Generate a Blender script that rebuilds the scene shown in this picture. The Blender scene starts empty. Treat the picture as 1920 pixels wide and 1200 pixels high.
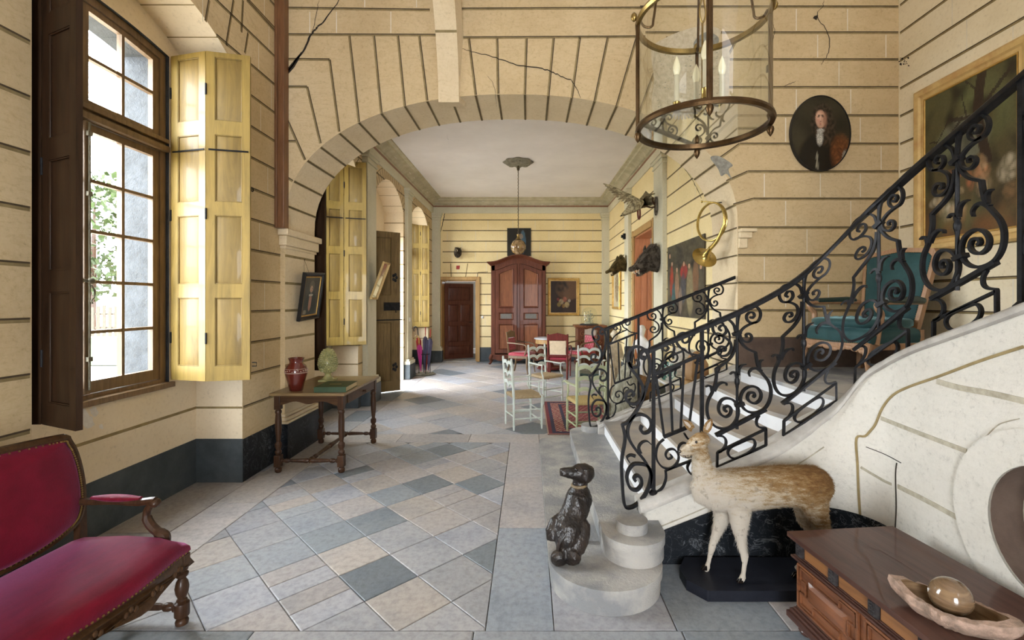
import bpy, bmesh, math, random
from mathutils import Vector as V, Matrix, noise
from mathutils.geometry import tessellate_polygon
random.seed(7)
PI = math.pi
S = bpy.context.scene
C = S.collection

# ---------------------------------------------------------------- camera, world, light, exposure
F, CU, CV, EYE = 880.0, 991.0, 565.0, 1.6
cam = bpy.data.cameras.new('camera'); co = bpy.data.objects.new('camera', cam); C.objects.link(co)
cam.sensor_width = 36; cam.lens = F / 1920 * 36
cam.shift_x = (960 - CU) / 1920; cam.shift_y = -(600 - CV) / 1920
cam.clip_start = 0.02; cam.clip_end = 400
co.location = (0, 0, EYE); co.rotation_euler = (PI / 2, 0, 0)
S.camera = co
S.view_settings.view_transform = 'Standard'
try: S.view_settings.look = 'None'
except Exception: pass
S.view_settings.gamma = 1
S.view_settings.use_curve_mapping = False
S.view_settings.exposure = -0.05
S.cycles.use_denoising = True
S.cycles.max_bounces = 10
S.cycles.diffuse_bounces = 6
S.cycles.transparent_max_bounces = 16
S.cycles.sample_clamp_indirect = 6
S.cycles.caustics_reflective = False
S.cycles.caustics_refractive = False

w = bpy.data.worlds.new('daylight'); S.world = w; w.use_nodes = True
w.node_tree.nodes['Background'].inputs[0].default_value = (0.91, 0.95, 1.0, 1)
w.node_tree.nodes['Background'].inputs[1].default_value = 34.0

def area(name, loc, rot, sx, sy, power, col=(1, 1, 1), spread=180):
    l = bpy.data.lights.new(name, 'AREA'); l.shape = 'RECTANGLE'; l.size = sx; l.size_y = sy
    l.energy = power; l.color = col; l.spread = math.radians(spread)
    o = bpy.data.objects.new(name, l); C.objects.link(o); o.location = loc; o.rotation_euler = rot
    return o
def portal(*k):
    o = area(*k); o.data.cycles.is_portal = True; return o
# daylight through the left windows (one per opening), the open entrance behind the camera,
# the rooms behind the open doors; plus an added fill light high over the stairs
portal('daylight_front_window', (-3.30, 3.12, 2.3), (0, -PI / 2, 0), 2.6, 1.3, 150, (0.86, 0.93, 1.0))
portal('daylight_hall_window', (-3.30, 6.25, 2.3), (0, -PI / 2, 0), 2.6, 1.3, 190, (1.0, 0.97, 0.84))
portal('daylight_hall_door', (-3.45, 8.65, 1.7), (0, -PI / 2, 0), 3.0, 1.5, 130, (0.90, 0.95, 1.0))
portal('daylight_far_window', (-3.30, 11.0, 2.3), (0, -PI / 2, 0), 2.6, 1.3, 190, (1.0, 0.97, 0.84))
portal('daylight_entrance', (-0.1, -3.7, 1.35), (PI / 2, 0, 0), 1.7, 2.5, 10, (0.74, 0.84, 1.0))
area('stair_fill_light', (3.0, -3.4, 4.6), (math.radians(72), 0, 0), 2.4, 2.4, 95, (0.95, 0.96, 1.0))  # added fill from the upper right, no window is built here
area('daylight_side_room', (3.6, 8.6, 2.6), (0, math.radians(60), 0), 1.4, 1.4, 30, (1.0, 0.97, 0.92))
area('daylight_rear_room', (-1.9, 15.2, 2.4), (math.radians(-70), 0, 0), 1.6, 1.6, 30, (0.9, 0.95, 1.0))
sun = bpy.data.lights.new('sun', 'SUN'); sun.energy = 5.0; sun.angle = 0.02; sun.color = (1, 0.95, 0.85)
so = bpy.data.objects.new('sun', sun); C.objects.link(so); so.rotation_euler = (math.radians(38), 0, math.radians(150))

# ---------------------------------------------------------------- helpers
def at(u, v, Y): return V(((u - CU) * Y / F, Y, EYE - (v - CV) * Y / F))
def atZ(u, v, Z): return at(u, v, (EYE - Z) * F / (v - CV))
def atX(u, v, X): return at(u, v, X * F / (u - CU))

def newmat(name, rough=0.6, metal=0.0):
    m = bpy.data.materials.new(name); m.use_nodes = True
    b = m.node_tree.nodes['Principled BSDF']
    b.inputs['Roughness'].default_value = rough; b.inputs['Metallic'].default_value = metal
    return m, m.node_tree, b
def N(t, typ, **kw):
    n = t.nodes.new(typ)
    for k, v in kw.items():
        if k in n.inputs: n.inputs[k].default_value = v
        else: setattr(n, k, v)
    return n
def ramp(t, fac, stops):
    r = N(t, 'ShaderNodeValToRGB'); e = r.color_ramp.elements
    while len(e) < len(stops): e.new(0.5)
    for i, (p, c) in enumerate(stops):
        e[i].position = p; e[i].color = (*c, 1) if len(c) == 3 else c
    t.links.new(fac, r.inputs[0]); return r.outputs[0]
def coords(t, stretch=(1, 1, 1), rot=(0, 0, 0)):
    tc = N(t, 'ShaderNodeTexCoord'); mp = N(t, 'ShaderNodeMapping')
    mp.inputs['Scale'].default_value = stretch; mp.inputs['Rotation'].default_value = rot
    t.links.new(tc.outputs['Object'], mp.inputs[0]); return mp.outputs[0]
def mixc(t, fac, a, b, mode='MIX'):
    m = N(t, 'ShaderNodeMix', data_type='RGBA', blend_type=mode)
    for s, x in ((0, fac), (6, a), (7, b)):
        if hasattr(x, 'type') and hasattr(x, 'is_linked'): t.links.new(x, m.inputs[s])
        else: m.inputs[s].default_value = x if s == 0 else ((*x, 1) if len(x) == 3 else x)
    return m.outputs[2]
def nz(t, co_, scale, detail=4, rough=0.6, dist=0.0):
    n = N(t, 'ShaderNodeTexNoise'); n.inputs['Scale'].default_value = scale; n.inputs['Detail'].default_value = detail
    n.inputs['Roughness'].default_value = rough; n.inputs['Distortion'].default_value = dist
    t.links.new(co_, n.inputs['Vector']); return n.outputs['Fac']
def bump(t, b, h, strength=0.3, dist=0.01):
    n = N(t, 'ShaderNodeBump'); n.inputs['Strength'].default_value = strength; n.inputs['Distance'].default_value = dist
    t.links.new(h, n.inputs['Height']); t.links.new(n.outputs[0], b.inputs['Normal'])

def pm(name, c1, c2=None, scale=6, rough=0.6, metal=0.0, bs=0.25, bscale=60, bd=0.004, stretch=(1, 1, 1), lo=0.35, hi=0.65, detail=5, sheen=0, coat=0, dist=0.0):
    """two-tone noise material with a fine bump"""
    m, t, b = newmat(name, rough, metal)
    cc = coords(t, stretch)
    n1 = nz(t, cc, scale, detail, 0.62, dist)
    t.links.new(ramp(t, n1, [(lo, c1), (hi, c2 or tuple(x * 0.82 for x in c1))]), b.inputs['Base Color'])
    if bs: bump(t, b, nz(t, cc, bscale, 4, 0.7), bs, bd)
    if sheen: b.inputs['Sheen Weight'].default_value = sheen; b.inputs['Sheen Roughness'].default_value = 0.35
    if coat: b.inputs['Coat Weight'].default_value = coat
    return m
def wallmat(name, base, dark, light, streak=0.5, bs=0.35):
    """painted plaster with drifting sandstone veins, blotches and pits"""
    m, t, b = newmat(name, 0.78)
    cc = coords(t)
    big = nz(t, cc, 1.1, 5, 0.6)
    c = ramp(t, big, [(0.30, dark), (0.50, base), (0.72, light)])
    sc = coords(t, (1.0, 1.0, 3.2), (0.25, 0.35, 0))
    st = nz(t, sc, 2.6, 4, 0.55, 2.2)
    vein = ramp(t, st, [(0.46, (0, 0, 0)), (0.50, (1, 1, 1)), (0.54, (0, 0, 0))])
    c = mixc(t, N_mul(t, vein, streak * 0.55), c, dark)
    fine = nz(t, cc, 38, 6, 0.75)
    c = mixc(t, 0.45, c, ramp(t, fine, [(0.28, tuple(x * 0.55 for x in dark)), (0.44, base), (0.8, light)]))
    t.links.new(c, b.inputs['Base Color'])
    bump(t, b, nz(t, cc, 55, 8, 0.75), bs, 0.006)
    return m
def N_mul(t, a, k):
    n = N(t, 'ShaderNodeMath', operation='MULTIPLY'); t.links.new(a, n.inputs[0]); n.inputs[1].default_value = k; return n.outputs[0]
def woodmat(name, c1, c2, rough=0.45, scale=3.0, axis='z', bs=0.12, coat=0.1):
    m, t, b = newmat(name, rough)
    st = {'z': (9, 9, 0.8), 'x': (0.8, 9, 9), 'y': (9, 0.8, 9)}[axis]
    n1 = nz(t, coords(t, st), scale, 6, 0.65, 1.2)
    c = ramp(t, n1, [(0.32, c2), (0.55, c1), (0.75, tuple(min(1, x * 1.25) for x in c1))])
    n2 = nz(t, coords(t, (1, 1, 1)), 2.5, 3)
    c = mixc(t, 0.25, c, ramp(t, n2, [(0.3, tuple(x * 0.6 for x in c2)), (0.7, c1)]))
    t.links.new(c, b.inputs['Base Color']); bump(t, b, n1, bs, 0.003)
    b.inputs['Coat Weight'].default_value = coat
    return m
def marblemat(name, base=(0.009, 0.011, 0.014), vein=(0.30, 0.32, 0.34)):
    m, t, b = newmat(name, 0.42)
    cc = coords(t)
    n1 = nz(t, cc, 5.5, 6, 0.6, 1.6)
    v1 = ramp(t, n1, [(0.485, (0, 0, 0)), (0.5, (1, 1, 1)), (0.515, (0, 0, 0))])
    n2 = nz(t, coords(t, (1, 1, 1.3), (0.7, 0.3, 1)), 9, 5, 0.6, 2.0)
    v2 = ramp(t, n2, [(0.49, (0, 0, 0)), (0.5, (0.7, 0.7, 0.7)), (0.51, (0, 0, 0))])
    bigm = ramp(t, nz(t, cc, 2.0, 3), [(0.40, (0.12, 0.12, 0.12)), (0.62, (1, 1, 1))])
    c = mixc(t, N_mul(t, mixc(t, 1.0, mixc(t, 1.0, v1, v2, 'ADD'), bigm, 'MULTIPLY'), 0.55), base, vein)
    t.links.new(c, b.inputs['Base Color']); bump(t, b, nz(t, cc, 30, 5), 0.12, 0.004)
    return m
def colmat(name, rough=0.6, nscale=20, amt=0.3, bs=0.2, bscale=60, coat=0, bd=0.004):
    """reads the mesh's own colours and breaks them up with noise"""
    m, t, b = newmat(name, rough)
    a = N(t, 'ShaderNodeAttribute', attribute_name='Col')
    cc = coords(t)
    n = nz(t, cc, nscale, 6, 0.7)
    n2 = nz(t, cc, 2.3, 4, 0.6)
    c = mixc(t, amt, a.outputs['Color'], ramp(t, n, [(0.3, (0.35, 0.35, 0.35)), (0.55, (1, 1, 1)), (0.8, (1.25, 1.22, 1.18))]), 'MULTIPLY')
    c = mixc(t, amt, c, ramp(t, n2, [(0.32, (0.62, 0.66, 0.72)), (0.47, (1.0, 1.0, 1.0)), (0.6, (1.10, 1.06, 1.0))]), 'MULTIPLY')
    t.links.new(c, b.inputs['Base Color'])
    if bs: bump(t, b, nz(t, cc, bscale, 7, 0.7), bs, bd)
    b.inputs['Coat Weight'].default_value = coat
    return m
def glassmat(name, tint=(0.97, 0.99, 0.98), gloss=0.08):
    m = bpy.data.materials.new(name); m.use_nodes = True; t = m.node_tree; t.nodes.clear()
    o = N(t, 'ShaderNodeOutputMaterial'); mx = N(t, 'ShaderNodeMixShader'); tr = N(t, 'ShaderNodeBsdfTransparent'); gl = N(t, 'ShaderNodeBsdfGlossy')
    tr.inputs[0].default_value = (*tint, 1); gl.inputs['Roughness'].default_value = 0.02
    fr = N(t, 'ShaderNodeLayerWeight'); fr.inputs[0].default_value = 0.25
    t.links.new(N_mul(t, fr.outputs['Facing'], gloss * 3), mx.inputs[0])
    t.links.new(tr.outputs[0], mx.inputs[1]); t.links.new(gl.outputs[0], mx.inputs[2]); t.links.new(mx.outputs[0], o.inputs[0])
    return m

M = {}
M['wall'] = wallmat('painted_stone_plaster', (0.57, 0.435, 0.245), (0.42, 0.305, 0.155), (0.66, 0.53, 0.335), 1.0)
M['wall_hall'] = wallmat('yellow_hall_plaster', (0.76, 0.62, 0.33), (0.64, 0.50, 0.23), (0.84, 0.72, 0.44), 0.3, 0.2)
M['wall_pale'] = wallmat('pale_stair_plaster', (0.74, 0.645, 0.46), (0.62, 0.51, 0.33), (0.80, 0.73, 0.57), 0.3, 0.2)
M['soffit'] = wallmat('arch_stone_plaster', (0.68, 0.555, 0.36), (0.55, 0.425, 0.25), (0.76, 0.65, 0.47), 0.8)
M['string'] = wallmat('white_string_plaster', (0.62, 0.595, 0.53), (0.42, 0.40, 0.35), (0.74, 0.71, 0.64), 0.3, 0.8)
M['niche'] = wallmat('smooth_niche_plaster', (0.74, 0.62, 0.44), (0.66, 0.54, 0.36), (0.80, 0.70, 0.52), 0.05, 0.15)
M['pilaster'] = wallmat('grey_green_pilaster_paint', (0.56, 0.53, 0.39), (0.44, 0.41, 0.29), (0.66, 0.62, 0.49), 0.2, 0.2)
M['joint'] = pm('olive_joint_paint', (0.20, 0.145, 0.06), (0.29, 0.22, 0.10), 12, 0.8, bs=0.1)
M['joint_dark'] = pm('dark_joint_line', (0.05, 0.032, 0.014), (0.09, 0.058, 0.028), 14, 0.8, bs=0.1)
M['joint_grey'] = pm('worn_grey_joint', (0.30, 0.27, 0.20), (0.46, 0.42, 0.33), 24, 0.9, bs=0.4)
M['joint_white'] = pm('thin_white_joint', (0.72, 0.66, 0.54), (0.64, 0.57, 0.44), 10, 0.8, bs=0.1)
M['crack'] = pm('plaster_crack', (0.012, 0.009, 0.006), (0.03, 0.02, 0.012), 20, 0.9)
M['chipped'] = pm('hacked_white_plaster', (0.66, 0.575, 0.43), (0.50, 0.42, 0.29), 22, 0.9, bs=1.0, bscale=35, bd=0.01)
M['rubble'] = pm('bare_grey_mortar', (0.34, 0.33, 0.28), (0.20, 0.19, 0.16), 26, 0.95, bs=1.0, bscale=30, bd=0.015)
M['peel'] = pm('peeled_white_patch', (0.74, 0.70, 0.64), (0.62, 0.57, 0.50), 22, 0.9)
M['dado'] = marblemat('black_painted_marble')
M['dado_slate'] = pm('slate_painted_dado', (0.045, 0.055, 0.062), (0.075, 0.088, 0.095), 5, 0.5, bs=0.3, bscale=40)
M['band_brown'] = pm('brown_plinth_band', (0.085, 0.058, 0.045), (0.12, 0.085, 0.065), 8, 0.85, bs=0.6)
M['ceiling'] = pm('lilac_white_ceiling', (0.86, 0.83, 0.82), (0.79, 0.76, 0.75), 1.4, 0.85, bs=0.08)
M['cornice'] = pm('cornice_paint', (0.50, 0.46, 0.32), (0.38, 0.34, 0.22), 5, 0.7, bs=0.3)
M['trimwood'] = woodmat('picture_rail_wood', (0.24, 0.105, 0.04), (0.15, 0.06, 0.02))
M['post'] = woodmat('brown_timber_post', (0.19, 0.085, 0.035), (0.11, 0.045, 0.018))
M['floor'] = colmat('worn_stone_slabs', 0.48, 26, 0.5, 0.5, 30, 0.0, 0.006)
M['grout'] = pm('dark_grout', (0.10, 0.09, 0.075), (0.05, 0.045, 0.04), 20, 0.9)
M['step'] = pm('grey_stair_stone', (0.40, 0.385, 0.355), (0.215, 0.22, 0.225), 2.4, 0.7, bs=1.0, bscale=45, detail=10, bd=0.008, lo=0.42, hi=0.58)
M['tread'] = pm('tread_slab_stone', (0.38, 0.32, 0.25), (0.22, 0.21, 0.20), 2.2, 0.6, bs=0.6, bscale=50)
M['riser'] = pm('white_riser_paint', (0.76, 0.77, 0.78), (0.66, 0.67, 0.69), 4, 0.6, bs=0.15)
M['curb'] = pm('string_moulding_stone', (0.50, 0.48, 0.44), (0.34, 0.32, 0.29), 6, 0.7, bs=0.6, bscale=60)
M['iron'] = pm('black_wrought_iron', (0.007, 0.007, 0.008), (0.016, 0.016, 0.018), 25, 0.42, 0.25, bs=0.35, bscale=70, bd=0.002)
M['shutter'] = woodmat('yellow_shutter_paint', (0.31, 0.205, 0.044), (0.19, 0.125, 0.024), 0.5, 2.0)
M['shutter_edge'] = woodmat('worn_yellow_panel_paint', (0.24, 0.155, 0.034), (0.15, 0.095, 0.02), 0.55, 2.0)
M['shutter_backlit'] = woodmat('backlit_shutter_wood', (0.035, 0.017, 0.008), (0.016, 0.008, 0.004), 0.5)  # near-black: the shade of backlit shutters is put into the colour
M['frame_wood'] = woodmat('weathered_window_wood', (0.20, 0.125, 0.065), (0.11, 0.07, 0.035), 0.6, 3, 'z', 0.3)
M['door_green'] = woodmat('dark_brown_door_paint', (0.17, 0.115, 0.05), (0.09, 0.06, 0.025), 0.5)
M['door_red'] = woodmat('mahogany_door_paint', (0.125, 0.045, 0.028), (0.06, 0.02, 0.012), 0.4)
M['door_pine'] = woodmat('orange_pine_door', (0.46, 0.185, 0.075), (0.33, 0.12, 0.045), 0.5)
M['frame_oak'] = woodmat('ochre_door_frame', (0.42, 0.25, 0.085), (0.30, 0.17, 0.05), 0.5)
M['ext_stone'] = pm('grey_exterior_granite', (0.050, 0.057, 0.066), (0.028, 0.033, 0.038), 9, 0.85, bs=0.8, bscale=40, bd=0.01)
M['glass'] = glassmat('window_glass')
M['lglass'] = glassmat('lantern_glass', (0.95, 0.97, 0.95), 0.22)
M['bglass'] = glassmat('lantern_floor_glass', (0.80, 0.84, 0.86), 0.5)
M['oak'] = woodmat('old_oak_table', (0.07, 0.034, 0.014), (0.030, 0.014, 0.007), 0.42, 3, 'x', 0.15, 0.1)
M['oak_top'] = woodmat('worn_ochre_table_edge', (0.22, 0.145, 0.06), (0.12, 0.07, 0.03), 0.4, 3, 'x', 0.2, 0.3)
M['turned'] = woodmat('turned_dark_oak', (0.055, 0.026, 0.013), (0.022, 0.010, 0.006), 0.4, 3, 'z', 0.15, 0.15)
M['walnut'] = woodmat('walnut_chest', (0.20, 0.075, 0.030), (0.075, 0.024, 0.010), 0.42, 2.4, 'y', 0.2, 0.2)
M['walnut_top'] = woodmat('dusty_walnut_lid', (0.085, 0.040, 0.029), (0.042, 0.018, 0.014), 0.42, 2.0, 'y', 0.15, 0.3)
M['walnut_pale'] = woodmat('golden_burr_panel', (0.24, 0.105, 0.035), (0.13, 0.05, 0.017), 0.4, 2.4, 'y', 0.15, 0.2)
M['ebony'] = pm('carved_black_bracket', (0.016, 0.013, 0.014), (0.05, 0.045, 0.045), 40, 0.45, bs=0.8, bscale=60)
M['mahogany'] = woodmat('armoire_mahogany', (0.13, 0.042, 0.022), (0.065, 0.02, 0.011), 0.5, 2.2, 'z', 0.12, 0.05)
M['mahogany_panel'] = woodmat('figured_armoire_panel', (0.22, 0.085, 0.038), (0.11, 0.036, 0.017), 0.5, 2.0, 'z', 0.1, 0.05)
M['inlay'] = pm('grey_reeded_inlay', (0.16, 0.15, 0.13), (0.05, 0.045, 0.04), 60, 0.5, stretch=(6, 1, 1))
M['redwood'] = woodmat('dark_red_chair_wood', (0.14, 0.028, 0.022), (0.075, 0.014, 0.012), 0.35)
M['brownwood'] = woodmat('olive_brown_chair_wood', (0.14, 0.085, 0.038), (0.075, 0.042, 0.02), 0.4)
M['palewood'] = woodmat('pale_beech_frame', (0.40, 0.235, 0.13), (0.27, 0.14, 0.07), 0.42, 3, 'z', 0.12, 0.2)
M['whitewood'] = pm('white_green_chair_paint', (0.60, 0.64, 0.60), (0.46, 0.51, 0.45), 9, 0.5, bs=0.15)
M['greenwood'] = pm('sage_chair_paint', (0.44, 0.47, 0.29), (0.34, 0.37, 0.22), 9, 0.5, bs=0.15)
M['rush'] = pm('woven_rush', (0.44, 0.34, 0.20), (0.27, 0.19, 0.10), 30, 0.8, bs=1.0, bscale=90, stretch=(1, 6, 1))
M['rush_gold'] = pm('golden_rush', (0.58, 0.44, 0.19), (0.42, 0.30, 0.11), 30, 0.8, bs=1.0, bscale=90, stretch=(1, 6, 1))
M['velvet'] = pm('crimson_velvet', (0.15, 0.003, 0.014), (0.10, 0.0015, 0.008), 7, 0.62, bs=0.35, bscale=120, stretch=(4, 1, 1), sheen=0.55)
M['velvet'].node_tree.nodes['Principled BSDF'].inputs['Sheen Tint'].default_value = (0.95, 0.35, 0.75, 1)
M['green_velvet'] = pm('teal_velvet', (0.032, 0.085, 0.088), (0.02, 0.058, 0.062), 7, 0.6, bs=0.3, bscale=120, sheen=0.7)
M['green_velvet'].node_tree.nodes['Principled BSDF'].inputs['Sheen Tint'].default_value = (0.5, 0.85, 0.95, 1)
M['green_dark'] = pm('dark_teal_leather', (0.018, 0.04, 0.036), (0.03, 0.06, 0.055), 7, 0.4)
M['red_fabric'] = pm('red_damask', (0.27, 0.012, 0.028), (0.21, 0.008, 0.02), 20, 0.6, sheen=0.3)
M['cream_fabric'] = pm('cream_linen', (0.62, 0.50, 0.34), (0.52, 0.42, 0.28), 14, 0.8, stretch=(6, 1, 1))
M['motif'] = pm('cream_woven_motif', (0.75, 0.66, 0.52), None, 10, 0.7)
M['brass'] = pm('aged_brass', (0.36, 0.25, 0.085), (0.22, 0.15, 0.05), 12, 0.32, 0.95, bs=0.15)
M['horn'] = pm('polished_horn_brass', (0.50, 0.36, 0.11), (0.33, 0.235, 0.07), 7, 0.26, 0.95, bs=0.08)
M['bronze'] = pm('dark_lantern_bronze', (0.10, 0.058, 0.025), (0.055, 0.03, 0.013), 14, 0.35, 0.8, bs=0.2)
M['gilt'] = pm('gilt_frame', (0.55, 0.35, 0.10), (0.40, 0.23, 0.055), 14, 0.38, 0.55, bs=0.3)
M['gilt_pale'] = pm('pale_gilt_frame', (0.66, 0.48, 0.20), (0.50, 0.31, 0.12), 8, 0.45, 0.25, bs=0.3)
M['black_frame'] = pm('ebonised_frame', (0.012, 0.011, 0.010), (0.022, 0.02, 0.018), 8, 0.35)
M['canvas'] = colmat('oil_paint', 0.42, 50, 0.25, 0.15, 90, 0.15)
M['bulb'] = pm('milky_bulb_glass', (0.80, 0.72, 0.50), None, 5, 0.2, bs=0)
M['candle'] = pm('candle_tube', (0.52, 0.46, 0.33), (0.43, 0.38, 0.27), 6, 0.5, bs=0)
M['terracotta'] = pm('red_glazed_clay', (0.115, 0.017, 0.010), (0.08, 0.011, 0.007), 6, 0.18, bs=0.05, coat=0.6)
M['slip'] = pm('white_slip', (0.55, 0.40, 0.32), None, 20, 0.5)
M['greenglaze'] = pm('pale_green_glaze', (0.40, 0.37, 0.16), (0.20, 0.20, 0.07), 12, 0.32, bs=0.1, coat=0.3)
M['bookcloth'] = pm('green_book_cloth', (0.014, 0.040, 0.012), (0.022, 0.052, 0.016), 20, 0.55)
M['paper'] = pm('old_page_edges', (0.55, 0.45, 0.27), (0.40, 0.31, 0.17), 40, 0.8, stretch=(1, 1, 12))
M['dogwood'] = pm('black_carved_wood', (0.006, 0.005, 0.005), (0.028, 0.019, 0.014), 9, 0.33, bs=1.0, bscale=22, coat=0.0, bd=0.01, stretch=(1, 1, 0.5))
M['collar'] = pm('tan_collar', (0.22, 0.16, 0.085), (0.12, 0.085, 0.045), 20, 0.5)
M['plinthblack'] = pm('black_painted_plinth', (0.009, 0.010, 0.015), (0.018, 0.02, 0.028), 6, 0.4, bs=0.1)
M['white_statue'] = pm('white_plaster_statue', (0.74, 0.73, 0.70), (0.62, 0.60, 0.57), 7, 0.5, bs=0.15)
M['onyx'] = pm('banded_brown_onyx', (0.21, 0.135, 0.075), (0.10, 0.058, 0.03), 4, 0.15, bs=0.05, stretch=(1, 1, 9), coat=0.6, dist=1.5)
M['rockrim'] = pm('rough_pink_stone', (0.46, 0.31, 0.235), (0.24, 0.17, 0.125), 26, 0.75, bs=1.0, bscale=45, bd=0.012)
M['boar'] = pm('boar_bristle_grey', (0.16, 0.135, 0.105), (0.035, 0.026, 0.018), 9, 0.85, bs=1.0, bscale=80, bd=0.012, stretch=(1, 4, 1), lo=0.4, hi=0.6)
M['boar2'] = pm('boar_bristle_olive', (0.14, 0.10, 0.035), (0.04, 0.028, 0.010), 9, 0.85, bs=1.0, bscale=80, bd=0.012, stretch=(1, 4, 1), lo=0.4, hi=0.6)
M['ivory'] = pm('ivory_tusk', (0.62, 0.55, 0.38), None, 8, 0.4)
M['mouth'] = pm('dark_mouth', (0.05, 0.015, 0.012), None, 8, 0.5)
M['eye'] = pm('black_glass_eye', (0.008, 0.005, 0.004), None, 8, 0.08, bs=0)
M['feather'] = pm('grey_cream_feathers', (0.46, 0.40, 0.25), (0.15, 0.12, 0.065), 24, 0.8, bs=0.8, bscale=60, lo=0.42, hi=0.58)
M['feather_dark'] = pm('dark_flight_feathers', (0.12, 0.09, 0.045), (0.28, 0.23, 0.13), 30, 0.8, bs=0.5)
M['cord'] = pm('brown_cord', (0.10, 0.07, 0.03), (0.05, 0.035, 0.016), 60, 0.8)
M['plasterrose'] = pm('grey_plaster_rose', (0.24, 0.22, 0.16), (0.12, 0.11, 0.075), 14, 0.8, bs=0.8)
M['globe'] = pm('amber_globe_glass', (0.36, 0.23, 0.10), (0.20, 0.11, 0.045), 12, 0.15, bs=0.1, coat=0.5)
M['rug'] = colmat('wool_rug_pile', 0.9, 90, 0.4, 0.6, 160)
M['foliage'] = pm('sunlit_leaves', (0.016, 0.032, 0.004), (0.035, 0.055, 0.010), 6, 0.7)
M['grass'] = pm('lawn_grass', (0.014, 0.035, 0.004), (0.025, 0.05, 0.008), 8, 0.9)
M['gravel'] = pm('pale_gravel', (0.42, 0.38, 0.31), (0.32, 0.29, 0.24), 30, 0.95)
M['fence'] = pm('pale_fence_wood', (0.05, 0.038, 0.024), (0.035, 0.025, 0.015), 8, 0.8)
M['roomwhite'] = pm('white_room_paint', (0.76, 0.74, 0.71), None, 3, 0.8, bs=0)
M['roomblue'] = pm('dark_blue_furnishing', (0.08, 0.10, 0.14), (0.3, 0.32, 0.36), 9, 0.8)
M['porcelain'] = pm('green_patterned_porcelain', (0.03, 0.16, 0.12), (0.55, 0.58, 0.52), 34, 0.25, bs=0, lo=0.5, hi=0.56, coat=0.5)
M['fur_white'] = pm('white_belly_fur', (0.56, 0.54, 0.42), (0.26, 0.24, 0.16), 14, 0.9, bs=1.0, bscale=70, bd=0.015, stretch=(3, 3, 1))
M['fur_brown'] = pm('ginger_back_fur', (0.30, 0.15, 0.045), (0.13, 0.065, 0.022), 14, 0.9, bs=1.0, bscale=70, bd=0.015, stretch=(3, 3, 1))
M['bag'] = pm('tan_hide', (0.34, 0.20, 0.085), (0.24, 0.13, 0.05), 7, 0.6)
M['white_shell'] = pm('white_wing_plumage', (0.72, 0.71, 0.67), (0.48, 0.46, 0.42), 26, 0.8, bs=0.6)
M['umb_red'] = pm('red_umbrella_cloth', (0.36, 0.03, 0.022), None, 8, 0.6)
M['umb_navy'] = pm('navy_umbrella_cloth', (0.035, 0.032, 0.075), (0.06, 0.055, 0.11), 8, 0.5)
M['umb_pink'] = pm('magenta_umbrella_cloth', (0.42, 0.02, 0.20), None, 8, 0.5)
M['yellowwood'] = pm('bamboo_crook', (0.58, 0.42, 0.12), None, 8, 0.35)
M['silver'] = pm('mirror_silver', (0.80, 0.82, 0.82), (0.70, 0.72, 0.72), 3, 0.06, 1.0, bs=0)
M['switch'] = pm('white_plastic', (0.78, 0.78, 0.76), None, 3, 0.35, bs=0)
M['marble_top'] = pm('grey_marble_top', (0.50, 0.52, 0.54), (0.36, 0.38, 0.40), 9, 0.2, bs=0)
M['moss'] = pm('pale_dried_moss', (0.52, 0.50, 0.38), (0.22, 0.22, 0.13), 22, 0.9, bs=1)

def furdeer():
    m, t, b = newmat('roe_deer_coat', 0.85)
    tc = N(t, 'ShaderNodeTexCoord'); sp = N(t, 'ShaderNodeSeparateXYZ'); t.links.new(tc.outputs['Object'], sp.inputs[0])
    st = nz(t, coords(t, (1.2, 4, 4), (0, 0.55, 0)), 18, 6, 0.8)
    # whiter towards chest and legs, ginger along the back, tan flank: the animal's own markings
    def mad(src, k, c):
        n = N(t, 'ShaderNodeMath', operation='MULTIPLY_ADD'); t.links.new(src, n.inputs[0]); n.inputs[1].default_value = k; n.inputs[2].default_value = c; return n.outputs[0]
    def add(a, c):
        n = N(t, 'ShaderNodeMath', operation='ADD'); t.links.new(a, n.inputs[0]); t.links.new(c, n.inputs[1]); return n.outputs[0]
    big = mad(nz(t, coords(t), 7, 4), 0.5, -0.25)
    gx = mad(sp.outputs['X'], 1.15, -0.10)      # x from the chest towards the rump
    gz = mad(sp.outputs['Z'], 1.9, -0.80)      # height
    st2 = nz(t, coords(t, (1.5, 5, 5), (0, 0.6, 0)), 9, 5, 0.75)
    tan = add(add(gx, gz), add(big, add(mad(st, 1.5, -0.75), mad(st2, 1.3, -0.65))))
    c = ramp(t, tan, [(0.0, (0.62, 0.56, 0.47)), (0.30, (0.55, 0.46, 0.33)), (0.50, (0.36, 0.24, 0.12)), (0.75, (0.27, 0.15, 0.055)), (1.0, (0.17, 0.085, 0.03))])
    fl = nz(t, coords(t), 26, 3, 0.6)
    c = mixc(t, N_mul(t, ramp(t, fl, [(0.34, (1, 1, 1)), (0.40, (0, 0, 0))]), 0.35), c, (0.13, 0.09, 0.055))
    t.links.new(c, b.inputs['Base Color']); bump(t, b, st, 0.9, 0.012)
    return m
M['deer'] = furdeer()

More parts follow.
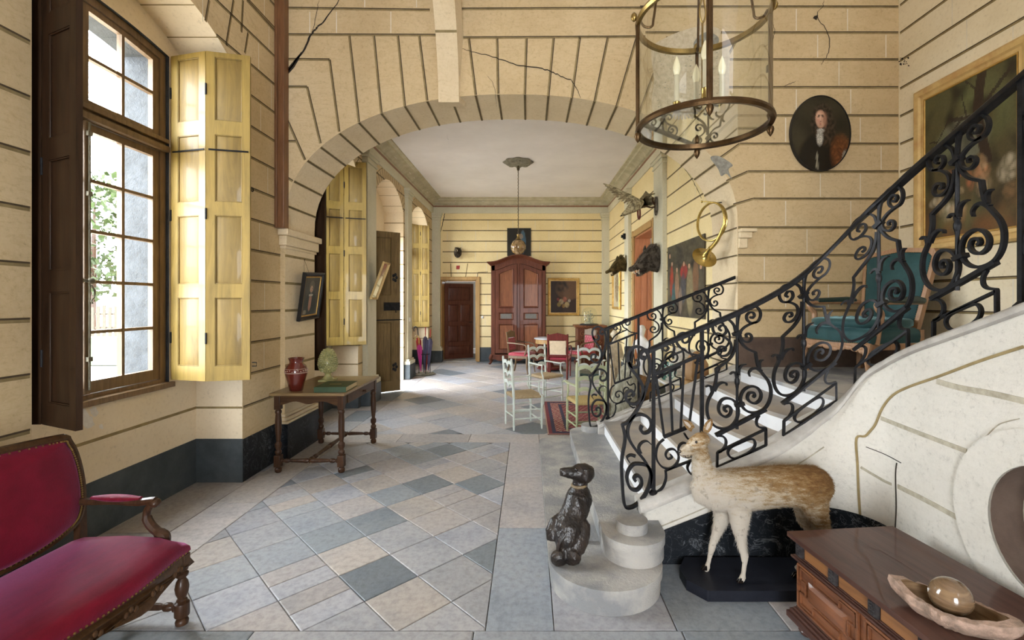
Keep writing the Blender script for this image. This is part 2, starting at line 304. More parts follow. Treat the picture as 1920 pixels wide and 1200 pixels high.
for k_ in ('iron', 'dado', 'dado_slate', 'plinthblack', 'mahogany', 'mahogany_panel', 'turned', 'oak', 'walnut_top', 'redwood', 'door_red', 'door_green', 'shutter_backlit', 'ebony', 'black_frame', 'boar', 'boar2', 'canvas', 'deer', 'velvet', 'green_velvet', 'band_brown', 'bronze'):
    M[k_].node_tree.nodes['Principled BSDF'].inputs['Specular IOR Level'].default_value = 0.18
class MB:
    def __init__(s): s.v = []; s.f = []; s.m = []; s.c = []
    def add(s, vs, fs, mi=0, X=None, col=None):
        o = len(s.v)
        s.v += [tuple(X @ V(p)) if X else tuple(p) for p in vs]
        for f in fs: s.f.append([i + o for i in f]); s.m.append(mi); s.c.append(col)
        return s
    def box(s, x0, x1, y0, y1, z0, z1, mi=0, X=None, col=None):
        vs = [(x, y, z) for x in (x0, x1) for y in (y0, y1) for z in (z0, z1)]
        return s.add(vs, [(0, 1, 3, 2), (4, 6, 7, 5), (0, 4, 5, 1), (2, 3, 7, 6), (0, 2, 6, 4), (1, 5, 7, 3)], mi, X, col)
    def beam(s, a, b, w, h, mi=0, up=(0, 0, 1), X=None):
        """box of width w, height h from a to b"""
        a, b = V(a), V(b); d = (b - a).normalized(); up = V(up)
        if abs(d.dot(up)) > 0.99: up = V((1, 0, 0))
        n = d.cross(up).normalized(); u2 = n.cross(d)
        vs = []
        for p in (a, b):
            for i, j in ((-1, -1), (1, -1), (1, 1), (-1, 1)): vs.append(p + n * (w / 2 * i) + u2 * (h / 2 * j))
        return s.add(vs, [(0, 3, 2, 1), (4, 5, 6, 7), (0, 1, 5, 4), (1, 2, 6, 5), (2, 3, 7, 6), (3, 0, 4, 7)], mi, X)
    def ring(s, rings, mi=0, cap=True, closed=False, X=None):
        n = len(rings[0]); o = []; vs = [p for r in rings for p in r]; k = len(rings); fs = []
        for a in range(k if closed else k - 1):
            b = (a + 1) % k
            for i in range(n):
                j = (i + 1) % n; fs.append((a * n + i, a * n + j, b * n + j, b * n + i))
        if cap and not closed: fs.append(tuple(range(n - 1, -1, -1))); fs.append(tuple((k - 1) * n + i for i in range(n)))
        return s.add(vs, fs, mi, X)
    def tube(s, pts, r, n=8, mi=0, closed=False, X=None, flat=1.0):
        pts = [V(p) for p in pts]; k = len(pts)
        rr = r if isinstance(r, (list, tuple)) else [r] * k
        rings = []; prev = None
        for i, p in enumerate(pts):
            if closed: d = pts[(i + 1) % k] - pts[i - 1]
            else: d = pts[min(i + 1, k - 1)] - pts[max(i - 1, 0)]
            if d.length < 1e-9: d = V((0, 0, 1))
            d.normalize()
            if prev is None:
                a = V((0, 0, 1)) if abs(d.z) < 0.9 else V((1, 0, 0)); nn = (a - d * a.dot(d)).normalized()
            else:
                nn = prev - d * prev.dot(d); nn = nn.normalized() if nn.length > 1e-6 else prev
            prev = nn; bb = d.cross(nn)
            rings.append([p + (nn * math.cos(2 * PI * j / n) + bb * math.sin(2 * PI * j / n) * flat) * rr[i] for j in range(n)])
        return s.ring(rings, mi, True, closed, X)
    def bar(s, pts, nrm, w=0.014, d=0.02, mi=0, closed=False, taper=None):
        """flat strap: width w in the plane, depth d along the normals"""
        pts = [V(p) for p in pts]; k = len(pts); rings = []
        for i, p in enumerate(pts):
            a = pts[(i + 1) % k] if closed else pts[min(i + 1, k - 1)]; b = pts[i - 1] if closed else pts[max(i - 1, 0)]
            t = a - b
            if t.length < 1e-9: t = V((0, 0, 1))
            t.normalize(); n = V(nrm[i]) if isinstance(nrm, list) else V(nrm); q = t.cross(n).normalized()
            ww = w * (taper[i] if taper else 1)
            rings.append([p + q * (ww / 2 * x) + n * (d / 2 * y) for x, y in ((-1, -1), (1, -1), (1, 1), (-1, 1))])
        return s.ring(rings, mi, True, closed)
    def lathe(s, prof, c=(0, 0, 0), n=24, mi=0, X=None, sx=1, sy=1, axis=None):
        rings = [[(c[0] + r * sx * math.cos(2 * PI * i / n), c[1] + r * sy * math.sin(2 * PI * i / n), c[2] + z) for i in range(n)] for r, z in prof]
        if axis is not None:
            q = V((0, 0, 1)).rotation_difference(V(axis)).to_matrix(); cc = V(c)
            rings = [[cc + q @ (V(p) - cc) for p in r] for r in rings]
        return s.ring(rings, mi, True, False, X)
    def ell(s, c, r, n=16, mi=0, X=None, R=None):
        rings = []
        for a in range(1, n // 2 + 1):
            th = PI * (a - 0.5) / (n // 2)
            row = [V((r[0] * math.sin(th) * math.cos(2 * PI * i / n), r[1] * math.sin(th) * math.sin(2 * PI * i / n), r[2] * math.cos(th))) for i in range(n)]
            rings.append([V(c) + (R @ p if R else p) for p in row])
        return s.ring(rings[::-1], mi, True, False, X)
    def poly(s, pts, mi=0, X=None, col=None): return s.add(pts, [tuple(range(len(pts)))], mi, X, col)
    def plate(s, outline, fr, c0, c1, mi=0, ms=None, holes=(), mh=None, back=True, X=None):
        """polygon (a,b) with holes, extruded between c0 and c1; fr(a,b,c) gives xyz"""
        loops = [list(outline)] + [list(h) for h in holes]
        tri = tessellate_polygon([[V((a, b, 0)) for a, b in l] for l in loops])
        flat = [p for l in loops for p in l]
        def shell(c, rev):
            vs = [fr(a, b, c) for a, b in flat]; s.add(vs, [tuple(reversed(t)) if rev else tuple(t) for t in tri], mi, X)
        shell(c0, False)
        if back: shell(c1, True)
        for li, l in enumerate(loops):
            k = len(l); vs = [fr(a, b, c0) for a, b in l] + [fr(a, b, c1) for a, b in l]
            m_ = (ms if ms is not None else mi) if li == 0 else (mh if mh is not None else mi)
            s.add(vs, [(i, (i + 1) % k, k + (i + 1) % k, k + i) for i in range(k)], m_, X)
        return s
    def build(s, name, mats, parent=None, bevel=0, sub=0, loc=None, rot=None, angle=35, fix=True):
        me = bpy.data.meshes.new(name); me.from_pydata([tuple(p) for p in s.v], [], s.f)
        mats = mats if isinstance(mats, (list, tuple)) else [mats]
        for m in mats: me.materials.append(M[m] if isinstance(m, str) else m)
        for p, mi in zip(me.polygons, s.m): p.material_index = mi; p.use_smooth = True
        if any(c is not None for c in s.c):
            at_ = me.color_attributes.new('Col', 'FLOAT_COLOR', 'CORNER')
            k = 0
            for p, c in zip(me.polygons, s.c):
                c = c or (1, 1, 1)
                for _ in p.vertices: at_.data[k].color = (*c, 1); k += 1
        if fix and len(s.f) < 60000:
            bm = bmesh.new(); bm.from_mesh(me); bmesh.ops.recalc_face_normals(bm, faces=bm.faces); bm.to_mesh(me); bm.free()
        me.set_sharp_from_angle(angle=math.radians(angle))
        o = bpy.data.objects.new(name, me); C.objects.link(o)
        if parent: o.parent = parent
        if loc: o.location = loc
        if rot: o.rotation_euler = rot
        if bevel:
            b = o.modifiers.new('bevel', 'BEVEL'); b.width = bevel; b.segments = 2; b.limit_method = 'ANGLE'; b.angle_limit = 0.7
        if sub:
            b = o.modifiers.new('sub', 'SUBSURF'); b.levels = sub; b.render_levels = sub
        return o

def tag(o, label, cat, group=None, kind=None):
    o['label'] = label; o['category'] = cat
    if group: o['group'] = group
    if kind: o['kind'] = kind
    return o
def thing(name, label, cat, loc=(0, 0, 0), rz=0, group=None, rot=None):
    o = bpy.data.objects.new(name, None); C.objects.link(o); o.location = loc
    o.rotation_euler = rot or (0, 0, rz); o.empty_display_size = 0.1
    return tag(o, label, cat, group)
def struct(o): o['kind'] = 'structure'; return o
def copy_tree(o, parent=None):
    c = o.copy(); C.objects.link(c); c.parent = parent
    for ch in [x for x in bpy.data.objects if x.parent == o]: copy_tree(ch, c)
    return c
def cr(pts, k=6, closed=False):
    """Catmull-Rom through tuples"""
    n = len(pts); out = []
    rng = range(n) if closed else range(n - 1)
    for i in rng:
        p0, p1, p2, p3 = (pts[(i - 1) % n], pts[i], pts[(i + 1) % n], pts[(i + 2) % n]) if closed else (pts[max(i - 1, 0)], pts[i], pts[i + 1], pts[min(i + 2, n - 1)])
        for j in range(k):
            t = j / k
            out.append(tuple(0.5 * (2 * b + (c - a) * t + (2 * a - 5 * b + 4 * c - d) * t * t + (3 * b - a - 3 * c + d) * t ** 3) for a, b, c, d in zip(p0, p1, p2, p3)))
    if not closed: out.append(tuple(pts[-1]))
    return out
def lerp(a, b, t): return a + (b - a) * t
def interp(tab, x):
    if x <= tab[0][0]: (a, fa), (b, fb) = tab[0], tab[1]
    elif x >= tab[-1][0]: (a, fa), (b, fb) = tab[-2], tab[-1]
    else:
        for (a, fa), (b, fb) in zip(tab, tab[1:]):
            if a <= x <= b: break
    return fa + (fb - fa) * (x - a) / (b - a)
def organic(name, mb, mats, parent=None, voxel=0.01, smooth=6, disp=0.0):
    """closed overlapping forms fused into one continuous skin"""
    o = mb.build(name, mats, parent)
    r = o.modifiers.new('fuse', 'REMESH'); r.mode = 'VOXEL'; r.voxel_size = voxel; r.use_smooth_shade = True
    s_ = o.modifiers.new('smooth', 'SMOOTH'); s_.iterations = smooth; s_.factor = 0.6
    if disp:
        tx = bpy.data.textures.new(name + '_nap', 'CLOUDS'); tx.noise_scale = 0.02
        d = o.modifiers.new('nap', 'DISPLACE'); d.texture = tx; d.strength = disp; d.mid_level = 0.5
    return o
def loft(mb, secs, n=14, mi=0):
    """secs: (centre, half-width a, half-width b, axis a, axis b)"""
    rings = []
    for c, a, b, A, B in secs:
        c, A, B = V(c), V(A).normalized(), V(B).normalized()
        rings.append([c + A * a * math.cos(2 * PI * i / n) + B * b * math.sin(2 * PI * i / n) for i in range(n)])
    mb.ring(rings, mi)
# ================================================================ the room shell
J0, JS = 1.505, 0.2815
JOINTS = [J0 + JS * k for k in range(-5, 15)]
XL, XH, XO, XR, YA, YB, YE, XS = -2.53, -2.55, -2.94, 2.13, 4.78, 5.44, 12.45, 3.77
ZC, ZF = 4.31, 5.5

def inside(p, poly):
    x, y = p; r = False; n = len(poly)
    for i in range(n):
        (x1, y1), (x2, y2) = poly[i], poly[(i + 1) % n]
        if (y1 > y) != (y2 > y) and x < (x2 - x1) * (y - y1) / (y2 - y1) + x1: r = not r
    return r
def spans(z, outline, holes, a0, a1, step=0.02):
    """stretches of the line b = z that lie on the plate"""
    out = []; start = None; n = int((a1 - a0) / step)
    for i in range(n + 1):
        a = a0 + (a1 - a0) * i / n
        ok = inside((a, z), outline) and not any(inside((a, z), h) for h in holes)
        if ok and start is None: start = a
        if not ok and start is not None: out.append((start, a - step)); start = None
    if start is not None: out.append((start, a1))
    return [(p, q) for p, q in out if q - p > 0.03]
def joint(mb, fr, a0, b0, a1, b1, c, mi=1, md=2, w=0.026, lift=0.0015):
    """a painted joint: olive band with a thin dark line along its upper edge"""
    d = V((a1 - a0, b1 - b0)); L = d.length
    if L < 1e-4: return
    d /= L; n = V((-d.y, d.x))
    if n.y < -0.2 or (abs(n.y) <= 0.2 and n.x < 0): n = -n
    def q(o0, o1, m, l):
        pts = [(a0 + n.x * o0, b0 + n.y * o0), (a1 + n.x * o0, b1 + n.y * o0), (a1 + n.x * o1, b1 + n.y * o1), (a0 + n.x * o1, b0 + n.y * o1)]
        mb.poly([fr(a, b, c - l) for a, b in pts], m)
    q(-w / 2, w / 2, mi, lift)
    if md is not None: q(w / 2 - 0.010, w / 2, md, lift * 2)
def courses(mb, fr, outline, holes, c, a0, a1, zs=JOINTS, wj=0.026, vert=True, vm=3, seed=1, vlen=0.85):
    rnd = random.Random(seed)
    for i, z in enumerate(zs):
        for p, q in spans(z, outline, holes, a0, a1): joint(mb, fr, p, z, q, z, c, w=wj)
        if vert and i + 1 < len(zs):
            zm = (z + zs[i + 1]) / 2
            for p, q in spans(zm, outline, holes, a0, a1):
                a = p + (0.35 if i % 2 else 0.75) * vlen + rnd.uniform(-0.1, 0.1)
                while a < q - 0.15:
                    mb.poly([fr(a - 0.005, z + wj / 2, c - 0.001), fr(a + 0.005, z + wj / 2, c - 0.001), fr(a + 0.005, zs[i + 1] - wj / 2, c - 0.001), fr(a - 0.005, zs[i + 1] - wj / 2, c - 0.001)], vm)
                    a += vlen + rnd.uniform(-0.18, 0.18)
def crack(mb, pts, conv, w0=0.008, mi=4, seed=3, sub=6):
    """a ragged crack through pixel points lying on a wall; conv(u,v) gives the place"""
    rnd = random.Random(seed); P = [conv(*p) for p in cr(pts, sub)]
    n = len(P)
    for i in range(1, n - 1): P[i] = P[i] + V((rnd.uniform(-1, 1), 0, rnd.uniform(-1, 1))) * 0.006
    for i in range(n - 1):
        a, b = P[i], P[i + 1]
        wa = w0 * math.sin(PI * (i + 0.3) / n) ** 0.5; wb = w0 * math.sin(PI * (i + 1.3) / (n + 1)) ** 0.5
        up = V((0, 0, 1)) if abs((b - a).x) > abs((b - a).z) else (V((1, 0, 0)) if abs((b - a).x) + abs((b - a).z) > abs((b - a).y) else V((0, 0, 1)))
        mb.poly([a - up * wa / 2, b - up * wb / 2, b + up * wb / 2, a + up * wa / 2], mi)

def seg_arch(y0, y1, zs, za, n=14):
    """segmental arch from (y0,zs) over za to (y1,zs)"""
    h = za - zs; hw = (y1 - y0) / 2; R = (hw * hw + h * h) / (2 * h); yc = (y0 + y1) / 2; t = math.asin(min(1, hw / R))
    return [(yc + R * math.sin(-t + 2 * t * i / n), za - R + R * math.cos(-t + 2 * t * i / n)) for i in range(n + 1)]

# openings in the inner skin of the left wall: (y0, y1, spring, apex)
NICHES = [(2.39, 4.15, 3.50, 3.88), (5.58, 7.02, 3.45, 3.84), (7.80, 9.56, 3.42, 3.82), (10.15, 11.93, 3.42, 3.80)]
# windows in the outer skin: (y0, y1, sill, spring, apex)
WINS = [(2.40, 3.84, 0.93, 3.60, 3.67), (5.60, 6.78, 0.93, 3.56, 3.66), (10.35, 11.75, 0.93, 3.55, 3.66)]
DOORO = (7.95, 9.45, 0.0, 2.95)

frX = lambda X, sgn=1: (lambda a, b, c: V((X + sgn * c, a, b)))
# left wall, inner skin -- front room
def nhole(n): return [(n[0], -0.0)] + seg_arch(*n) + [(n[1], -0.0)]
def wall_with_niches(name, X, y0, y1, ztop, niches, mat, seed):
    mb = MB(); fr = lambda a, b, c: V((X - c, a, b))
    out = [(y0, 0)]
    for n in niches: out += [(n[0], 0)] + seg_arch(*n) + [(n[1], 0)]
    out += [(y1, 0), (y1, ztop), (y0, ztop)]
    mb.plate(out, fr, 0, X - XO, 0, ms=5)
    courses(mb, fr, out, [], 0, y0, y1, [z for z in JOINTS if z > 0.5 and z < ztop - 0.05], seed=seed)
    for n in niches:                                       # joints run on into the reveals
        for z in JOINTS:
            if 0.5 < z < n[2] - 0.05:
                for yy, sg in ((n[0], 1), (n[1], -1)):
                    mb.box(XO, X - 0.001, min(yy, yy + sg * 0.0015), max(yy, yy + sg * 0.0015), z - 0.009, z + 0.009, 1)
        arc = seg_arch(*n)
        for k in range(1, len(arc) - 1, 2):
            a, b = V(arc[k]), V(arc[k + 1]); d = (b - a).normalized() * 0.010
            nn = V((d.y, -d.x)).normalized() * 0.0015
            mb.poly([(XO, a.x + nn.x, a.y + nn.y), (X, a.x + nn.x, a.y + nn.y), (X, a.x + d.x + nn.x, a.y + d.y + nn.y), (XO, a.x + d.x + nn.x, a.y + d.y + nn.y)], 1)
    return mb, fr
mb, fr = wall_with_niches('wall_left', XL, -3.6, YB, ZF, NICHES[:1], 'wall', 11)
# voussoir joints over the front window niche
for (u0, v0, u1, v1) in ((392, 0, 385, 40), (438, 0, 424, 85), (465, 62, 459, 100), (455, 0, 452, 60)):
    a, b = atX(u0, v0, XL), atX(u1, v1, XL); joint(mb, fr, a.y, a.z, b.y, b.z, 0)
for (u0, v0, u1, v1) in ((462, 0, 518, 62), (505, 0, 518, 14)):
    a, b = atX(u0, v0, XL), atX(u1, v1, XL); joint(mb, fr, a.y, a.z, b.y, b.z, 0)
struct(mb.build('wall_left', ['wall', 'joint', 'joint_dark', 'joint_white', 'crack', 'niche'], fix=False))
mb, fr = wall_with_niches('wall_left_hall', XH, YB, YE + 0.5, ZC, NICHES[1:], 'wall_hall', 12)
for n in NICHES[1:]:                                       # little voussoirs round the hall arches
    arc = seg_arch(*n, n=18); arc2 = seg_arch(n[0] - 0.16, n[1] + 0.16, n[2] + 0.10, n[3] + 0.20, n=18)
    for k in range(0, 19):
        joint(mb, fr, arc[k][0], arc[k][1], arc2[k][0], arc2[k][1], 0, w=0.016)
    for k in range(18): joint(mb, fr, *arc2[k], *arc2[k + 1], 0, w=0.012, md=None)
struct(mb.build('wall_left_hall', ['wall', 'joint', 'joint_dark', 'joint_white', 'crack', 'niche'], fix=False))

# left wall, outer skin with the window and door openings
mb = MB(); fr = lambda a, b, c: V((XO - c, a, b))
outer = [(-3.6, -0.1), (DOORO[0], -0.1), (DOORO[0], DOORO[3]), (DOORO[1], DOORO[3]), (DOORO[1], -0.1), (YE + 0.5, -0.1), (YE + 0.5, ZF), (-3.6, ZF)]
holes = [[(w_[0], w_[2]), (w_[1], w_[2])] + seg_arch(w_[0], w_[1], w_[3], w_[4])[::-1] for w_ in WINS]
mb.plate(outer, fr, 0, 0.38, 0, ms=1, holes=holes, mh=1)
for z in (0.66, 0.62):
    mb.box(XO, XO + 0.0015, 2.39, 4.15, z - 0.011 + (0.0), z + 0.011, 2) if z == 0.66 else None
mb.box(XO, XO + 0.0015, 5.6, 7.0, 0.65, 0.67, 2)
for pts, sd in (([(270 // 1, 0), (1, 1)], 1),): pass
o = mb.build('wall_left_outer', ['niche', 'ext_stone', 'joint', 'peel'], fix=True); struct(o)
mb = MB()                                                  # flaked paint under the sill
rnd = random.Random(5)
for cu, cv, r in ((152, 778, 17), (166, 790, 12), (176, 772, 9), (190, 800, 5)):
    pts = [atX(cu + r * rnd.uniform(0.6, 1.1) * math.cos(a * PI / 7), cv + r * rnd.uniform(0.7, 1.2) * math.sin(a * PI / 7), XO + 0.002 + r * 0.0001) for a in range(14)]
    mb.poly(pts)
struct(mb.build('wall_left_flaking', ['peel'], fix=False))

# ---- the arch wall across the room
def arch_pts(n=44):
    out = []
    cx, hw, z0, rise, e = -0.175, 2.305, 2.40, 1.31, 2.2
    for i in range(n + 1):
        th = PI - PI * i / n; c, s_ = math.cos(th), math.sin(th)
        out.append((cx + hw * (abs(c) ** (2 / e)) * (1 if c > 0 else -1), z0 + rise * abs(s_) ** (2 / e)))
    return out
ARCH = arch_pts()
XPL, XPR = -2.48, 2.13
outline = [(-3.0, 0), (XPL, 0)] + ARCH + [(XPR, 0), (4.3, 0), (4.3, ZF), (-3.0, ZF)]
mb = MB(); fr = lambda a, b, c: V((a, YA + c, b))
for c_, rv in ((0, 0), (YB - YA, 1)):
    qs = [[(-3.0, 0), (XPL, 0), (XPL, ARCH[0][1]), (-3.0, ARCH[0][1])], [(XPR, 0), (4.3, 0), (4.3, ARCH[-1][1]), (XPR, ARCH[-1][1])],
          [(-3.0, ARCH[0][1]), (XPL, ARCH[0][1]), (XPL, ZF), (-3.0, ZF)], [(XPR, ARCH[-1][1]), (4.3, ARCH[-1][1]), (4.3, ZF), (XPR, ZF)]]
    qs += [[ARCH[i], ARCH[i + 1], (ARCH[i + 1][0], ZF), (ARCH[i][0], ZF)] for i in range(len(ARCH) - 1)]
    for q_ in qs: mb.poly([fr(a, b, c_) for a, b in (q_[::-1] if rv else q_)], 0)
rim = [(XPL, 0)] + ARCH + [(XPR, 0)]
for p_, q_ in zip(rim, rim[1:]): mb.poly([fr(*p_, 0), fr(*q_, 0), fr(*q_, YB - YA), fr(*p_, YB - YA)], 5)
px = lambda u, v: (at(u, v, YA).x, at(u, v, YA).z)
conv = lambda u, v: at(u, v, YA - 0.004)
def pj(*pts, w=0.026):
    for p, q in zip(pts, pts[1:]):
        (a, b), (c_, d) = px(*p), px(*q); joint(mb, fr, a, b, c_, d, 0, w=w)
# fan of joints above the crown, left and right
for t_, b_ in (((655, 67), (673, 229)), ((701, 67), (715, 212)), ((746, 67), (759, 199)), ((786, 67), (801, 189)), ((879, 72), (892, 178)),
               ((932, 72), (934, 176)), ((987, 72), (984, 177)), ((1038, 71), (1028, 180)), ((1087, 70), (1072, 184)), ((1140, 70), (1115, 191)),
               ((1194, 70), (1156, 200)), ((1252, 69), (1198, 213)), ((1315, 68), (1242, 234)), ((1385, 68), (1283, 255))): pj(t_, b_)
pj((531, 111), (618, 112), (636, 247)); pj((531, 163), (576, 163), (601, 269)); pj((533, 212), (572, 300)); pj((531, 265), (555, 265)); pj((531, 328), (549, 340)); pj((531, 383), (537, 386))
pj((525, 65), (818, 66)); pj((525, 15), (806, 19)); pj((862, 71), (1210, 69))
zr = lambda v: v
pj((1684, 217), (1380, 217), (1318, 276)); pj((1684, 270), (1387, 270), (1338, 305)); pj((1684, 322), (1402, 322), (1362, 340)); pj((1684, 373), (1412, 373), (1375, 384))
for v in (13, 61.5, 112, 164): pj((1684, v), ((1200 if v < 20 else 1210) if v < 70 else (1330 if v < 120 else 1330), v))
pj((866, 17), (1205, 15))
for z in [J0 + JS * k for k in range(-1, 4)]:
    joint(mb, fr, XPR + 0.004, z, XS, z, 0)
rnd = random.Random(21)
lv = [13, 61.5, 112, 164, 217, 270, 322, 373, 426, 478, 529, 580, 632]
for i in range(len(lv) - 1):
    u = 1432 + (i % 3) * 40 + (0 if i > 3 else 60)
    while u < 1670:
        (a, b), (c_, d) = px(u, lv[i] + 4), px(u + 2, lv[i + 1] - 4)
        mb.poly([fr(a, b, -0.001), fr(a + 0.011, b, -0.001), fr(a + 0.011, d, -0.001), fr(a, d, -0.001)], 3); u += rnd.randint(75, 150)
for u in (580, 683, 780, 630, 732): 
    (a, b), (c_, d) = px(u, 22 if u in (630, 732, 580) else 0), px(u, 62 if u in (630, 732, 580) else 14)
    mb.poly([fr(a, b, -0.001), fr(a + 0.01, b, -0.001), fr(a + 0.01, d, -0.001), fr(a, d, -0.001)], 3)
# brown plinth band behind the landing
mb.box(XPR + 0.01, XS, YA - 0.003, YA, 0.93, 1.225, 6)
# the soffit and reveals: voussoir joints running through the thickness
path = [(XPL, z) for z in (0.66, 0.942, 1.2235, 1.505, 1.786, 2.068)] + []
for z in (0.66, 0.942, 1.2235, 1.505, 1.786, 2.068):
    mb.box(XPL, XPL + 0.0015, YA, YB, z - 0.013, z + 0.013, 1)
    mb.box(XPR - 0.0015, XPR, YA, YB, z - 0.008, z + 0.008, 1)
hit = [(537, 386), (549, 340), (572, 301), (601, 269), (636, 247), (673, 229), (715, 212), (759, 199), (801, 189), (846, 183), (892, 178), (934, 176), (984, 177), (1028, 180), (1072, 184), (1115, 191), (1156, 200), (1198, 213), (1242, 234), (1283, 255), (1318, 276), (1338, 305), (1362, 340), (1375, 384)]
for u, v in hit:
    X = px(u, v)[0]; FINE = arch_pts(1600); Zt = px(u, v)[1]
    i = min(range(1, 1600), key=lambda q: abs(FINE[q][0] - X) if 600 < u < 1300 else abs(FINE[q][1] - Zt) + (9 if (FINE[q][0] > 0) != (X > 0) else 0))
    p = V(FINE[i]); d = (V(FINE[i + 1]) - V(FINE[i - 1])).normalized(); n = V((d.y, -d.x)) * 0.004
    for wd, mi, k in ((0.013, 1, 1), (0.004, 2, 2)):
        mb.poly([(p.x + n.x * k + d.x * s_ * wd, y, p.y + n.y * k + d.y * s_ * wd) for s_, y in ((-1, YA), (1, YA), (1, YB), (-1, YB))], mi)
# cracks and lost plaster
crack(mb, [(640, -5), (608, 38), (585, 62), (572, 90), (548, 122), (537, 140)], conv, 0.022, seed=1)
crack(mb, [(598, 0), (592, 30), (586, 60)], conv, 0.006, seed=2)
mb.poly([conv(*p) for p in ((566, 96), (560, 112), (552, 126), (538, 142), (541, 126), (554, 110))], 4)
crack(mb, [(864, 90), (890, 98), (930, 108), (962, 120), (1000, 126), (1030, 133), (1052, 143), (1072, 152), (1082, 168), (1088, 184)], conv, 0.011, seed=3)
crack(mb, [(912, 140), (926, 160), (931, 200)], conv, 0.004, seed=9)
crack(mb, [(1450, 42), (1452, 62), (1446, 78), (1432, 88)], conv, 0.005, seed=4)
crack(mb, [(1545, 0), (1542, 12), (1532, 30), (1550, 58), (1556, 88), (1548, 108), (1540, 122)], conv, 0.008, seed=5)
crack(mb, [(1468, 163), (1480, 158), (1492, 152)], conv, 0.006, seed=6)
mb.poly([conv(*p) for p in ((1527, 30), (1534, 28), (1531, 38), (1524, 34))], 4)
blob = lambda pts, mi, k=5: mb.poly([conv(*p) for p in cr(pts, k, True)], mi)
blob([(1332, 296), (1345, 292), (1362, 300), (1374, 310), (1366, 318), (1372, 336), (1362, 326), (1352, 330), (1346, 316)], 8)
mb2 = MB(); cb = lambda u, v, d=0.0: at(u, v, YA - 0.004 - d)
mb2.poly([cb(*p) for p in cr([(1222, 92), (1250, 70), (1290, 54), (1325, 48), (1352, 58), (1340, 84), (1365, 88), (1368, 130), (1362, 190), (1330, 216), (1290, 214), (1240, 222), (1222, 200), (1226, 150)], 5, True)])
mb2.poly([cb(*p, 0.003) for p in cr([(1312, 66), (1330, 60), (1348, 72), (1340, 90), (1318, 92), (1300, 84)], 5, True)], 1)
rnd = random.Random(4)
for i in range(130):                                      # pick marks in the exposed coat
    u, v = rnd.uniform(1232, 1360), rnd.uniform(96, 206); r = rnd.uniform(0.8, 2.4)
    mb2.poly([cb(u - r, v, 0.005), cb(u, v + r * .6, 0.005), cb(u + r, v - r * .4, 0.005)], 1)
struct(mb2.build('wall_arch_hacked_plaster', ['chipped', 'rubble'], fix=False))
arch = mb.build('wall_arch', ['wall', 'joint', 'joint_dark', 'joint_white', 'crack', 'soffit', 'band_brown', 'rubble', 'rubble'], fix=False); struct(arch)

# impost mouldings, pier base and the timber post in the corner
mb = MB()
for (za, zb, p) in ((2.14, 2.17, 0.012), (2.17, 2.27, 0.030), (2.27, 2.335, 0.055)):
    mb.box(XL, XPL + p, YA - p, YB + 0.02 + p, za, zb)
for (za, zb, p, x1) in ((2.14, 2.24, 0.03, 2.22), (2.24, 2.30, 0.05, 2.26), (2.30, 2.335, 0.07, 2.30)):
    mb.box(XPR + 0.001, x1, YA - p, YA, za, zb)
for (za, zb, p) in ((0.36, 0.385, 0.055), (0.385, 0.42, 0.035), (0.42, 0.45, 0.015)):
    mb.box(XL, XPL + p, YA - p, YB + p, za, zb)
struct(mb.build('trim_impost', 'soffit', bevel=0.008))
mb = MB(); mb.box(XL, -2.44, YA - 0.10, YA - 0.004, 2.335, ZF)
mb.box(XL, -2.505, YA - 0.112, YA - 0.10, 2.335, ZF)
struct(mb.build('trim_timber_post', 'post', bevel=0.005))
mb = MB()
mb.box(XL, XPL + 0.055, YA - 0.055, YB + 0.055, 0, 0.36)
struct(mb.build('baseboard_pier', 'dado'))
mb = MB()
mb.box(XL, XL + 0.004, -3.6, 2.386, 0, 0.38); mb.box(XL, XL + 0.004, 4.153, YA, 0, 0.38)
struct(mb.build('baseboard_left', 'dado'))
mb = MB()
mb.box(XO, XO + 0.004, 2.39, 4.15, 0, 0.385); mb.box(XO, XL + 0.004, 4.146, 4.15, 0, 0.385); mb.box(XO, XL, 2.39, 2.394, 0, 0.385)
struct(mb.build('baseboard_window_niche', 'dado_slate'))
mb = MB()
for (a, b) in ((YB, 5.58), (7.02, 7.80), (9.56, 10.15), (11.93, YE)): mb.box(XH, XH + 0.004, a, b, 0, 0.37)
for (a, b) in ((5.58, 7.02), (10.15, 11.93)):
    mb.box(XO, XO + 0.004, a, b, 0, 0.37); mb.box(XO, XH + 0.004, b - 0.004, b, 0, 0.37)
mb.box(XH, XH + 0.07, 12.38, YE, 0, .37)
mb.box(-1.31, 2.13, YE - 0.005, YE, 0, 0.38)
struct(mb.build('baseboard_hall', 'dado_slate'))

# curved rib descending onto the crown of the arch
mb = MB(); rib = []
for i in range(15):
    t = i / 14; y = 4.76 - 2.6 * (1 - math.cos(t * PI / 2)) * 1.0; z = 3.62 + 1.88 * math.sin(t * PI / 2)
    rib.append((y, z))
ribs = []
for y, z in rib: ribs.append([V((-0.915, y, z)), V((-0.705, y, z)), V((-0.665, y + 0.16 + (4.76 - y) * 0.1, z + 0.02)), V((-0.94, y + 0.16 + (4.76 - y) * 0.1, z + 0.02))])
mb.ring(ribs, 0)
for i in (3, 6, 9, 12):
    a, b = ribs[i], ribs[i][0] * 0
    y, z = rib[i]; y2, z2 = rib[i + 1]; d = V((0, y2 - y, z2 - z)).normalized() * 0.022; n = V((0, -d.z, d.y)).normalized() * -0.002
    n = V((0, -abs(n.y), n.z * 0))
    mb.poly([V((-0.916, y - 0.003, z)), V((-0.704, y - 0.003, z)), V((-0.704, y - 0.003, z)) + d, V((-0.916, y - 0.003, z)) + d], 1)
struct(mb.build('trim_vault_rib', ['soffit', 'joint']))

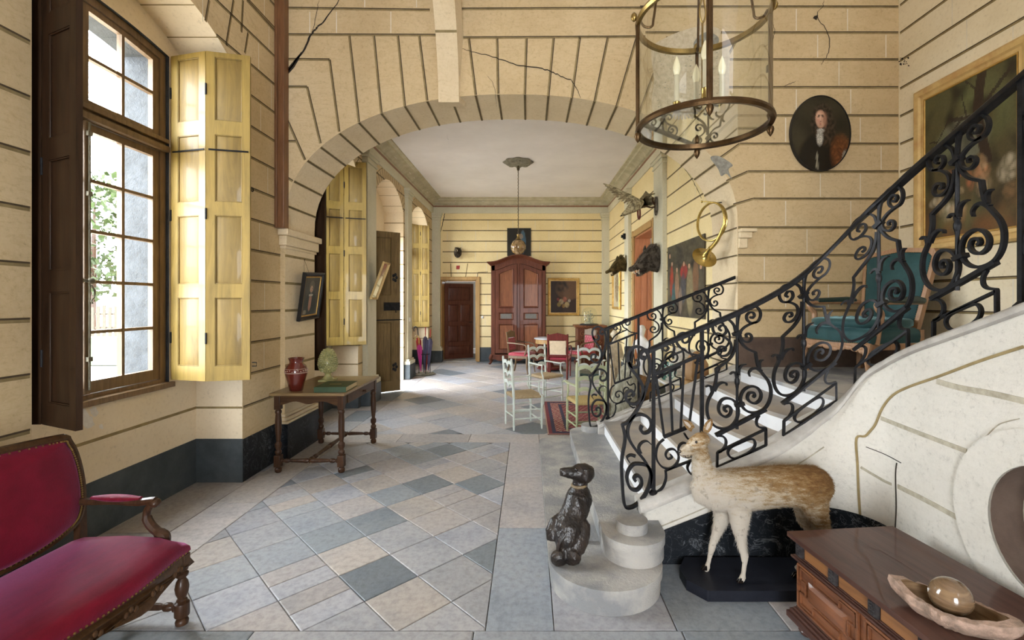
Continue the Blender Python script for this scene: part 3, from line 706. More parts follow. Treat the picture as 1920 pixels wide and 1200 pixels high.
# right side of the hall, with its door opening
mb = MB(); fr = lambda a, b, c: V((XR + c, a, b))
D2 = (7.98, 9.40, 2.88)
out = [(YB, 0), (D2[0], 0), (D2[0], D2[2]), (D2[1], D2[2]), (D2[1], 0), (YE, 0), (YE, ZC), (YB, ZC)]
mb.plate(out, fr, 0.0, 0.30, 0)
courses(mb, fr, out, [], 0, YB, YE, [z for z in JOINTS if 0.5 < z < 3.75], seed=31, wj=0.022)
for z in JOINTS:
    if 0.5 < z < 2.45: joint(mb, fr, YA + 0.01, z, YB, z, 0, w=0.018, lift=0.003)
cx = lambda u, v: atX(u, v, XR - 0.004)
crack(mb, [(1242, 282), (1268, 300), (1288, 322), (1303, 346), (1315, 372)], cx, 0.010, seed=8)
struct(mb.build('wall_right_hall', ['wall_hall', 'joint', 'joint_dark', 'joint_white', 'crack'], fix=False))
# back wall of the hall
mb = MB(); fr = lambda a, b, c: V((a, YE + c, b)); DB = (-2.33, -1.38, 2.16)
out = [(-3.0, 0), (DB[0], 0), (DB[0], DB[2]), (DB[1], DB[2]), (DB[1], 0), (2.5, 0), (2.5, ZC), (-3.0, ZC)]
mb.plate(out, fr, 0, 0.45, 0, ms=0)
courses(mb, fr, out, [], 0, -2.28, 1.95, [z for z in JOINTS if 0.5 < z < 3.8], seed=41, wj=0.026, vlen=0.62)
pb = lambda u, v: at(u, v, YE)
for p, q in (((845, 494), (846, 519)), ((877, 494), (873, 519)), ((895, 519), (896, 511)), ((896, 511), (915, 510))):
    a, b = pb(*p), pb(*q); joint(mb, fr, a.x, a.z, b.x, b.z, 0, w=0.018)
crack(mb, [(836, 390), (833, 404), (830, 418), (826, 436)], lambda u, v: at(u, v, YE - 0.004), 0.02, seed=10)
struct(mb.build('wall_back', ['wall_hall', 'joint', 'joint_dark', 'joint_white', 'crack'], fix=False))
# stair wall on the right, behind the armchair and the landscape painting
mb = MB(); fr = lambda a, b, c: V((XS + c, a, b))
out = [(-3.6, 0), (YA, 0), (YA, ZF), (-3.6, ZF)]
mb.plate(out, fr, 0, 0.2, 0)
courses(mb, fr, out, [], 0, 0.0, YA, [z for z in JOINTS if z > 1.0], seed=51, vlen=1.0)
mb.box(XS - 0.003, XS, 2.0, YA, 0.93, 1.225, 5)
rnd = random.Random(2)
for i in range(16):
    u, v = rnd.uniform(1686, 1704), rnd.uniform(108, 124); r = rnd.uniform(1, 3.4)
    mb.poly([atX(u + r * rnd.uniform(.5, 1) * math.cos(k), v + r * rnd.uniform(.5, 1) * math.sin(k), XS - 0.003) for k in range(6)], 4)
struct(mb.build('wall_right', ['wall_pale', 'joint', 'joint_dark', 'joint_white', 'crack', 'band_brown'], fix=False))
# wall behind the camera with the wide entrance opening, and the return wall of the well
mb = MB(); fr = lambda a, b, c: V((a, -3.6 - c, b))
mb.plate([(-3.4, 0), (4.2, 0), (4.2, ZF), (-3.4, ZF)], fr, 0, 0.2, 0, holes=[[(-0.95, 0.05), (0.75, 0.05), (0.75, 2.6), (-0.95, 2.6)]])
struct(mb.build('wall_entrance', 'wall', fix=True))
mb = MB(); mb.box(-3.4, 4.2, -3.8, YB, ZF, ZF + 0.1); struct(mb.build('ceiling_front', 'ceiling'))
mb = MB(); mb.box(-3.3, 2.6, YB - 0.3, YE + 0.5, ZC, ZC + 0.1); mb.box(-3.3, 4.4, YB, YB + 0.3, ZC + 0.1, ZF)
crack(mb, [(838, 250), (840, 262), (842, 278)], lambda u, v: atZ(u, v, ZC - 0.003), 0.004)
struct(mb.build('ceiling_hall', ['ceiling', 'ceiling', 'ceiling', 'ceiling', 'crack'], fix=False))

# hall cornice and picture rail: swept round three sides
prof = [(0.0, 4.135), (0.025, 4.135), (0.03, 4.165), (0.06, 4.175), (0.075, 4.20), (0.13, 4.235), (0.185, 4.245), (0.20, 4.275), (0.26, 4.285), (0.265, ZC), (0.0, ZC)]
mb = MB()
def corner(d): return [V((XH + d, YB, 0)), V((XH + d, YE - d, 0)), V((XR - d, YE - d, 0)), V((XR - d, YB, 0))]
rings = [[corner(d)[k] + V((0, 0, z)) for d, z in prof] for k in range(4)]
mb.ring(rings, 0, True)
rnd = random.Random(3)
for i in range(46):                                        # flaked paint on the cornice
    t = rnd.random(); z = rnd.choice([4.15, 4.155, 4.22])
    d = 0.028 if z < 4.2 else 0.12; ln = rnd.uniform(0.02, 0.16); h = rnd.uniform(0.004, 0.013)
    side = rnd.choice([0, 1, 2])
    y = rnd.uniform(6.0, 12.0); x = rnd.uniform(-2.2, 1.8)
    if side == 0: mb.box(XH + d, XH + d + 0.004, y, y + ln, z, z + h, 1)
    elif side == 1: mb.box(x, x + ln, YE - d - 0.004, YE - d, z, z + h, 1)
    else: mb.box(XR - d - 0.004, XR - d, y, y + ln, z, z + h, 1)
struct(mb.build('trim_cornice', ['cornice', 'peel']))
mb = MB()
pr = [(0, 4.095), (0.03, 4.095), (0.034, 4.135), (0, 4.135)]
mb.ring([[corner(d)[k] + V((0, 0, z)) for d, z in pr] for k in range(4)], 0)
struct(mb.build('trim_picture_rail', 'trimwood'))
mb = MB()
pr = [(0, 3.93), (0.022, 3.93), (0.03, 3.96), (0.03, 4.095), (0, 4.095)]
mb.ring([[corner(d)[k] + V((0, 0, z)) for d, z in pr] for k in range(4)], 0)
struct(mb.build('trim_architrave', 'pilaster', bevel=0.004))

# pilasters with simple capitals and bases
def pilaster(name, x0, x1, y0, y1, proj_axis, base='dado_slate'):
    e = thing_struct(name); mb = MB(); mb.box(x0, x1, y0, y1, 0.38, 3.74)
    struct(mb.build('shaft', 'pilaster', e, bevel=0.006))
    mb = MB()
    for (za, zb, p) in ((3.74, 3.77, 0.02), (3.77, 3.82, 0.008), (3.82, 3.87, 0.03), (3.87, 3.93, 0.05)): mb.box(x0 - p, x1 + p, y0 - p, y1 + p, za, zb)
    for (za, zb, p) in ((0.30, 0.37, 0.055), (0.37, 0.41, 0.03)): mb.box(x0 - p, x1 + p, y0 - p, y1 + p, za, zb)
    struct(mb.build('capital', 'pilaster', e, bevel=0.006))
    mb = MB(); mb.box(x0 - 0.06, x1 + 0.06, y0 - 0.06, y1 + 0.06, 0, 0.30); struct(mb.build('base', base, e, bevel=0.01))
def thing_struct(name):
    o = bpy.data.objects.new(name, None); C.objects.link(o); o['kind'] = 'structure'; o.empty_display_size = .1; return o
pilaster('trim_pilaster_near', XH, -2.47, 7.20, 7.62, 'x')
pilaster('trim_pilaster_middle', XH, -2.48, 9.66, 10.0, 'x')
pilaster('trim_pilaster_corner', -2.62, -2.33, 12.38, YE, 'y')
pilaster('trim_pilaster_right_near', 2.06, XR, 7.22, 7.74, 'x')
pilaster('trim_pilaster_right_far', 2.06, XR, 9.72, 10.1, 'x')
pilaster('trim_pilaster_back_right', 1.94, 2.14, 12.37, YE, 'y')

# ---------------------------------------------------------------- floor: individual slabs in one worn pavement
def clip(poly, x0, x1, y0, y1):
    for ax, lim, keep in ((0, x0, 1), (0, x1, -1), (1, y0, 1), (1, y1, -1)):
        out = []
        for i in range(len(poly)):
            p, q = poly[i], poly[(i + 1) % len(poly)]
            ip, iq = (p[ax] - lim) * keep >= 0, (q[ax] - lim) * keep >= 0
            if ip: out.append(p)
            if ip != iq:
                t = (lim - p[ax]) / (q[ax] - p[ax]); out.append((p[0] + (q[0] - p[0]) * t, p[1] + (q[1] - p[1]) * t))
        poly = out
        if len(poly) < 3: return []
    return poly
mb = MB(); rnd = random.Random(17)
WARM = [(0.345, 0.328, 0.325), (0.375, 0.352, 0.342), (0.315, 0.318, 0.33), (0.36, 0.332, 0.308), (0.335, 0.343, 0.37)]
BLUE = [(0.155, 0.18, 0.205), (0.215, 0.24, 0.265), (0.29, 0.31, 0.335)]
def slab(poly, col=None, g=0.0048):
    poly = [p for i, p in enumerate(poly) if math.hypot(p[0] - poly[i - 1][0], p[1] - poly[i - 1][1]) > 1e-4]
    if len(poly) < 3: return
    A = sum(poly[i][0] * poly[(i + 1) % len(poly)][1] - poly[(i + 1) % len(poly)][0] * poly[i][1] for i in range(len(poly)))
    if abs(A) < 0.006: return
    if A < 0: poly = poly[::-1]
    n = len(poly); ins = []
    for i in range(n):
        p0, p1, p2 = V(poly[i - 1]), V(poly[i]), V(poly[(i + 1) % n]); d1, d2 = (p1 - p0), (p2 - p1)
        if d1.length < 1e-5 or d2.length < 1e-5: continue
        d1.normalize(); d2.normalize(); n1, n2 = V((-d1.y, d1.x)), V((-d2.y, d2.x)); m_ = n1 + n2
        if m_.length < 0.2: continue
        k = 2 * 1 / max(0.4, m_.dot(n1) * 2) 
        ins.append(p1 + m_ * (g * k * 0.5 * rnd.uniform(0.8, 1.3)))
    n = len(ins)
    if n < 3: return
    c = col or (rnd.choice(BLUE) if rnd.random() < 0.20 else rnd.choice(WARM)); j = rnd.uniform(0.88, 1.10); c = tuple(x * j for x in c)
    z = rnd.uniform(-0.0008, 0.0004)
    cen = sum(ins, V((0, 0))) / n
    lo = [(p.x, p.y, -0.012) for p in ins]; mid = [(p.x, p.y, z - 0.003) for p in ins]; top = [(*(p + (cen - p).normalized() * 0.006), z) for p in ins]
    vs = lo + mid + top
    fs = [(i, (i + 1) % n, n + (i + 1) % n, n + i) for i in range(n)] + [(n + i, n + (i + 1) % n, 2 * n + (i + 1) % n, 2 * n + i) for i in range(n)] + [tuple(2 * n + i for i in range(n))]
    mb.add(vs, fs, 0, None, c)
special = {}
def diamonds(x0, x1, y0, y1, sa=0.465, oa=-3.38, sb=0.46, ob=2.09):
    for i in range(-60, 60):
        for j in range(-60, 60):
            a0, a1, b0, b1 = oa + sa * i, oa + sa * (i + 1), ob + sb * j, ob + sb * (j + 1)
            q = [((a + b) / 2, (b - a) / 2) for a, b in ((a0, b0), (a1, b0), (a1, b1), (a0, b1))]
            if min(p[0] for p in q) > x1 or max(p[0] for p in q) < x0 or min(p[1] for p in q) > y1 or max(p[1] for p in q) < y0: continue
            cxx, cyy = sum(p[0] for p in q) / 4, sum(p[1] for p in q) / 4
            col = None
            for (sx, sy, cc) in MARKS:
                if abs(sx - cxx) + abs(sy - cyy) < 0.20: col = cc
            if random.Random(i * 131 + j * 17).random() < 0.12:
                mid = [((q[0][0] + q[1][0]) / 2, (q[0][1] + q[1][1]) / 2), ((q[3][0] + q[2][0]) / 2, (q[3][1] + q[2][1]) / 2)]
                slab(clip([q[0], mid[0], mid[1], q[3]], x0, x1, y0, y1), col); slab(clip([mid[0], q[1], q[2], mid[1]], x0, x1, y0, y1), col)
            else: slab(clip(q, x0, x1, y0, y1), col)
def bl(u, v, c=0): p = atZ(u, v, 0); return (p.x, p.y, BLUE[c])
def wm(u, v): p = atZ(u, v, 0); return (p.x, p.y, WARM[2])
MARKS = [bl(785, 905), bl(840, 880), bl(905, 905), bl(710, 1078), bl(640, 1000, 1), bl(720, 990, 2), bl(760, 930, 1), bl(860, 835, 1), bl(800, 850, 1), bl(530, 1045, 2), bl(590, 990, 2), bl(900, 925, 1)]
def rects(x0, x1, y0, y1, dx, dy, jit=0.25, cols=None):
    y = y0; r = 0
    while y < y1 - 0.02:
        h = dy * rnd.uniform(1 - jit, 1 + jit)
        if y1 - y - h < dy * 0.35: h = y1 - y
        x = x0
        while x < x1 - 0.02:
            w_ = dx * rnd.uniform(1 - jit, 1 + jit)
            if x1 - x - w_ < dx * 0.35: w_ = x1 - x
            slab([(x, y), (x + w_, y), (x + w_, y + h), (x, y + h)], cols[r % len(cols)] if cols else None); x += w_
            r += 1
        y += h
rects(-3.0, -2.49, -3.5, 5.33, 0.51, 0.95); rects(-2.49, -2.14, -3.5, 5.33, 0.35, 0.9)
diamonds(-2.14, -0.21, 2.28, 5.33)
for (ya, yb, cc) in ((2.28, 3.32, (0.27, 0.30, 0.335)), (3.32, 4.28, WARM[1]), (4.28, 5.33, WARM[0])): slab([(-0.21, ya), (0.125, ya), (0.125, yb), (-0.21, yb)], cc)
rects(-2.14, 2.2, 1.93, 2.28, 0.95, 0.35, 0.2, [BLUE[1], WARM[2], BLUE[2]])
diamonds(-2.14, 2.2, -3.5, 1.93)
rects(0.125, 2.2, 2.28, 5.33, 0.62, 0.55, 0.12)
rects(-3.0, 2.13, 5.33, 5.66, 0.78, 0.33, 0.15)
rects(-3.0, -2.2, 5.66, 12.95, 0.4, 0.75)
diamonds(-2.2, 1.9, 5.66, 12.1, 0.70, -3.38, 0.70, 2.09)
rects(-2.2, 2.13, 12.1, 12.95, 0.7, 0.42); rects(1.9, 2.13, 5.66, 12.1, 0.25, 0.8); rects(2.13, 2.7, 7.9, 9.5, 0.5, 0.5)
n0 = len(mb.f)
mb.box(-3.35, 4.3, -3.8, 14.5, -0.11, -0.010, 1, None, (1, 1, 1))
struct(mb.build('floor', ['floor', 'grout'], fix=False, angle=20))
# rooms seen through the open doors
mb = MB()
mb.box(-3.2, -0.5, 15.9, 16.0, 0, 3); mb.box(-3.2, -0.5, YE + 0.45, 16, 3, 3.1); mb.box(-0.55, -0.5, YE + 0.45, 16, 0, 3); mb.box(-3.25, -3.2, YE + .45, 16, 0, 3); mb.box(-3.2, -0.5, 14.4, 16, -0.11, -0.01)
struct(mb.build('wall_rear_room', 'roomwhite'))
mb = MB()
mb.box(4.8, 4.9, 6.5, 10.8, 0, 3.6); mb.box(2.43, 4.9, 10.7, 10.8, 0, 3.6); mb.box(2.43, 4.9, 6.5, 6.6, 0, 3.6); mb.box(2.43, 4.9, 6.5, 10.8, 3.5, 3.6); mb.box(2.7, 4.9, 6.5, 10.8, -0.11, 0)
struct(mb.build('wall_side_room', 'roomwhite'))
# ================================================================ the staircase
YN, YF_ = 2.93, 4.78          # lines of the near and far balustrades
CX, CY, CR = 1.71, 2.58, 0.35  # the rounded inner corner of the near string
L1 = CX - 0.78; L2 = L1 + CR * PI / 2
def npath(s):
    """near string line: along X, round the corner, then towards the entrance; gives point and outward normal (into the well)"""
    if s <= L1: return V((0.78 + s, YN, 0)), V((0, -1, 0))
    if s <= L2:
        th = (s - L1) / CR; return V((CX + CR * math.sin(th), CY + CR * math.cos(th), 0)), V((-math.sin(th), -math.cos(th), 0))
    return V((CX + CR, CY - (s - L2), 0)), V((-1, 0, 0))
ZCN = [(0, .401), (.25, .505), (.705, .694), (.848, .784), (.948, .861), (1.137, .987), (1.254, 1.172), (1.293, 1.215), (1.617, 1.383), (2.109, 1.58), (3.2, 2.04), (5.6, 3.05)]
ZHN = [(0, 1.324), (.515, 1.54), (.70, 1.63), (.848, 1.716), (.94, 1.783), (1.064, 1.904), (1.205, 2.075), (1.312, 2.185), (1.443, 2.27), (1.539, 2.315), (2.094, 2.55), (3.2, 3.01), (5.6, 4.02)]
def smooth_tab(tab):
    xs = [lerp(tab[0][0] - 0.3, tab[-1][0], i / 260) for i in range(261)]
    ys = [sum(interp(tab, x + d) for d in (-0.07, -0.035, 0, 0.035, 0.07)) / 5 for x in xs]
    return list(zip(xs, ys))
ZCN, ZHN = smooth_tab(ZCN), smooth_tab(ZHN)
zc_n = lambda s: interp(ZCN, s); zh_n = lambda s: interp(ZHN, s)
zc_f = lambda s: 0.405 + 0.412 * s; zh_f = lambda s: 1.345 + 0.40 * s
def fpath(s): return V((0.81 + s, YF_, 0)), V((0, -1, 0))

stair = thing('staircase', 'white-risered grey stone staircase curving up to the right from two rounded bottom steps', 'staircase')
RX = [0.125, 0.435, 0.76, 1.12, 1.46, 1.77, 2.11]; RH = 0.133
def circ(cx, cy, r, a0, a1, n=18): return [(cx + r * math.cos(math.radians(lerp(a0, a1, i / n))), cy + r * math.sin(math.radians(lerp(a0, a1, i / n)))) for i in range(n + 1)]
def slabstep(outline, z0, z1, name='step', mats=('step', 'riser'), lip=0.012, side=0, bev=0.008):
    mb = MB(); fr = lambda a, b, c: V((a, b, c))
    mb.plate(outline, fr, z0, z1 - 0.045, side)
    cx = sum(p[0] for p in outline) / len(outline); cy = sum(p[1] for p in outline) / len(outline)
    ou = [(cx + (a - cx) * (1 + lip / 0.4), cy + (b - cy) * (1 + lip / 0.8)) for a, b in outline]
    mb.plate(ou, fr, z1 - 0.045, z1, 0)
    return mb.build(name, list(mats), stair, bevel=bev, angle=50)
o1 = [(0.125, 4.9)] + circ(0.435, 2.69, 0.31, 180, 360, 36) + [(0.745, 2.86), (0.745, 3.0), (1.0, 3.0), (1.0, 5.02)] + circ(0.215, 4.93, 0.09, 90, 180, 6)
slabstep(o1, 0, RH)
o2 = circ(0.61, 2.745, 0.175, 180, 360, 26) + [(0.785, 2.86), (0.8, 3.0), (1.2, 3.0), (1.2, 4.88)] + circ(0.60, 4.80, 0.17, 90, 180, 10)
slabstep(o2, RH, 2 * RH)
slabstep(circ(0.605, 2.75, 0.092, 0, 360, 28)[:-1] , 2 * RH, 0.325, lip=0.0, bev=0.006)
slabstep(circ(0.66, 4.86, 0.115, 0, 360, 28)[:-1], 2 * RH, 0.325, lip=0.0, bev=0.006)
for k in range(2, 7):
    x0 = RX[k]; z1 = RH * (k + 1); bow = 0.0 if k < 4 else 0.16 + 0.05 * (k - 4)
    edge = [(x0 + bow * max(0, (3.55 - y) / 0.55) ** 2, y) for y in [4.70 - 1.69 * i / 16 for i in range(17)]]
    xe = (RX[k + 1] if k < 6 else 3.77) + (0.45 if k < 6 else 0)
    mb = MB(); fr = lambda a, b, c: V((a, b, c))
    if k < 6:
        out = edge + [(xe, 3.01), (xe, 4.70)]
        top = [(x - 0.012, y) for x, y in edge] + [(xe, 3.01), (xe, 4.70)]
    else:
        # the landing, wrapping the rounded inner string
        arcp = []
        for i in range(13):
            p, n = npath(L1 + (L2 - L1) * i / 12); q = p - n * 0.07; arcp.append((q.x, q.y))
        e2 = [e for e in edge if e[0] < 1.9 + 9]
        out = [(2.13, YA - .004), (2.11, 3.6), (2.16, 3.3), (2.15, 2.85), (2.14, 2.5), (XS - .004, 2.5), (XS - .004, YA - .004)]
        top = [(2.098, YA - .004), (2.098, 3.6), (2.148, 3.3), (2.14, 2.85), (2.13, 2.5), (XS - .004, 2.5), (XS - .004, YA - .004)]
    mb.plate(out, fr, z1 - RH - 0.03, z1 - 0.03, 1)
    mb.plate(top, fr, z1 - 0.03, z1, 0)
    mb.build('landing' if k == 6 else 'step', ['tread' if k != 6 else 'step', 'riser'], stair, bevel=0.006, angle=50)
for j in range(6):                                         # upper flight, rising towards the entrance
    z = 0.931 + RH * (j + 1); y = 2.45 - 0.32 * j
    mb = MB(); mb.box(2.13, XS - .004, y - 0.34 if j < 5 else -1.5, y, z - RH - 0.03, z - 0.03, 1); mb.box(2.13, XS - .004, y - 0.34 if j < 5 else -1.5, y + 0.012, z - 0.03, z, 0)
    mb.build('step', ['tread', 'riser'], stair, bevel=0.005)

# near string: a plastered wall ribbon from the floor to the moulded curb, following the line round the corner
def ribbon(mb, s0, s1, ds, off, z0f, z1f, mi=0, n=None):
    n = n or max(2, int((s1 - s0) / ds)); prev = None
    for i in range(n + 1):
        s = lerp(s0, s1, i / n); p, nn = npath(s); q = p + nn * off; a, b = V((q.x, q.y, z0f(s))), V((q.x, q.y, z1f(s)))
        if prev: mb.poly([prev[0], a, b, prev[1]], mi)
        prev = (a, b)
HT = 0.07
SY = L2 + (CY - 2.45)                                     # from here on the string wall is flat and pierced by the round opening
mb = MB()
ribbon(mb, -0.09, SY, 0.03, HT, lambda s: 0, lambda s: zc_n(s) - 0.03)
ribbon(mb, -0.09, 5.0, 0.03, -HT, lambda s: 0, lambda s: zc_n(s) - 0.03)
XW = CX + CR - HT
frw = lambda a, b, c: V((XW + c, a, b))
yy = [2.45 - 0.06 * i for i in range(70)]
sy = lambda y: L2 + (CY - y)
topl = [(y, zc_n(sy(y)) - 0.03) for y in yy]
hc, hr = (1.787, 0.70), 0.235
def ov(r, n=40, k=1.0): return [(hc[0] + r * math.cos(2 * PI * i / n), hc[1] + r * k * math.sin(2 * PI * i / n)) for i in range(n)]
mb.plate([(2.45, 0)] + topl + [(topl[-1][0], 0)], frw, 0, 0.14, 0, holes=[ov(hr, 40, 1.12)], mh=1)
mb.plate(ov(hr * 1.6, 30), frw, 0.55, 0.60, 2)
swall = thing_struct('wall_stair_string')
mb.build('string_wall', ['string', 'band_brown', 'band_brown'], swall, fix=False, angle=50)
mb = MB()                                                  # the wide plaster surround of the round opening
ringo, ringi = ov(0.40, 40, 1.0), ov(hr, 40, 1.12)
for i in range(40):
    j = (i + 1) % 40
    mb.poly([frw(*ringo[i], -0.012), frw(*ringo[j], -0.012), frw(*ringi[j], -0.012), frw(*ringi[i], -0.012)])
    mb.poly([frw(*ringo[i], 0), frw(*ringo[j], 0), frw(*ringo[j], -0.012), frw(*ringo[i], -0.012)])
mb.build('opening_surround', 'string', swall, fix=False, angle=60, )
mb = MB()                                                  # fabric-like mesh filling the lower opening
mb.plate([(a, b) for a, b in ov(hr, 40, 1.12) if b < 0.62], frw, 0.22, 0.25, 0); mb.build('opening_mesh', 'roomblue', swall)
mb = MB()                                                  # moulded curb
rings = []
pr = [(-0.075, -0.045), (-0.085, -0.03), (-0.085, -0.006), (-0.07, 0.0), (0.045, 0.0), (0.055, -0.012), (0.085, -0.018), (0.092, -0.03), (0.092, -0.05), (0.075, -0.058)]
for i in range(140):
    s = lerp(-0.10, 5.2, (i / 139)); p, n = npath(s); z = zc_n(s)
    rings.append([V((p.x + n.x * a, p.y + n.y * a, z + b)) for a, b in pr])
mb.ring(rings); mb.build('string_curb', 'curb', swall, angle=50)
# incised lines and worn joints on the string wall
mb = MB()
def onwall(u, v, d=0.002):
    k = (u - CU) / F
    lo, hi = -0.09, 3.0
    for _ in range(40):
        m_ = (lo + hi) / 2; p, n = npath(m_); q = p + n * HT
        if q.x / q.y < k: lo = m_
        else: hi = m_
    p, n = npath(lo); q = p + n * (HT + d); return V((q.x, q.y, EYE - q.y * (v - CV) / F)), n
def wline(pts, w=0.010, mi=0, sub=4, d=0.002):
    P = [onwall(*p, d) for p in cr(pts, sub)]
    mb.bar([p for p, n in P], [n for p, n in P], w, 0.004, mi)
wline([(1920, 650), (1840, 676), (1760, 706), (1708, 724), (1676, 740), (1655, 765), (1642, 795), (1632, 808), (1622, 818), (1606, 822), (1608, 870), (1610, 920), (1613, 968)], 0.012)
wline([(1652, 784), (1700, 803), (1760, 826), (1813, 846)], 0.022, 1); wline([(1757, 715), (1800, 727), (1860, 738), (1920, 752)], 0.026, 1)
wline([(1614, 876), (1655, 900), (1672, 908)], 0.014, 1); wline([(1684, 912), (1740, 940), (1800, 973)], 0.024, 1)
wline([(1682, 868), (1680, 884), (1680, 910), (1681, 950), (1679, 990)], 0.005, 2); wline([(1624, 838), (1660, 852), (1690, 868)], 0.003, 2)
wline([(1845, 823), (1870, 798), (1890, 790), (1912, 785)], 0.003, 1)
wline([(1237, 988), (1300, 962), (1360, 935), (1440, 900), (1500, 868), (1545, 838)], 0.006, 1)
mb.build('string_joints', ['joint', 'joint_grey', 'crack'], swall, fix=False)
mb = MB()
dz = lambda s: min(0.355, max(0.16, 0.20 + 0.39 * (s - 0.02))) if s < 1.5 else max(0.28, 0.355 - 0.14 * (s - 1.5))
ribbon(mb, -0.09, 2.6, 0.03, HT + 0.005, lambda s: 0, dz)
mb.build('string_dado', 'dado', swall, fix=False)
mb = MB()                                                  # far string
for y0, y1, b0, b1 in ((4.71, 4.85, 0, -0.03), (4.695, 4.865, -0.03, 0.0)):
    vs = []
    for x in (0.70, XPR):
        z = zc_f(x - 0.81) + 0.0
        for y in (y0, y1): vs += [V((x, y, 0 if b0 == 0 else z - 0.035)), V((x, y, z + b1))]
    mb.add(vs, [(0, 1, 3, 2), (4, 6, 7, 5), (0, 4, 5, 1), (2, 3, 7, 6), (1, 5, 7, 3), (0, 2, 6, 4)])
mb.build('string_curb', 'curb', swall, bevel=0.006)

# ================================================================ wrought-iron balustrades
def px_near(x, y, ox, oy, sc):
    """place a mark seen at a picture point on the near balustrade's plane: distance along and share of its height"""
    p = at(ox + x / sc, oy + y / sc, YN); s = p.x - 0.78
    c0 = 0.401 + 0.415 * s; return (s, (p.z - c0) / 0.923)
A_ = lambda pts: [px_near(x, y, 1290, 560, 3.747) for x, y in pts]
B_ = lambda pts: [px_near(x, y, 1150, 620, 3.53) for x, y in pts]
def spl(pts, k=5): return cr(pts, k)
# one lyre panel around its post (distance counted from the post)
SA = px_near(345, 300, 1290, 560, 3.747)[0]
PA = {
 'scroll': [
  A_(spl([(346, 240), (347, 190), (356, 130), (382, 82), (425, 56), (470, 62), (503, 95), (509, 135), (490, 170), (450, 180), (418, 160), (411, 128), (432, 106), (458, 110), (466, 130), (450, 146), (436, 136)])),
  A_(spl([(482, 174), (440, 186), (400, 205), (372, 232), (366, 262), (382, 295), (412, 311), (440, 298), (446, 272), (428, 252), (408, 260), (412, 278)])),
  A_(spl([(334, 235), (322, 190), (292, 155), (250, 140), (205, 145), (177, 178), (176, 222), (200, 256), (240, 260), (268, 236), (262, 200), (234, 190), (218, 212), (234, 228)])),
  A_(spl([(205, 256), (250, 270), (290, 300), (304, 335), (296, 375), (265, 402), (225, 400), (207, 370), (225, 340), (256, 342), (262, 364), (244, 368)])),
 ],
 'lyre': [
  A_(spl([(350, 255), (362, 290), (385, 328), (420, 360), (472, 385)])) + A_(spl([(474, 386), (482, 440), (498, 500), (530, 545), (562, 590), (580, 640), (580, 700), (562, 750), (530, 785), (480, 803), (430, 799), (392, 775), (372, 735), (370, 690), (392, 645), (440, 620), (485, 632), (512, 672), (505, 715), (472, 738), (435, 728), (417, 700), (428, 668), (458, 664), (468, 685), (455, 696)])),
  A_(spl([(334, 290), (330, 340), (312, 395), (280, 435), (245, 462), (205, 490)])) + A_(spl([(196, 496), (199, 545), (190, 600), (172, 655), (142, 715), (133, 780), (145, 840), (180, 890), (235, 913), (290, 905), (330, 868), (352, 810), (348, 760), (318, 715), (270, 700), (232, 718), (214, 765), (225, 808), (260, 830), (292, 815), (302, 780), (284, 755), (256, 764), (258, 790), (274, 788)])),
 ],
 'bracket': [
  A_(spl([(212, 962), (245, 968), (266, 995), (262, 1035), (235, 1068), (212, 1080)])) + A_([(206, 1085), (204, 1188)]),
  A_(spl([(500, 822), (482, 855), (484, 890), (505, 908), (545, 914)])) + A_([(547, 918), (548, 1034)]),
  A_([(210, 1078), (548, 922)]), A_([(204, 1186), (550, 1036)]),
  A_(spl([(330, 1125), (295, 1112), (280, 1080), (300, 1045), (360, 1015), (440, 985), (470, 1008), (462, 1050), (420, 1088), (370, 1112), (330, 1125)])),
 ],
 'leaf': [
  A_(spl([(515, 520), (480, 496), (448, 500), (428, 525), (434, 552)])), A_(spl([(500, 500), (500, 465), (512, 445), (528, 440)])),
  A_(spl([(172, 650), (162, 620), (140, 612), (122, 622)])), A_(spl([(182, 650), (205, 610), (238, 590), (268, 596), (270, 612)])),
  A_(spl([(346, 555), (335, 525), (312, 520), (294, 534)])), A_(spl([(350, 540), (358, 495), (380, 470), (408, 464)])),
 ],
}
CLASP = [A_([(318, 258), (368, 236)]), A_([(334, 756), (390, 736)])]
SLANT = A_([(195, 960), (546, 786)])
def shift(lists, ds): return [[(s - SA, t) for s, t in l] for l in lists]
PA = {k: shift(v, 0) for k, v in PA.items()}; CLASP = shift(CLASP, 0); SLANT = [(s - SA, t) for s, t in SLANT]
# the fan panel and the starting volute (distance counted from the first post)
PF = {
 'fan_scroll': [
  B_(spl([(272, 285), (300, 262), (318, 225), (345, 192), (380, 165), (402, 130), (395, 88), (358, 68), (328, 85), (324, 118), (348, 134), (366, 116), (352, 102)])),
  B_(spl([(345, 192), (405, 158), (470, 127), (435, 108), (417, 72), (430, 30), (468, 14), (500, 34), (498, 68), (470, 82), (455, 60), (472, 44)])), B_(spl([(470, 127), (500, 150), (535, 158), (572, 165)])),
  B_(spl([(335, 718), (300, 750), (284, 800), (288, 855), (325, 902), (378, 910), (420, 876), (432, 828), (402, 786), (362, 790), (346, 822), (362, 848), (388, 836), (378, 820)])),
  B_(spl([(468, 678), (500, 720), (545, 700), (560, 740), (545, 800), (500, 835), (455, 828), (432, 800), (436, 762), (462, 742), (486, 752), (482, 778), (464, 776)])),
 ],
 'fan_bracket': [B_([(345, 925), (520, 858)]), B_(spl([(345, 925), (348, 975), (330, 1030), (300, 1062), (275, 1078)])), B_(spl([(505, 868), (490, 905), (505, 940), (540, 958), (560, 950)]))],
}
FANBARS = [B_([(283, 300), (334, 690)]), B_([(374, 262), (391, 668)]), B_([(467, 215), (446, 645)]), B_([(560, 180), (502, 622)])]
CROSS = [B_([(268, 292), (578, 162)]), B_([(332, 704), (520, 628)])]
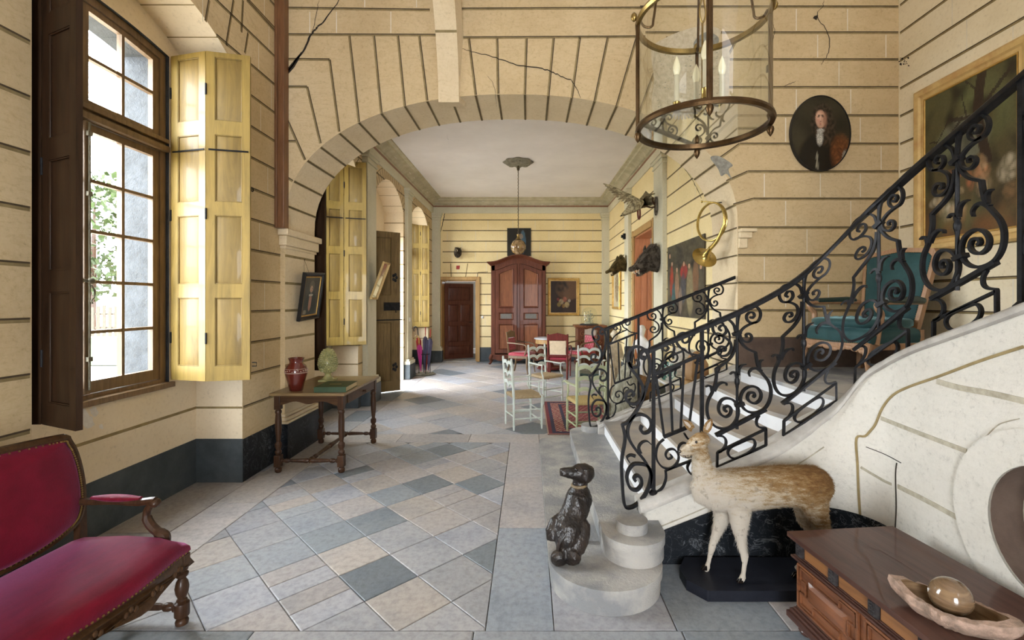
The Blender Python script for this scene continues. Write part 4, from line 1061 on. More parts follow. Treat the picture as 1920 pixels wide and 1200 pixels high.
VOL = [
 B_(spl([(148, 192), (165, 205), (163, 232), (135, 243), (108, 225), (95, 180), (102, 138), (132, 110), (168, 105), (205, 125), (232, 165), (241, 230), (236, 300), (215, 380), (180, 480), (132, 560), (95, 602), (62, 620)])) + B_(spl([(60, 624), (76, 690), (74, 745), (60, 820), (54, 900), (58, 1000), (66, 1110), (82, 1165), (125, 1165), (175, 1130), (222, 1062), (246, 980), (244, 925), (222, 892), (178, 880), (132, 884), (98, 928), (90, 985), (112, 1040), (155, 1052), (185, 1015), (180, 970), (152, 958), (136, 978), (148, 994)])),
 B_(spl([(100, 205), (118, 250), (160, 305), (190, 360), (195, 405), (182, 450), (148, 482), (108, 478), (82, 448), (88, 408), (118, 396), (134, 418), (120, 432)])),
 B_(spl([(190, 625), (180, 650), (198, 676), (236, 664), (252, 625), (234, 578), (188, 554), (140, 562), (108, 605), (94, 665), (108, 725), (150, 790), (198, 848), (232, 905), (250, 960), (250, 1040)])),
]
VOLLEAF = [B_(spl([(180, 812), (168, 772), (188, 740), (222, 730), (250, 752)])), B_(spl([(145, 830), (112, 822), (90, 840), (108, 872)]))]

def balustrade(name, label, path, zc, zh, sposts, centres, send, wscale=1.0, start=0.0, iron='iron'):
    e = thing(name, label, 'balustrade')
    def P(s, t):
        p, n = path(s); z0, z1 = zc(s), zh(s); return V((p.x, p.y, lerp(z0, z1, t))), n
    def strap(parent, nm, lists, w=0.013, d=0.018, off=0.0, ws=1.0, taper=False):
        if len(lists) > 1 and nm not in ('lyre_scroll', 'foot_bracket'):
            for l in lists: strap(parent, nm, [l], w, d, off, ws, taper)
            return
        mb = MB()
        for l in lists:
            pts, nn = [], []
            for s, t in l: p, n = P(off + s * ws, t); pts.append(p); nn.append(n)
            mb.bar(pts, nn, w, d, 0, taper=[max(0.35, 1.25 - 1.0 * i / len(pts)) for i in range(len(pts))] if taper else None)
        return mb.build(nm, iron, parent)
    mb = MB(); rings = []
    n = 90; s0 = -0.03
    for i in range(n + 1):                                 # handrail with a rounded top
        s = lerp(s0, send, i / n); p, nn = path(s); z = zh(s)
        hw = 0.024
        rings.append([V((p.x, p.y, z)) + nn * a + V((0, 0, b)) for a, b in ((-hw, -0.034), (-hw, -0.012), (-0.014, -0.001), (0.014, -0.001), (hw, -0.012), (hw, -0.034))])
    mb.ring(rings)
    p0, n0 = P(s0, 1.0); d = V((-1, 0, 0))
    curl = [(0, -0.018), (-0.028, -0.016), (-0.05, -0.034), (-0.048, -0.062), (-0.028, -0.068), (-0.022, -0.052)]
    pts = [V((p0.x + a, p0.y, p0.z + b)) for a, b in cr(curl, 5)]
    mb.bar(pts, n0, 0.02, 0.034)
    mb.build('handrail', iron, e, angle=50)
    for s in sposts:                                       # square standards
        mb = MB(); a, nn = P(s, 0.0); b, _ = P(s, 0.985); mb.bar([a - V((0, 0, 0.02)), b], nn, 0.020, 0.022)
        mb.lathe([(0.026, 0), (0.03, 0.01), (0.02, 0.022), (0.014, 0.03)], tuple(a - V((0, 0, 0.006))), 10)
        mb.build('standard', iron, e)
    volz = MB()
    strap(e, 'starting_volute', VOL, 0.017, 0.030, start, wscale); strap(e, 'volute_leaf', VOLLEAF, 0.016, 0.02, start, wscale, True)
    for f0 in [s for s in (start,) ]:
        strap(e, 'fan_scroll', PF['fan_scroll'], 0.011, 0.018, f0, wscale); strap(e, 'fan_bracket', PF['fan_bracket'], 0.012, 0.018, f0, wscale)
        for l in FANBARS: strap(e, 'fan_bar', [l], 0.013, 0.013, f0, wscale)
        for l in CROSS: strap(e, 'cross_bar', [l], 0.018, 0.024, f0, wscale)
    for c, ws in centres:
        mb = MB(); a, nn = P(c, 0.20); b, _ = P(c, 0.985); mb.tube([a, lerp(a, b, .35), lerp(a, b, .36), b], [0.010, 0.0085, 0.0105, 0.0085], 8)
        m1, _ = P(c, 0.52); mb.lathe([(0.009, -0.03), (0.016, -0.01), (0.016, 0.01), (0.009, 0.03)], tuple(m1), 8)
        mb.build('baluster', iron, e)
        strap(e, 'scroll', PA['scroll'], 0.012, 0.02, c, ws); strap(e, 'lyre_scroll', PA['lyre'], 0.014, 0.022, c, ws)
        strap(e, 'foot_bracket', PA['bracket'], 0.012, 0.018, c, ws); strap(e, 'leaf', PA['leaf'], 0.017, 0.02, c, ws, True)
        strap(e, 'slanting_bar', [SLANT], 0.020, 0.030, c, ws); strap(e, 'clasp', CLASP, 0.022, 0.040, c, ws)
    return e
balustrade('stair_balustrade', 'near black wrought-iron balustrade of scrolls sweeping up past the deer to the top right', npath, zc_n, zh_n,
           [0.0, 0.302, 2.10, 2.41, 3.4, 4.4], [(0.522, 1.0), (0.938, 1.0), (1.335, 0.98), (1.805, 1.06), (2.66, 1.05)], 4.9)
# the upper fan panel beyond the last post
ub = bpy.data.objects['stair_balustrade']
mb = MB()
for l in FANBARS + CROSS + PF['fan_scroll'] + PF['fan_bracket']:
    pts, nn = [], []
    for s, t in l:
        s = 2.10 + s; p, n = npath(s); pts.append(V((p.x, p.y, lerp(zc_n(s), zh_n(s), t)))); nn.append(n)
    mb.bar(pts, nn, 0.014, 0.018)
mb.build('upper_fan_panel', 'iron', ub)
balustrade('stair_balustrade', 'far black wrought-iron balustrade ending against the arch beneath the hunting horn', fpath, zc_f, zh_f,
           [0.0, 0.31], [(0.555, 1.02), (1.02, 1.04)], 1.29)
# ================================================================ windows, shutters, doors, the yard outside
def archz(wn, y):
    pts = seg_arch(wn[0], wn[1], wn[3], wn[4], 24)
    return interp(pts, y)
def window(n, wn, open_=False):
    e = thing_struct('window_%d' % n); y0, y1, zs, zsp, za = wn; fr = lambda a, b, c: V((XO - 0.03 - c, a, b)); ym = (y0 + y1) / 2; g = 0.055
    outl = [(y0, zs), (y1, zs)] + seg_arch(y0, y1, zsp, za)[::-1]
    def top(y, d): return archz(wn, y) - d
    up = [(y0 + g, 2.93), (y1 - g, 2.93)] + [(y, top(y, g)) for y in [lerp(y1 - g, y0 + g, i / 10) for i in range(11)]]
    mb = MB(); mb.plate(outl, fr, 0, 0.07, 0, holes=[up, [(y0 + g, zs + 0.04), (y1 - g, zs + 0.04), (y1 - g, 2.81), (y0 + g, 2.81)]])
    mb.box(XO - 0.035, XO + 0.03, y0 - 0.03, y1 + 0.03, zs - 0.03, zs + 0.012); mb.box(XO - 0.03, XO + 0.012, y0, y1, 2.815, 2.86); mb.box(XO - 0.03, XO + 0.004, y0, y1, 2.885, 2.92)
    mb.build('window_frame', 'frame_wood', e, bevel=0.004)
    for sd in (0, 1):
        ya, yb = (y0 + g, ym - 0.002) if sd == 0 else (ym + 0.002, y1 - g)
        st = 0.060
        cols = [(ya + st, (ya + yb) / 2 - 0.012 + (0 if sd else 0)), ((ya + yb) / 2 + 0.012, yb - st)]
        hs = []
        zb, zt = 1.045, 2.767; hgt = (zt - zb) / 5
        for c0, c1 in cols:
            for r in range(5): hs.append([(c0, zb + hgt * r + 0.011), (c1, zb + hgt * r + 0.011), (c1, zb + hgt * (r + 1) - 0.011), (c0, zb + hgt * (r + 1) - 0.011)])
        mb = MB(); mb.plate([(ya, zs + 0.045), (yb, zs + 0.045), (yb, 2.805), (ya, 2.805)], fr, 0.012, 0.05, 0, holes=hs)
        ob = mb.build('casement', 'frame_wood', e, bevel=0.003)
        zu = [(2.965, 3.245), (3.268, None)]; hs = []
        for c0, c1 in cols:
            hs.append([(c0, 2.965), (c1, 2.965), (c1, 3.245), (c0, 3.245)]); hs.append([(c0, 3.268), (c1, 3.268), (c1, top(c1, 0.1)), (c0, top(c0, 0.1))])
        mb = MB(); mb.plate([(ya, 2.935), (yb, 2.935)] + [(y, top(y, g + 0.003)) for y in [lerp(yb, ya, i / 6) for i in range(7)]], fr, 0.012, 0.05, 0, holes=hs)
        mb.build('upper_light', 'frame_wood', e, bevel=0.003)
        mb = MB(); mb.poly([fr(ya, zs + 0.05, 0.03), fr(yb, zs + 0.05, 0.03), fr(yb, 3.55, 0.03), fr(ya, 3.55, 0.03)]); mb.build('pane', 'glass', e, fix=False)
    mb = MB(); mb.box(XO - 0.02, XO + 0.012, ym - 0.022, ym + 0.022, zs + 0.05, 2.80); mb.build('meeting_stile', 'frame_wood', e, bevel=0.006)
    mb = MB(); X = XO + 0.022
    mb.tube([(X, ym, zs + 0.08), (X, ym, 2.79)], 0.007, 8); mb.ell((X + 0.012, ym, 1.735), (0.022, 0.022, 0.022), 12); mb.tube([(X, ym, 1.735), (X, ym - 0.05, 1.737)], 0.010, 8)
    mb.ell((X, ym - 0.06, 1.737), (0.016, 0.020, 0.020), 10)
    mb.tube(cr([(X + 0.01, ym, 1.71), (X + 0.015, ym + 0.02, 1.67), (X + 0.02, ym + 0.012, 1.63), (X + 0.02, ym - 0.008, 1.605), (X + 0.02, ym + 0.0, 1.585)], 4), 0.0055, 6)
    for z in (1.2, 2.3, 2.7): mb.box(XO + 0.01, X + 0.008, ym - 0.016, ym + 0.016, z, z + 0.03)
    mb.build('window_bolt', 'plasterrose', e)
for i, wn in enumerate(WINS): window(i + 1, wn)
mb = MB(); 
def leaf(w, h, panels, parent, mats=('shutter', 'shutter_edge'), t=0.028, name='leaf', x0=0, raise_=0.006, rot=None, loc=None, both=True):
    """a framed and panelled board: width along x, thickness along y, height z"""
    mb = MB(); fr = lambda a, b, c: V((x0 + a, c, b))
    mb.plate([(0, 0), (w, 0), (w, h), (0, h)], fr, 0, t, 0, holes=[[(a0, b0), (a1, b0), (a1, b1), (a0, b1)] for a0, a1, b0, b1 in panels])
    for a0, a1, b0, b1 in panels:
        mb.box(x0 + a0, x0 + a1, t * 0.38, t * 0.62, b0, b1, 1)
        m_ = min(0.028, (a1 - a0) * 0.18)
        for sy, ys in ((-1, t * 0.38), (1, t * 0.62)) if both else ((-1, t * .38),):
            o, q = 0.006, m_
            base = [(a0 + o, b0 + o), (a1 - o, b0 + o), (a1 - o, b1 - o), (a0 + o, b1 - o)]; top = [(a0 + q, b0 + q), (a1 - q, b0 + q), (a1 - q, b1 - q), (a0 + q, b1 - q)]
            yt = ys + sy * t * 0.30
            mb.ring([[fr(a, b, ys) for a, b in base], [fr(a, b, yt) for a, b in top]], 1)
            k = 0.008                                      # moulding round the sunk panel
            for (p0, p1, p2, p3) in ((a0, a1, b0, b0 + k), (a0, a1, b1 - k, b1), (a0, a0 + k, b0, b1), (a1 - k, a1, b0, b1)):
                mb.box(x0 + p0, x0 + p1, min(0.002, 0.002) if sy < 0 else t * 0.62, t * 0.38 if sy < 0 else t - 0.002, p2, p3, 2)
    m3 = list(mats) + ([mats[1]] if len(mats) == 2 else [])
    return mb.build(name, m3, parent, bevel=0.0025, rot=rot, loc=loc)
def shutter(label, pts, z0, z1, mats, strap=True):
    e = thing('window_shutter', label, 'window shutter', (pts[0][0], pts[0][1], z0)); h = z1 - z0
    for a, b in zip(pts, pts[1:]):
        w = math.hypot(b[0] - a[0], b[1] - a[1]) - 0.006; ang = math.atan2(b[1] - a[1], b[0] - a[0])
        rows = [(0.118, 0.672), (0.782, 1.336), (1.445, 1.986), (2.099, 2.61)] if h < 2.70 else [(0.118, 0.69), (0.80, 1.37), (1.48, 2.02), (2.13, 2.65)]
        pan = [(w * 0.2, w * 0.82, r0, min(r1, h - 0.04)) for r0, r1 in rows]
        o = leaf(w, h, pan, e, mats); o.location = (a[0] - pts[0][0], a[1] - pts[0][1], 0); o.rotation_euler = (0, 0, ang)
        if strap:
            mb = MB(); mb.box(0.02, w - 0.01, -0.006, -0.001, 1.855, 1.868); s_ = mb.build('iron_strap', 'iron', e); s_.location = o.location; s_.rotation_euler = o.rotation_euler
        for z in (0.3, 1.3, 2.3):
            mb = MB(); mb.lathe([(0.008, 0), (0.008, 0.09)], (0, 0, z), 8); s_ = mb.build('hinge', 'iron', e); s_.location = o.location
    return e
Y_ = ('shutter', 'shutter_edge'); DK = ('shutter_backlit', 'shutter_backlit')
s1 = shutter('yellow panelled shutter folded open on the table side of the near window', [(-2.93, 3.845), (-2.585, 3.76), (-2.273, 3.84)], 0.958, 3.607, Y_)
mb = MB(); mb.tube([(-2.27 + 2.93, 0.01, 0.14), (-2.235 + 2.93, 0.01, 0.14), (-2.235 + 2.93, 0.01, 0.11), (-2.27 + 2.93, 0.01, 0.11)], 0.004, 6); mb.build('latch', 'iron', s1)
shutter('panelled shutter coloured dark as backlit, folded open between the sofa and the near window', [(-2.93, 2.42), (-2.86, 2.43), (-2.535, 2.446), (-2.23, 2.315)], 0.958, 3.66, DK, False)
shutter('yellow panelled shutter folded open behind the small portrait in the second window bay', [(-2.93, 6.76), (-2.70, 6.87), (-2.40, 6.96)], 0.958, 3.655, Y_)
shutter('shutter edge coloured dark as backlit just behind the arch pier', [(-2.93, 5.62), (-2.65, 5.60), (-2.40, 5.54)], 0.78, 3.60, DK, False)
shutter('pale lit shutter in the farthest window bay behind the umbrella stand', [(-2.93, 11.78), (-2.72, 11.82), (-2.50, 11.84)], 0.958, 3.60, Y_, False)

# exterior door of the hall, standing open into the room
e = thing_struct('door_1')
a, b = V((-2.72, 8.02)), V((-2.285, 8.36)); w_ = (b - a).length + 0.12; ang = math.atan2((b - a).y, (b - a).x); a = b - (b - a).normalized() * w_
rows = [(0.08, w_ - 0.16, 0.18, 1.22), (0.08, w_ - 0.16, 1.68, 2.70)]
leaf(w_, 2.80, rows, e, ('door_green', 'door_green'), 0.045, 'door_leaf', loc=(a.x, a.y, 0.02), rot=(0, 0, ang))
mb = MB(); mb.box(w_ - 0.30, w_ - 0.01, -0.03, 0.0, 1.42, 1.56); mb.box(0.0, w_ + 0.03, -0.012, 0, 1.245, 1.262)
mb.tube(cr([(w_ - .16, -0.035, 1.50), (w_ - .12, -0.06, 1.46), (w_ - .10, -0.05, 1.38)], 4), 0.008, 6)
mb.build('door_lock', 'iron', e, loc=(a.x, a.y, 0.02), rot=(0, 0, ang))
mb = MB()
for zz in (0.42, 2.0):
    for k in range(5): mb.ell((w_ - 0.10 + 0.03 * math.cos(k * 1.256), -0.004, zz + 0.055 * math.sin(k * 1.256)), (0.026, 0.006, 0.03), 8)
mb.build('door_hinge', 'iron', e, loc=(a.x, a.y, 0.02), rot=(0, 0, ang))
mb = MB()
for y in (DOORO[0] - 0.0, DOORO[1] - 0.09): mb.box(XO - 0.12, XO + 0.02, y, y + 0.09, 0, DOORO[3])
mb.box(XO - 0.12, XO + 0.02, DOORO[0], DOORO[1], DOORO[3] - 0.09, DOORO[3]); mb.build('door_frame', 'door_green', e)
# door in the back wall
e = thing_struct('door_2'); mb = MB(); f = 0.09
for x0, x1, z0, z1 in ((DB[0] - f, DB[0], 0, DB[2] + f), (DB[1], DB[1] + f, 0, DB[2] + f), (DB[0], DB[1], DB[2], DB[2] + f)):
    mb.box(x0, x1, YE - 0.035, YE - 0.001, z0, z1)
for x0, x1 in ((DB[0] + 0.001, DB[0] + 0.03), (DB[1] - 0.03, DB[1] - 0.001)): mb.box(x0, x1, YE, YE + 0.45, 0, DB[2])
mb.box(DB[0], DB[1], YE, YE + 0.45, DB[2] - 0.03, DB[2]); mb.build('door_frame', 'frame_oak', e, bevel=0.008)
w_ = 0.84; P6 = [(0.10, 0.74, 0.10, 0.36), (0.10, 0.385, 0.46, 0.92), (0.455, 0.74, 0.46, 0.92), (0.10, 0.385, 1.02, 1.50), (0.455, 0.74, 1.02, 1.50), (0.10, 0.74, 1.60, 1.98)]
leaf(w_, 2.08, P6, e, ('door_red', 'door_red'), 0.045, 'door_leaf', loc=(-2.29, YE + 0.38, 0.015), rot=(0, 0, math.radians(29)))
mb = MB(); mb.tube([(w_ - 0.06, 0, 1.0), (w_ - 0.06, -0.05, 1.0), (w_ - 0.16, -0.05, 1.0)], 0.009, 6); mb.build('door_handle', 'iron', e, loc=(-2.29, YE + 0.38, 0.015), rot=(0, 0, math.radians(29)))
mb = MB(); mb.box(DB[0] - .02, DB[1] + .02, YE - 0.02, YE + 0.44, 0.0, 0.02); mb.build('door_sill', 'step', e)
# door on the right of the hall
e = thing_struct('door_3'); mb = MB(); f = 0.13
for y0, y1, z0, z1 in ((D2[0] - f, D2[0], 0, D2[2] + f), (D2[1], D2[1] + f, 0, D2[2] + f), (D2[0], D2[1], D2[2], D2[2] + f)):
    mb.box(XR - 0.03, XR - 0.001, y0, y1, z0, z1); mb.box(XR - 0.045, XR - 0.03, y0 + 0.03, y1 - 0.03 if z0 == 0 else y1, z0, z1 - (0.03 if z0 else 0))
mb.build('door_frame', 'frame_oak', e, bevel=0.008)
mb = MB()
for y0, y1 in ((D2[0], D2[0] + 0.03), (D2[1] - 0.03, D2[1])): mb.box(XR, XR + 0.30, y0, y1, 0, D2[2])
mb.box(XR, XR + 0.3, D2[0], D2[1], D2[2] - 0.03, D2[2]); mb.build('door_lining', 'door_pine', e)
leaf(0.68, 2.62, [(0.10, 0.58, 0.2, 1.05), (0.10, 0.58, 1.2, 2.45)], e, ('door_pine', 'door_pine'), 0.045, 'door_leaf', loc=(XR + 0.28, 8.05, 0.01), rot=(0, 0, math.radians(68)))
leaf(0.68, 2.62, [(0.10, 0.58, 0.2, 1.05), (0.10, 0.58, 1.2, 2.45)], e, ('door_pine', 'door_pine'), 0.045, 'door_leaf', loc=(XR + 0.12, 9.36, 0.01), rot=(0, 0, math.radians(-10)))

# yard outside: gravel, lawn, paling fence, trees
mb = MB(); mb.box(-60, -3.32, -20, 70, -0.25, -0.2); struct(mb.build('terrain_gravel', 'gravel'))
mb = MB(); mb.poly([(-60, 13, -0.17), (-5.5, 13, -0.17), (-5.5, 23, -0.17), (-60, 23, -0.17)]); g_ = mb.build('grass', 'grass'); tag(g_, 'green lawn seen through the near window beyond the gravel', 'grass', kind='stuff')
e = thing('paling_fence', 'pale wooden paling fence beyond the lawn outside the near window', 'fence', (-19, 24, -0.2))
mb = MB()
for i in range(44):
    x = -7 + i * 0.30; mb.box(x, x + 0.17, 0, 0.03, 0, 1.5 + 0.05 * (i % 3))
mb.build('pales', 'fence', e); mb = MB(); mb.box(-7, 6.2, 0.03, 0.08, 0.4, 0.5); mb.box(-7, 6.2, 0.03, 0.08, 1.1, 1.2); mb.build('rail', 'fence', e)
rnd = random.Random(9)
def tree(x, y, h, r, label, n=900):
    e = thing('tree', label, 'tree', (x, y, -0.2), group=None)
    mb = MB(); mb.tube([(0, 0, 0), (0.1, 0, h * 0.35), (0.0, 0.2, h * 0.8)], [0.28, 0.2, 0.06], 8); mb.build('trunk', 'turned', e)
    mb = MB()
    for i in range(n):
        th, ph, q = rnd.uniform(0, 2 * PI), rnd.uniform(-1, 1), rnd.uniform(0.35, 1) ** 0.6
        c = V((r * q * math.cos(th) * math.sqrt(1 - ph * ph), r * q * math.sin(th) * math.sqrt(1 - ph * ph), h * 0.6 + h * 0.42 * q * ph)); s_ = rnd.uniform(0.12, 0.30)
        a = V((rnd.uniform(-1, 1), rnd.uniform(-1, 1), rnd.uniform(-1, 1))).normalized() * s_; b = a.cross(V((rnd.random(), rnd.random(), 1))).normalized() * s_ * 0.7
        mb.poly([c - a, c - b * .8, c + a, c + b])
    mb.build('foliage', 'foliage', e, fix=False)
tree(-27, 29, 10, 4.6, 'tall loose leafy tree behind the fence outside the near window', 3800)
tree(-19.5, 27, 7.0, 3.0, 'smaller bushy tree by the fence outside the near window', 3200)
tree(-13.5, 20, 4.2, 1.3, 'small shrub-like tree beside the grey window reveal', 1800)
# ================================================================ furniture
def turned(mb, x, y, z0, z1, r, kind=0, n=14, mi=0, X=None):
    """a turned leg between two heights"""
    h = z1 - z0
    P = {0: [(1.25, 0), (1.35, .03), (0.8, .06), (1.3, .10), (1.3, .11)],
         1: [(.75, 0), (1.3, .02), (1.35, .06), (.8, .09), (1.1, .11), (.7, .14), (1.2, .20), (1.45, .30), (1.2, .40), (.75, .46), (1.2, .50), (.8, .54), (.95, .60), (1.15, .80), (1.0, .93), (1.3, .96), (1.2, 1.0)]}[kind]
    mb.lathe([(r * a, z0 + h * b) for a, b in P], (x, y, 0), n, mi, X)
def baluster_leg(mb, x, y, z0, z1, r, X=None):
    h = z1 - z0
    P = [(.9, 0), (1.25, .015), (1.3, .05), (.8, .075), (1.0, .085), (1.0, .09)]
    mb.lathe([(r * a, z0 + h * b) for a, b in P], (x, y, 0), 14, 0, X)

# ---- crimson sofa against the left wall
sofa = thing('sofa', 'crimson velvet settee with dark carved wooden frame and turned legs by the window wall', 'sofa', (-1.93, 1.62, 0), math.radians(-2))
# local x: out from the wall (+), y: along the length
SL, SD = 0.74, 0.25
def outline_front(t): return 0.20 + 0.035 * math.sin(t * PI * 2.0) ** 2
mb = MB(); rings = []
for i in range(25):                                        # upholstered seat with a crowned top and rounded edge
    y = lerp(-SL, SL, i / 24); e_ = min(1, (SL - abs(y)) / 0.05); e_ = math.sqrt(max(0, 1 - (1 - e_) ** 2))
    xf = outline_front(y / SL * 0.5 + 0.5); xb = -0.34
    pr = [(xb, 0.345), (xf + 0.004, 0.345), (xf + 0.012, 0.37), (xf + 0.008, 0.40), (xf - 0.02, 0.425 + 0.0), (xf - 0.10, 0.445), (-0.06, 0.452), (xb + 0.06, 0.44), (xb, 0.42)]
    rings.append([V((x, y * (1 - 0.0), 0.345 + (z - 0.345) * (0.55 + 0.45 * e_))) for x, z in pr])
mb.ring(rings); mb.build('seat', 'velvet', sofa, angle=60)
mb = MB()
def rail(y0, y1, xf, n=24):                                # scalloped carved front rail
    top, bot = [], []
    for i in range(n + 1):
        t = i / n; y = lerp(y0, y1, t); z = 0.275 - 0.045 * math.sin(t * PI * 3) ** 2 * (1 if 0.15 < t < 0.85 else .6); top.append((y, 0.350)); bot.append((y, z))
    mb.plate(bot + top[::-1], lambda a, b, c: V((outline_front(a / SL * .5 + .5) + 0.004 - c, a, b)), 0, 0.035)
rail(-SL + 0.02, SL - 0.02, 0.2)
for sy in (-1, 1): mb.box(-0.34, 0.21, sy * (SL - 0.0) - 0.02 * (1 + sy), sy * SL + 0.02 * (1 - sy), 0.285, 0.345)
mb.box(-0.36, -0.33, -SL, SL, 0.285, 0.36)
for t in [i / 9 for i in range(10)]:
    y = lerp(-SL + .08, SL - .08, t); x = outline_front(y / SL * .5 + .5)
    for k in range(3): mb.ell((x + 0.008, y + 0.022 * (k - 1), 0.300 - 0.01 * abs(k - 1)), (0.008, 0.012, 0.014), 8)
mb.build('seat_rail', 'oak', sofa, bevel=0.004)
mb = MB()
for i in range(74):
    y = lerp(-SL + 0.01, SL - 0.01, i / 73); x = outline_front(y / SL * .5 + .5); mb.ell((x + 0.008, y, 0.353), (0.005, 0.006, 0.005), 6)
o = mb.build('nail_trim', 'brass', sofa); o['kind'] = 'stuff'
LEGP = [(.8, 0), (1.25, .02), (1.35, .07), (1.1, .11), (.65, .13), (.9, .15), (1.45, .16), (1.5, .17), (1.5, .37), (1.45, .38), (.9, .40), (1.1, .43), (.8, .46), (1.25, .55), (1.4, .64), (1.15, .74), (.7, .80), (1.25, .84), (1.3, .88), (.8, .91), (1.2, .94), (1.3, 1.0)]
for sx, sy in ((0.19, SL - 0.03), (0.19, -SL + 0.03), (-0.32, SL - 0.03), (-0.32, -SL + 0.03)):
    mb = MB(); mb.lathe([(0.022 * a, 0.29 * b) for a, b in LEGP], (sx, sy, 0), 16); mb.build('leg', 'turned', sofa)
def tstretch(a, b, r=0.016):
    mb = MB(); a, b = V(a), V(b); L = (b - a).length
    P = [(.9, 0), (1.4, .03), (1.4, .07), (.8, .09), (1.3, .12), (1.3, .16), (.75, .19), (1.0, .22), (1.25, .40), (1.45, .46), (.9, .49), (1.5, .5), (.9, .51), (1.45, .54), (1.25, .60), (1.0, .78), (.75, .81), (1.3, .84), (1.3, .88), (.8, .91), (1.4, .93), (1.4, .97), (.9, 1)]
    mb.lathe([(r * q, L * t) for q, t in P], tuple(a), 12, axis=(b - a).normalized()); return mb
for sy in (SL - .03, -SL + .03): tstretch((0.19, sy, 0.085), (-0.32, sy, 0.085)).build('stretcher', 'turned', sofa)
tstretch((-0.07, -SL + .03, 0.085), (-0.07, SL - .03, 0.085), 0.017).build('stretcher', 'turned', sofa)
# backrest: framed crimson panel, raked towards the wall
def backpt(y, z, d=0.0): return V((-0.33 - (z - 0.45) * 0.16 + d, y, z))
bo = cr([(-SL + .02, 0.56), (-SL + .0, 0.72), (-SL + .03, 0.89), (-SL + .12, 0.925), (0, 0.95), (SL - .12, 0.925), (SL - .03, 0.89), (SL - .0, 0.72), (SL - .02, 0.56), (SL - .10, 0.49), (SL - .35, 0.455), (0, 0.50), (-SL + .35, 0.455), (-SL + .10, 0.49)], 5, True)
mb = MB(); mb.tube([backpt(y, z, 0.0) for y, z in bo], 0.024, 8, closed=True); mb.build('back_frame', 'oak', sofa)
cenb = (0, 0.71); rings = []
for k, (sc, d) in enumerate(((1.0, -0.02), (0.985, 0.016), (0.95, 0.034), (0.85, 0.046), (0.5, 0.054), (0.05, 0.056))):
    rings.append([backpt(cenb[0] + (y - cenb[0]) * sc, cenb[1] + (z - cenb[1]) * sc, d) for y, z in bo])
mb = MB(); mb.ring(rings); mb.build('back_cushion', 'velvet', sofa, angle=60)
mb = MB()
for i in range(0, len(bo)):
    y, z = bo[i]; y2, z2 = bo[(i + 1) % len(bo)]
    for t in (0.0, 0.33, 0.66): mb.ell(backpt(cenb[0] + (lerp(y, y2, t) - cenb[0]) * .975, cenb[1] + (lerp(z, z2, t) - cenb[1]) * .96, 0.030), (0.005, 0.005, 0.005), 6)
o = mb.build('back_nail_trim', 'brass', sofa); o['kind'] = 'stuff'
for sy in (-1, 1):
    mb = MB(); mb.beam(backpt(sy * (SL - .05), 0.30, 0.0), backpt(sy * (SL - .01), 0.60), 0.035, 0.035, up=(0, 1, 0)); mb.build('back_post', 'turned', sofa)
    mb = MB()
    ya = sy * (SL - 0.03)
    arm = cr([(-0.345, 0.600), (-0.27, 0.603), (-0.15, 0.607), (-0.04, 0.602), (0.03, 0.610), (0.055, 0.612)], 4)
    mb.tube([V((x, ya, z)) for x, z in arm], 0.019, 8)
    mb.ell((0.055, ya, 0.600), (0.024, 0.026, 0.022), 12)
    sup = cr([(0.04, 0.60), (0.015, 0.565), (0.012, 0.525), (0.035, 0.485), (0.075, 0.452), (0.10, 0.435), (0.10, 0.40)], 4)
    mb.tube([V((x, ya, z)) for x, z in sup], [0.017] * 8 + [0.021] * 8 + [0.026] * (len(sup) - 16), 8)
    mb.build('armrest', 'turned', sofa)
    mb = MB(); rings = []
    for i in range(13):
        t = i / 12; x = lerp(-0.27, -0.02, t); k = max(0.15, math.sin(PI * t)) ** 0.4; rings.append([V((x, ya + 0.027 * k * math.cos(2 * PI * j / 12), 0.622 + (0.016 + 0.0) * k * math.sin(2 * PI * j / 12))) for j in range(12)])
    mb.ring(rings); mb.build('arm_pad', 'velvet', sofa)

# ---- walnut chest in the near right corner
ch = thing('chest', 'carved walnut coffer with dark lid in the corner below the round opening', 'chest', (1.27, 2.307, 0), math.radians(5.6))
CW, CL, CH_ = 0.565, 1.30, 0.47                            # local: x across, -y towards the entrance
mb = MB(); mb.box(0.0, CW, -CL, 0.0, CH_ - 0.022, CH_); mb.box(0.012, CW, -CL, -0.010, CH_ - 0.032, CH_ - 0.022); mb.box(0.035, CW - 0.01, -CL + 0.02, -0.03, CH_ - 0.0325, CH_ - 0.02)
mb.box(0.31, 0.313, -CL, 0, CH_ - 0.001, CH_ + 0.0004)
mb.build('lid', 'walnut_top', ch, bevel=0.006)
mb = MB(); mb.box(0.035, CW - 0.02, -CL + 0.03, -0.030, 0.10, CH_ - 0.032); mb.build('body', 'walnut', ch, bevel=0.003)
mb = MB()
for z0, z1, p in ((0.345, 0.352, 0.014), (0.352, 0.362, 0.022), (0.362, 0.368, 0.012), (0.368, 0.374, 0.005)): mb.box(0.035 - p, CW - .02, -CL + .03 - p, -0.030 + p, z0, z1)
mb.build('waist_moulding', 'walnut_top', ch, bevel=0.002)
mb = MB()
for z0, z1, p in ((0.055, 0.085, 0.036), (0.085, 0.10, 0.026), (0.10, 0.112, 0.014), (0.112, 0.122, 0.006)): mb.box(0.035 - p, CW - .02, -CL + .03 - p, -0.030 + p, z0, z1)
mb.build('plinth_moulding', 'walnut_top', ch, bevel=0.004)
for x in (0.06, CW - 0.07):
    for y in (-0.07, -CL + 0.08):
        mb = MB(); mb.lathe([(0.012, 0), (0.035, 0.012), (0.042, 0.028), (0.032, 0.045), (0.020, 0.056)], (x, y, 0), 16); mb.build('foot', 'walnut_top', ch)
yb = [-0.035 - 0.285 * k * 0.75 for k in range(7)]
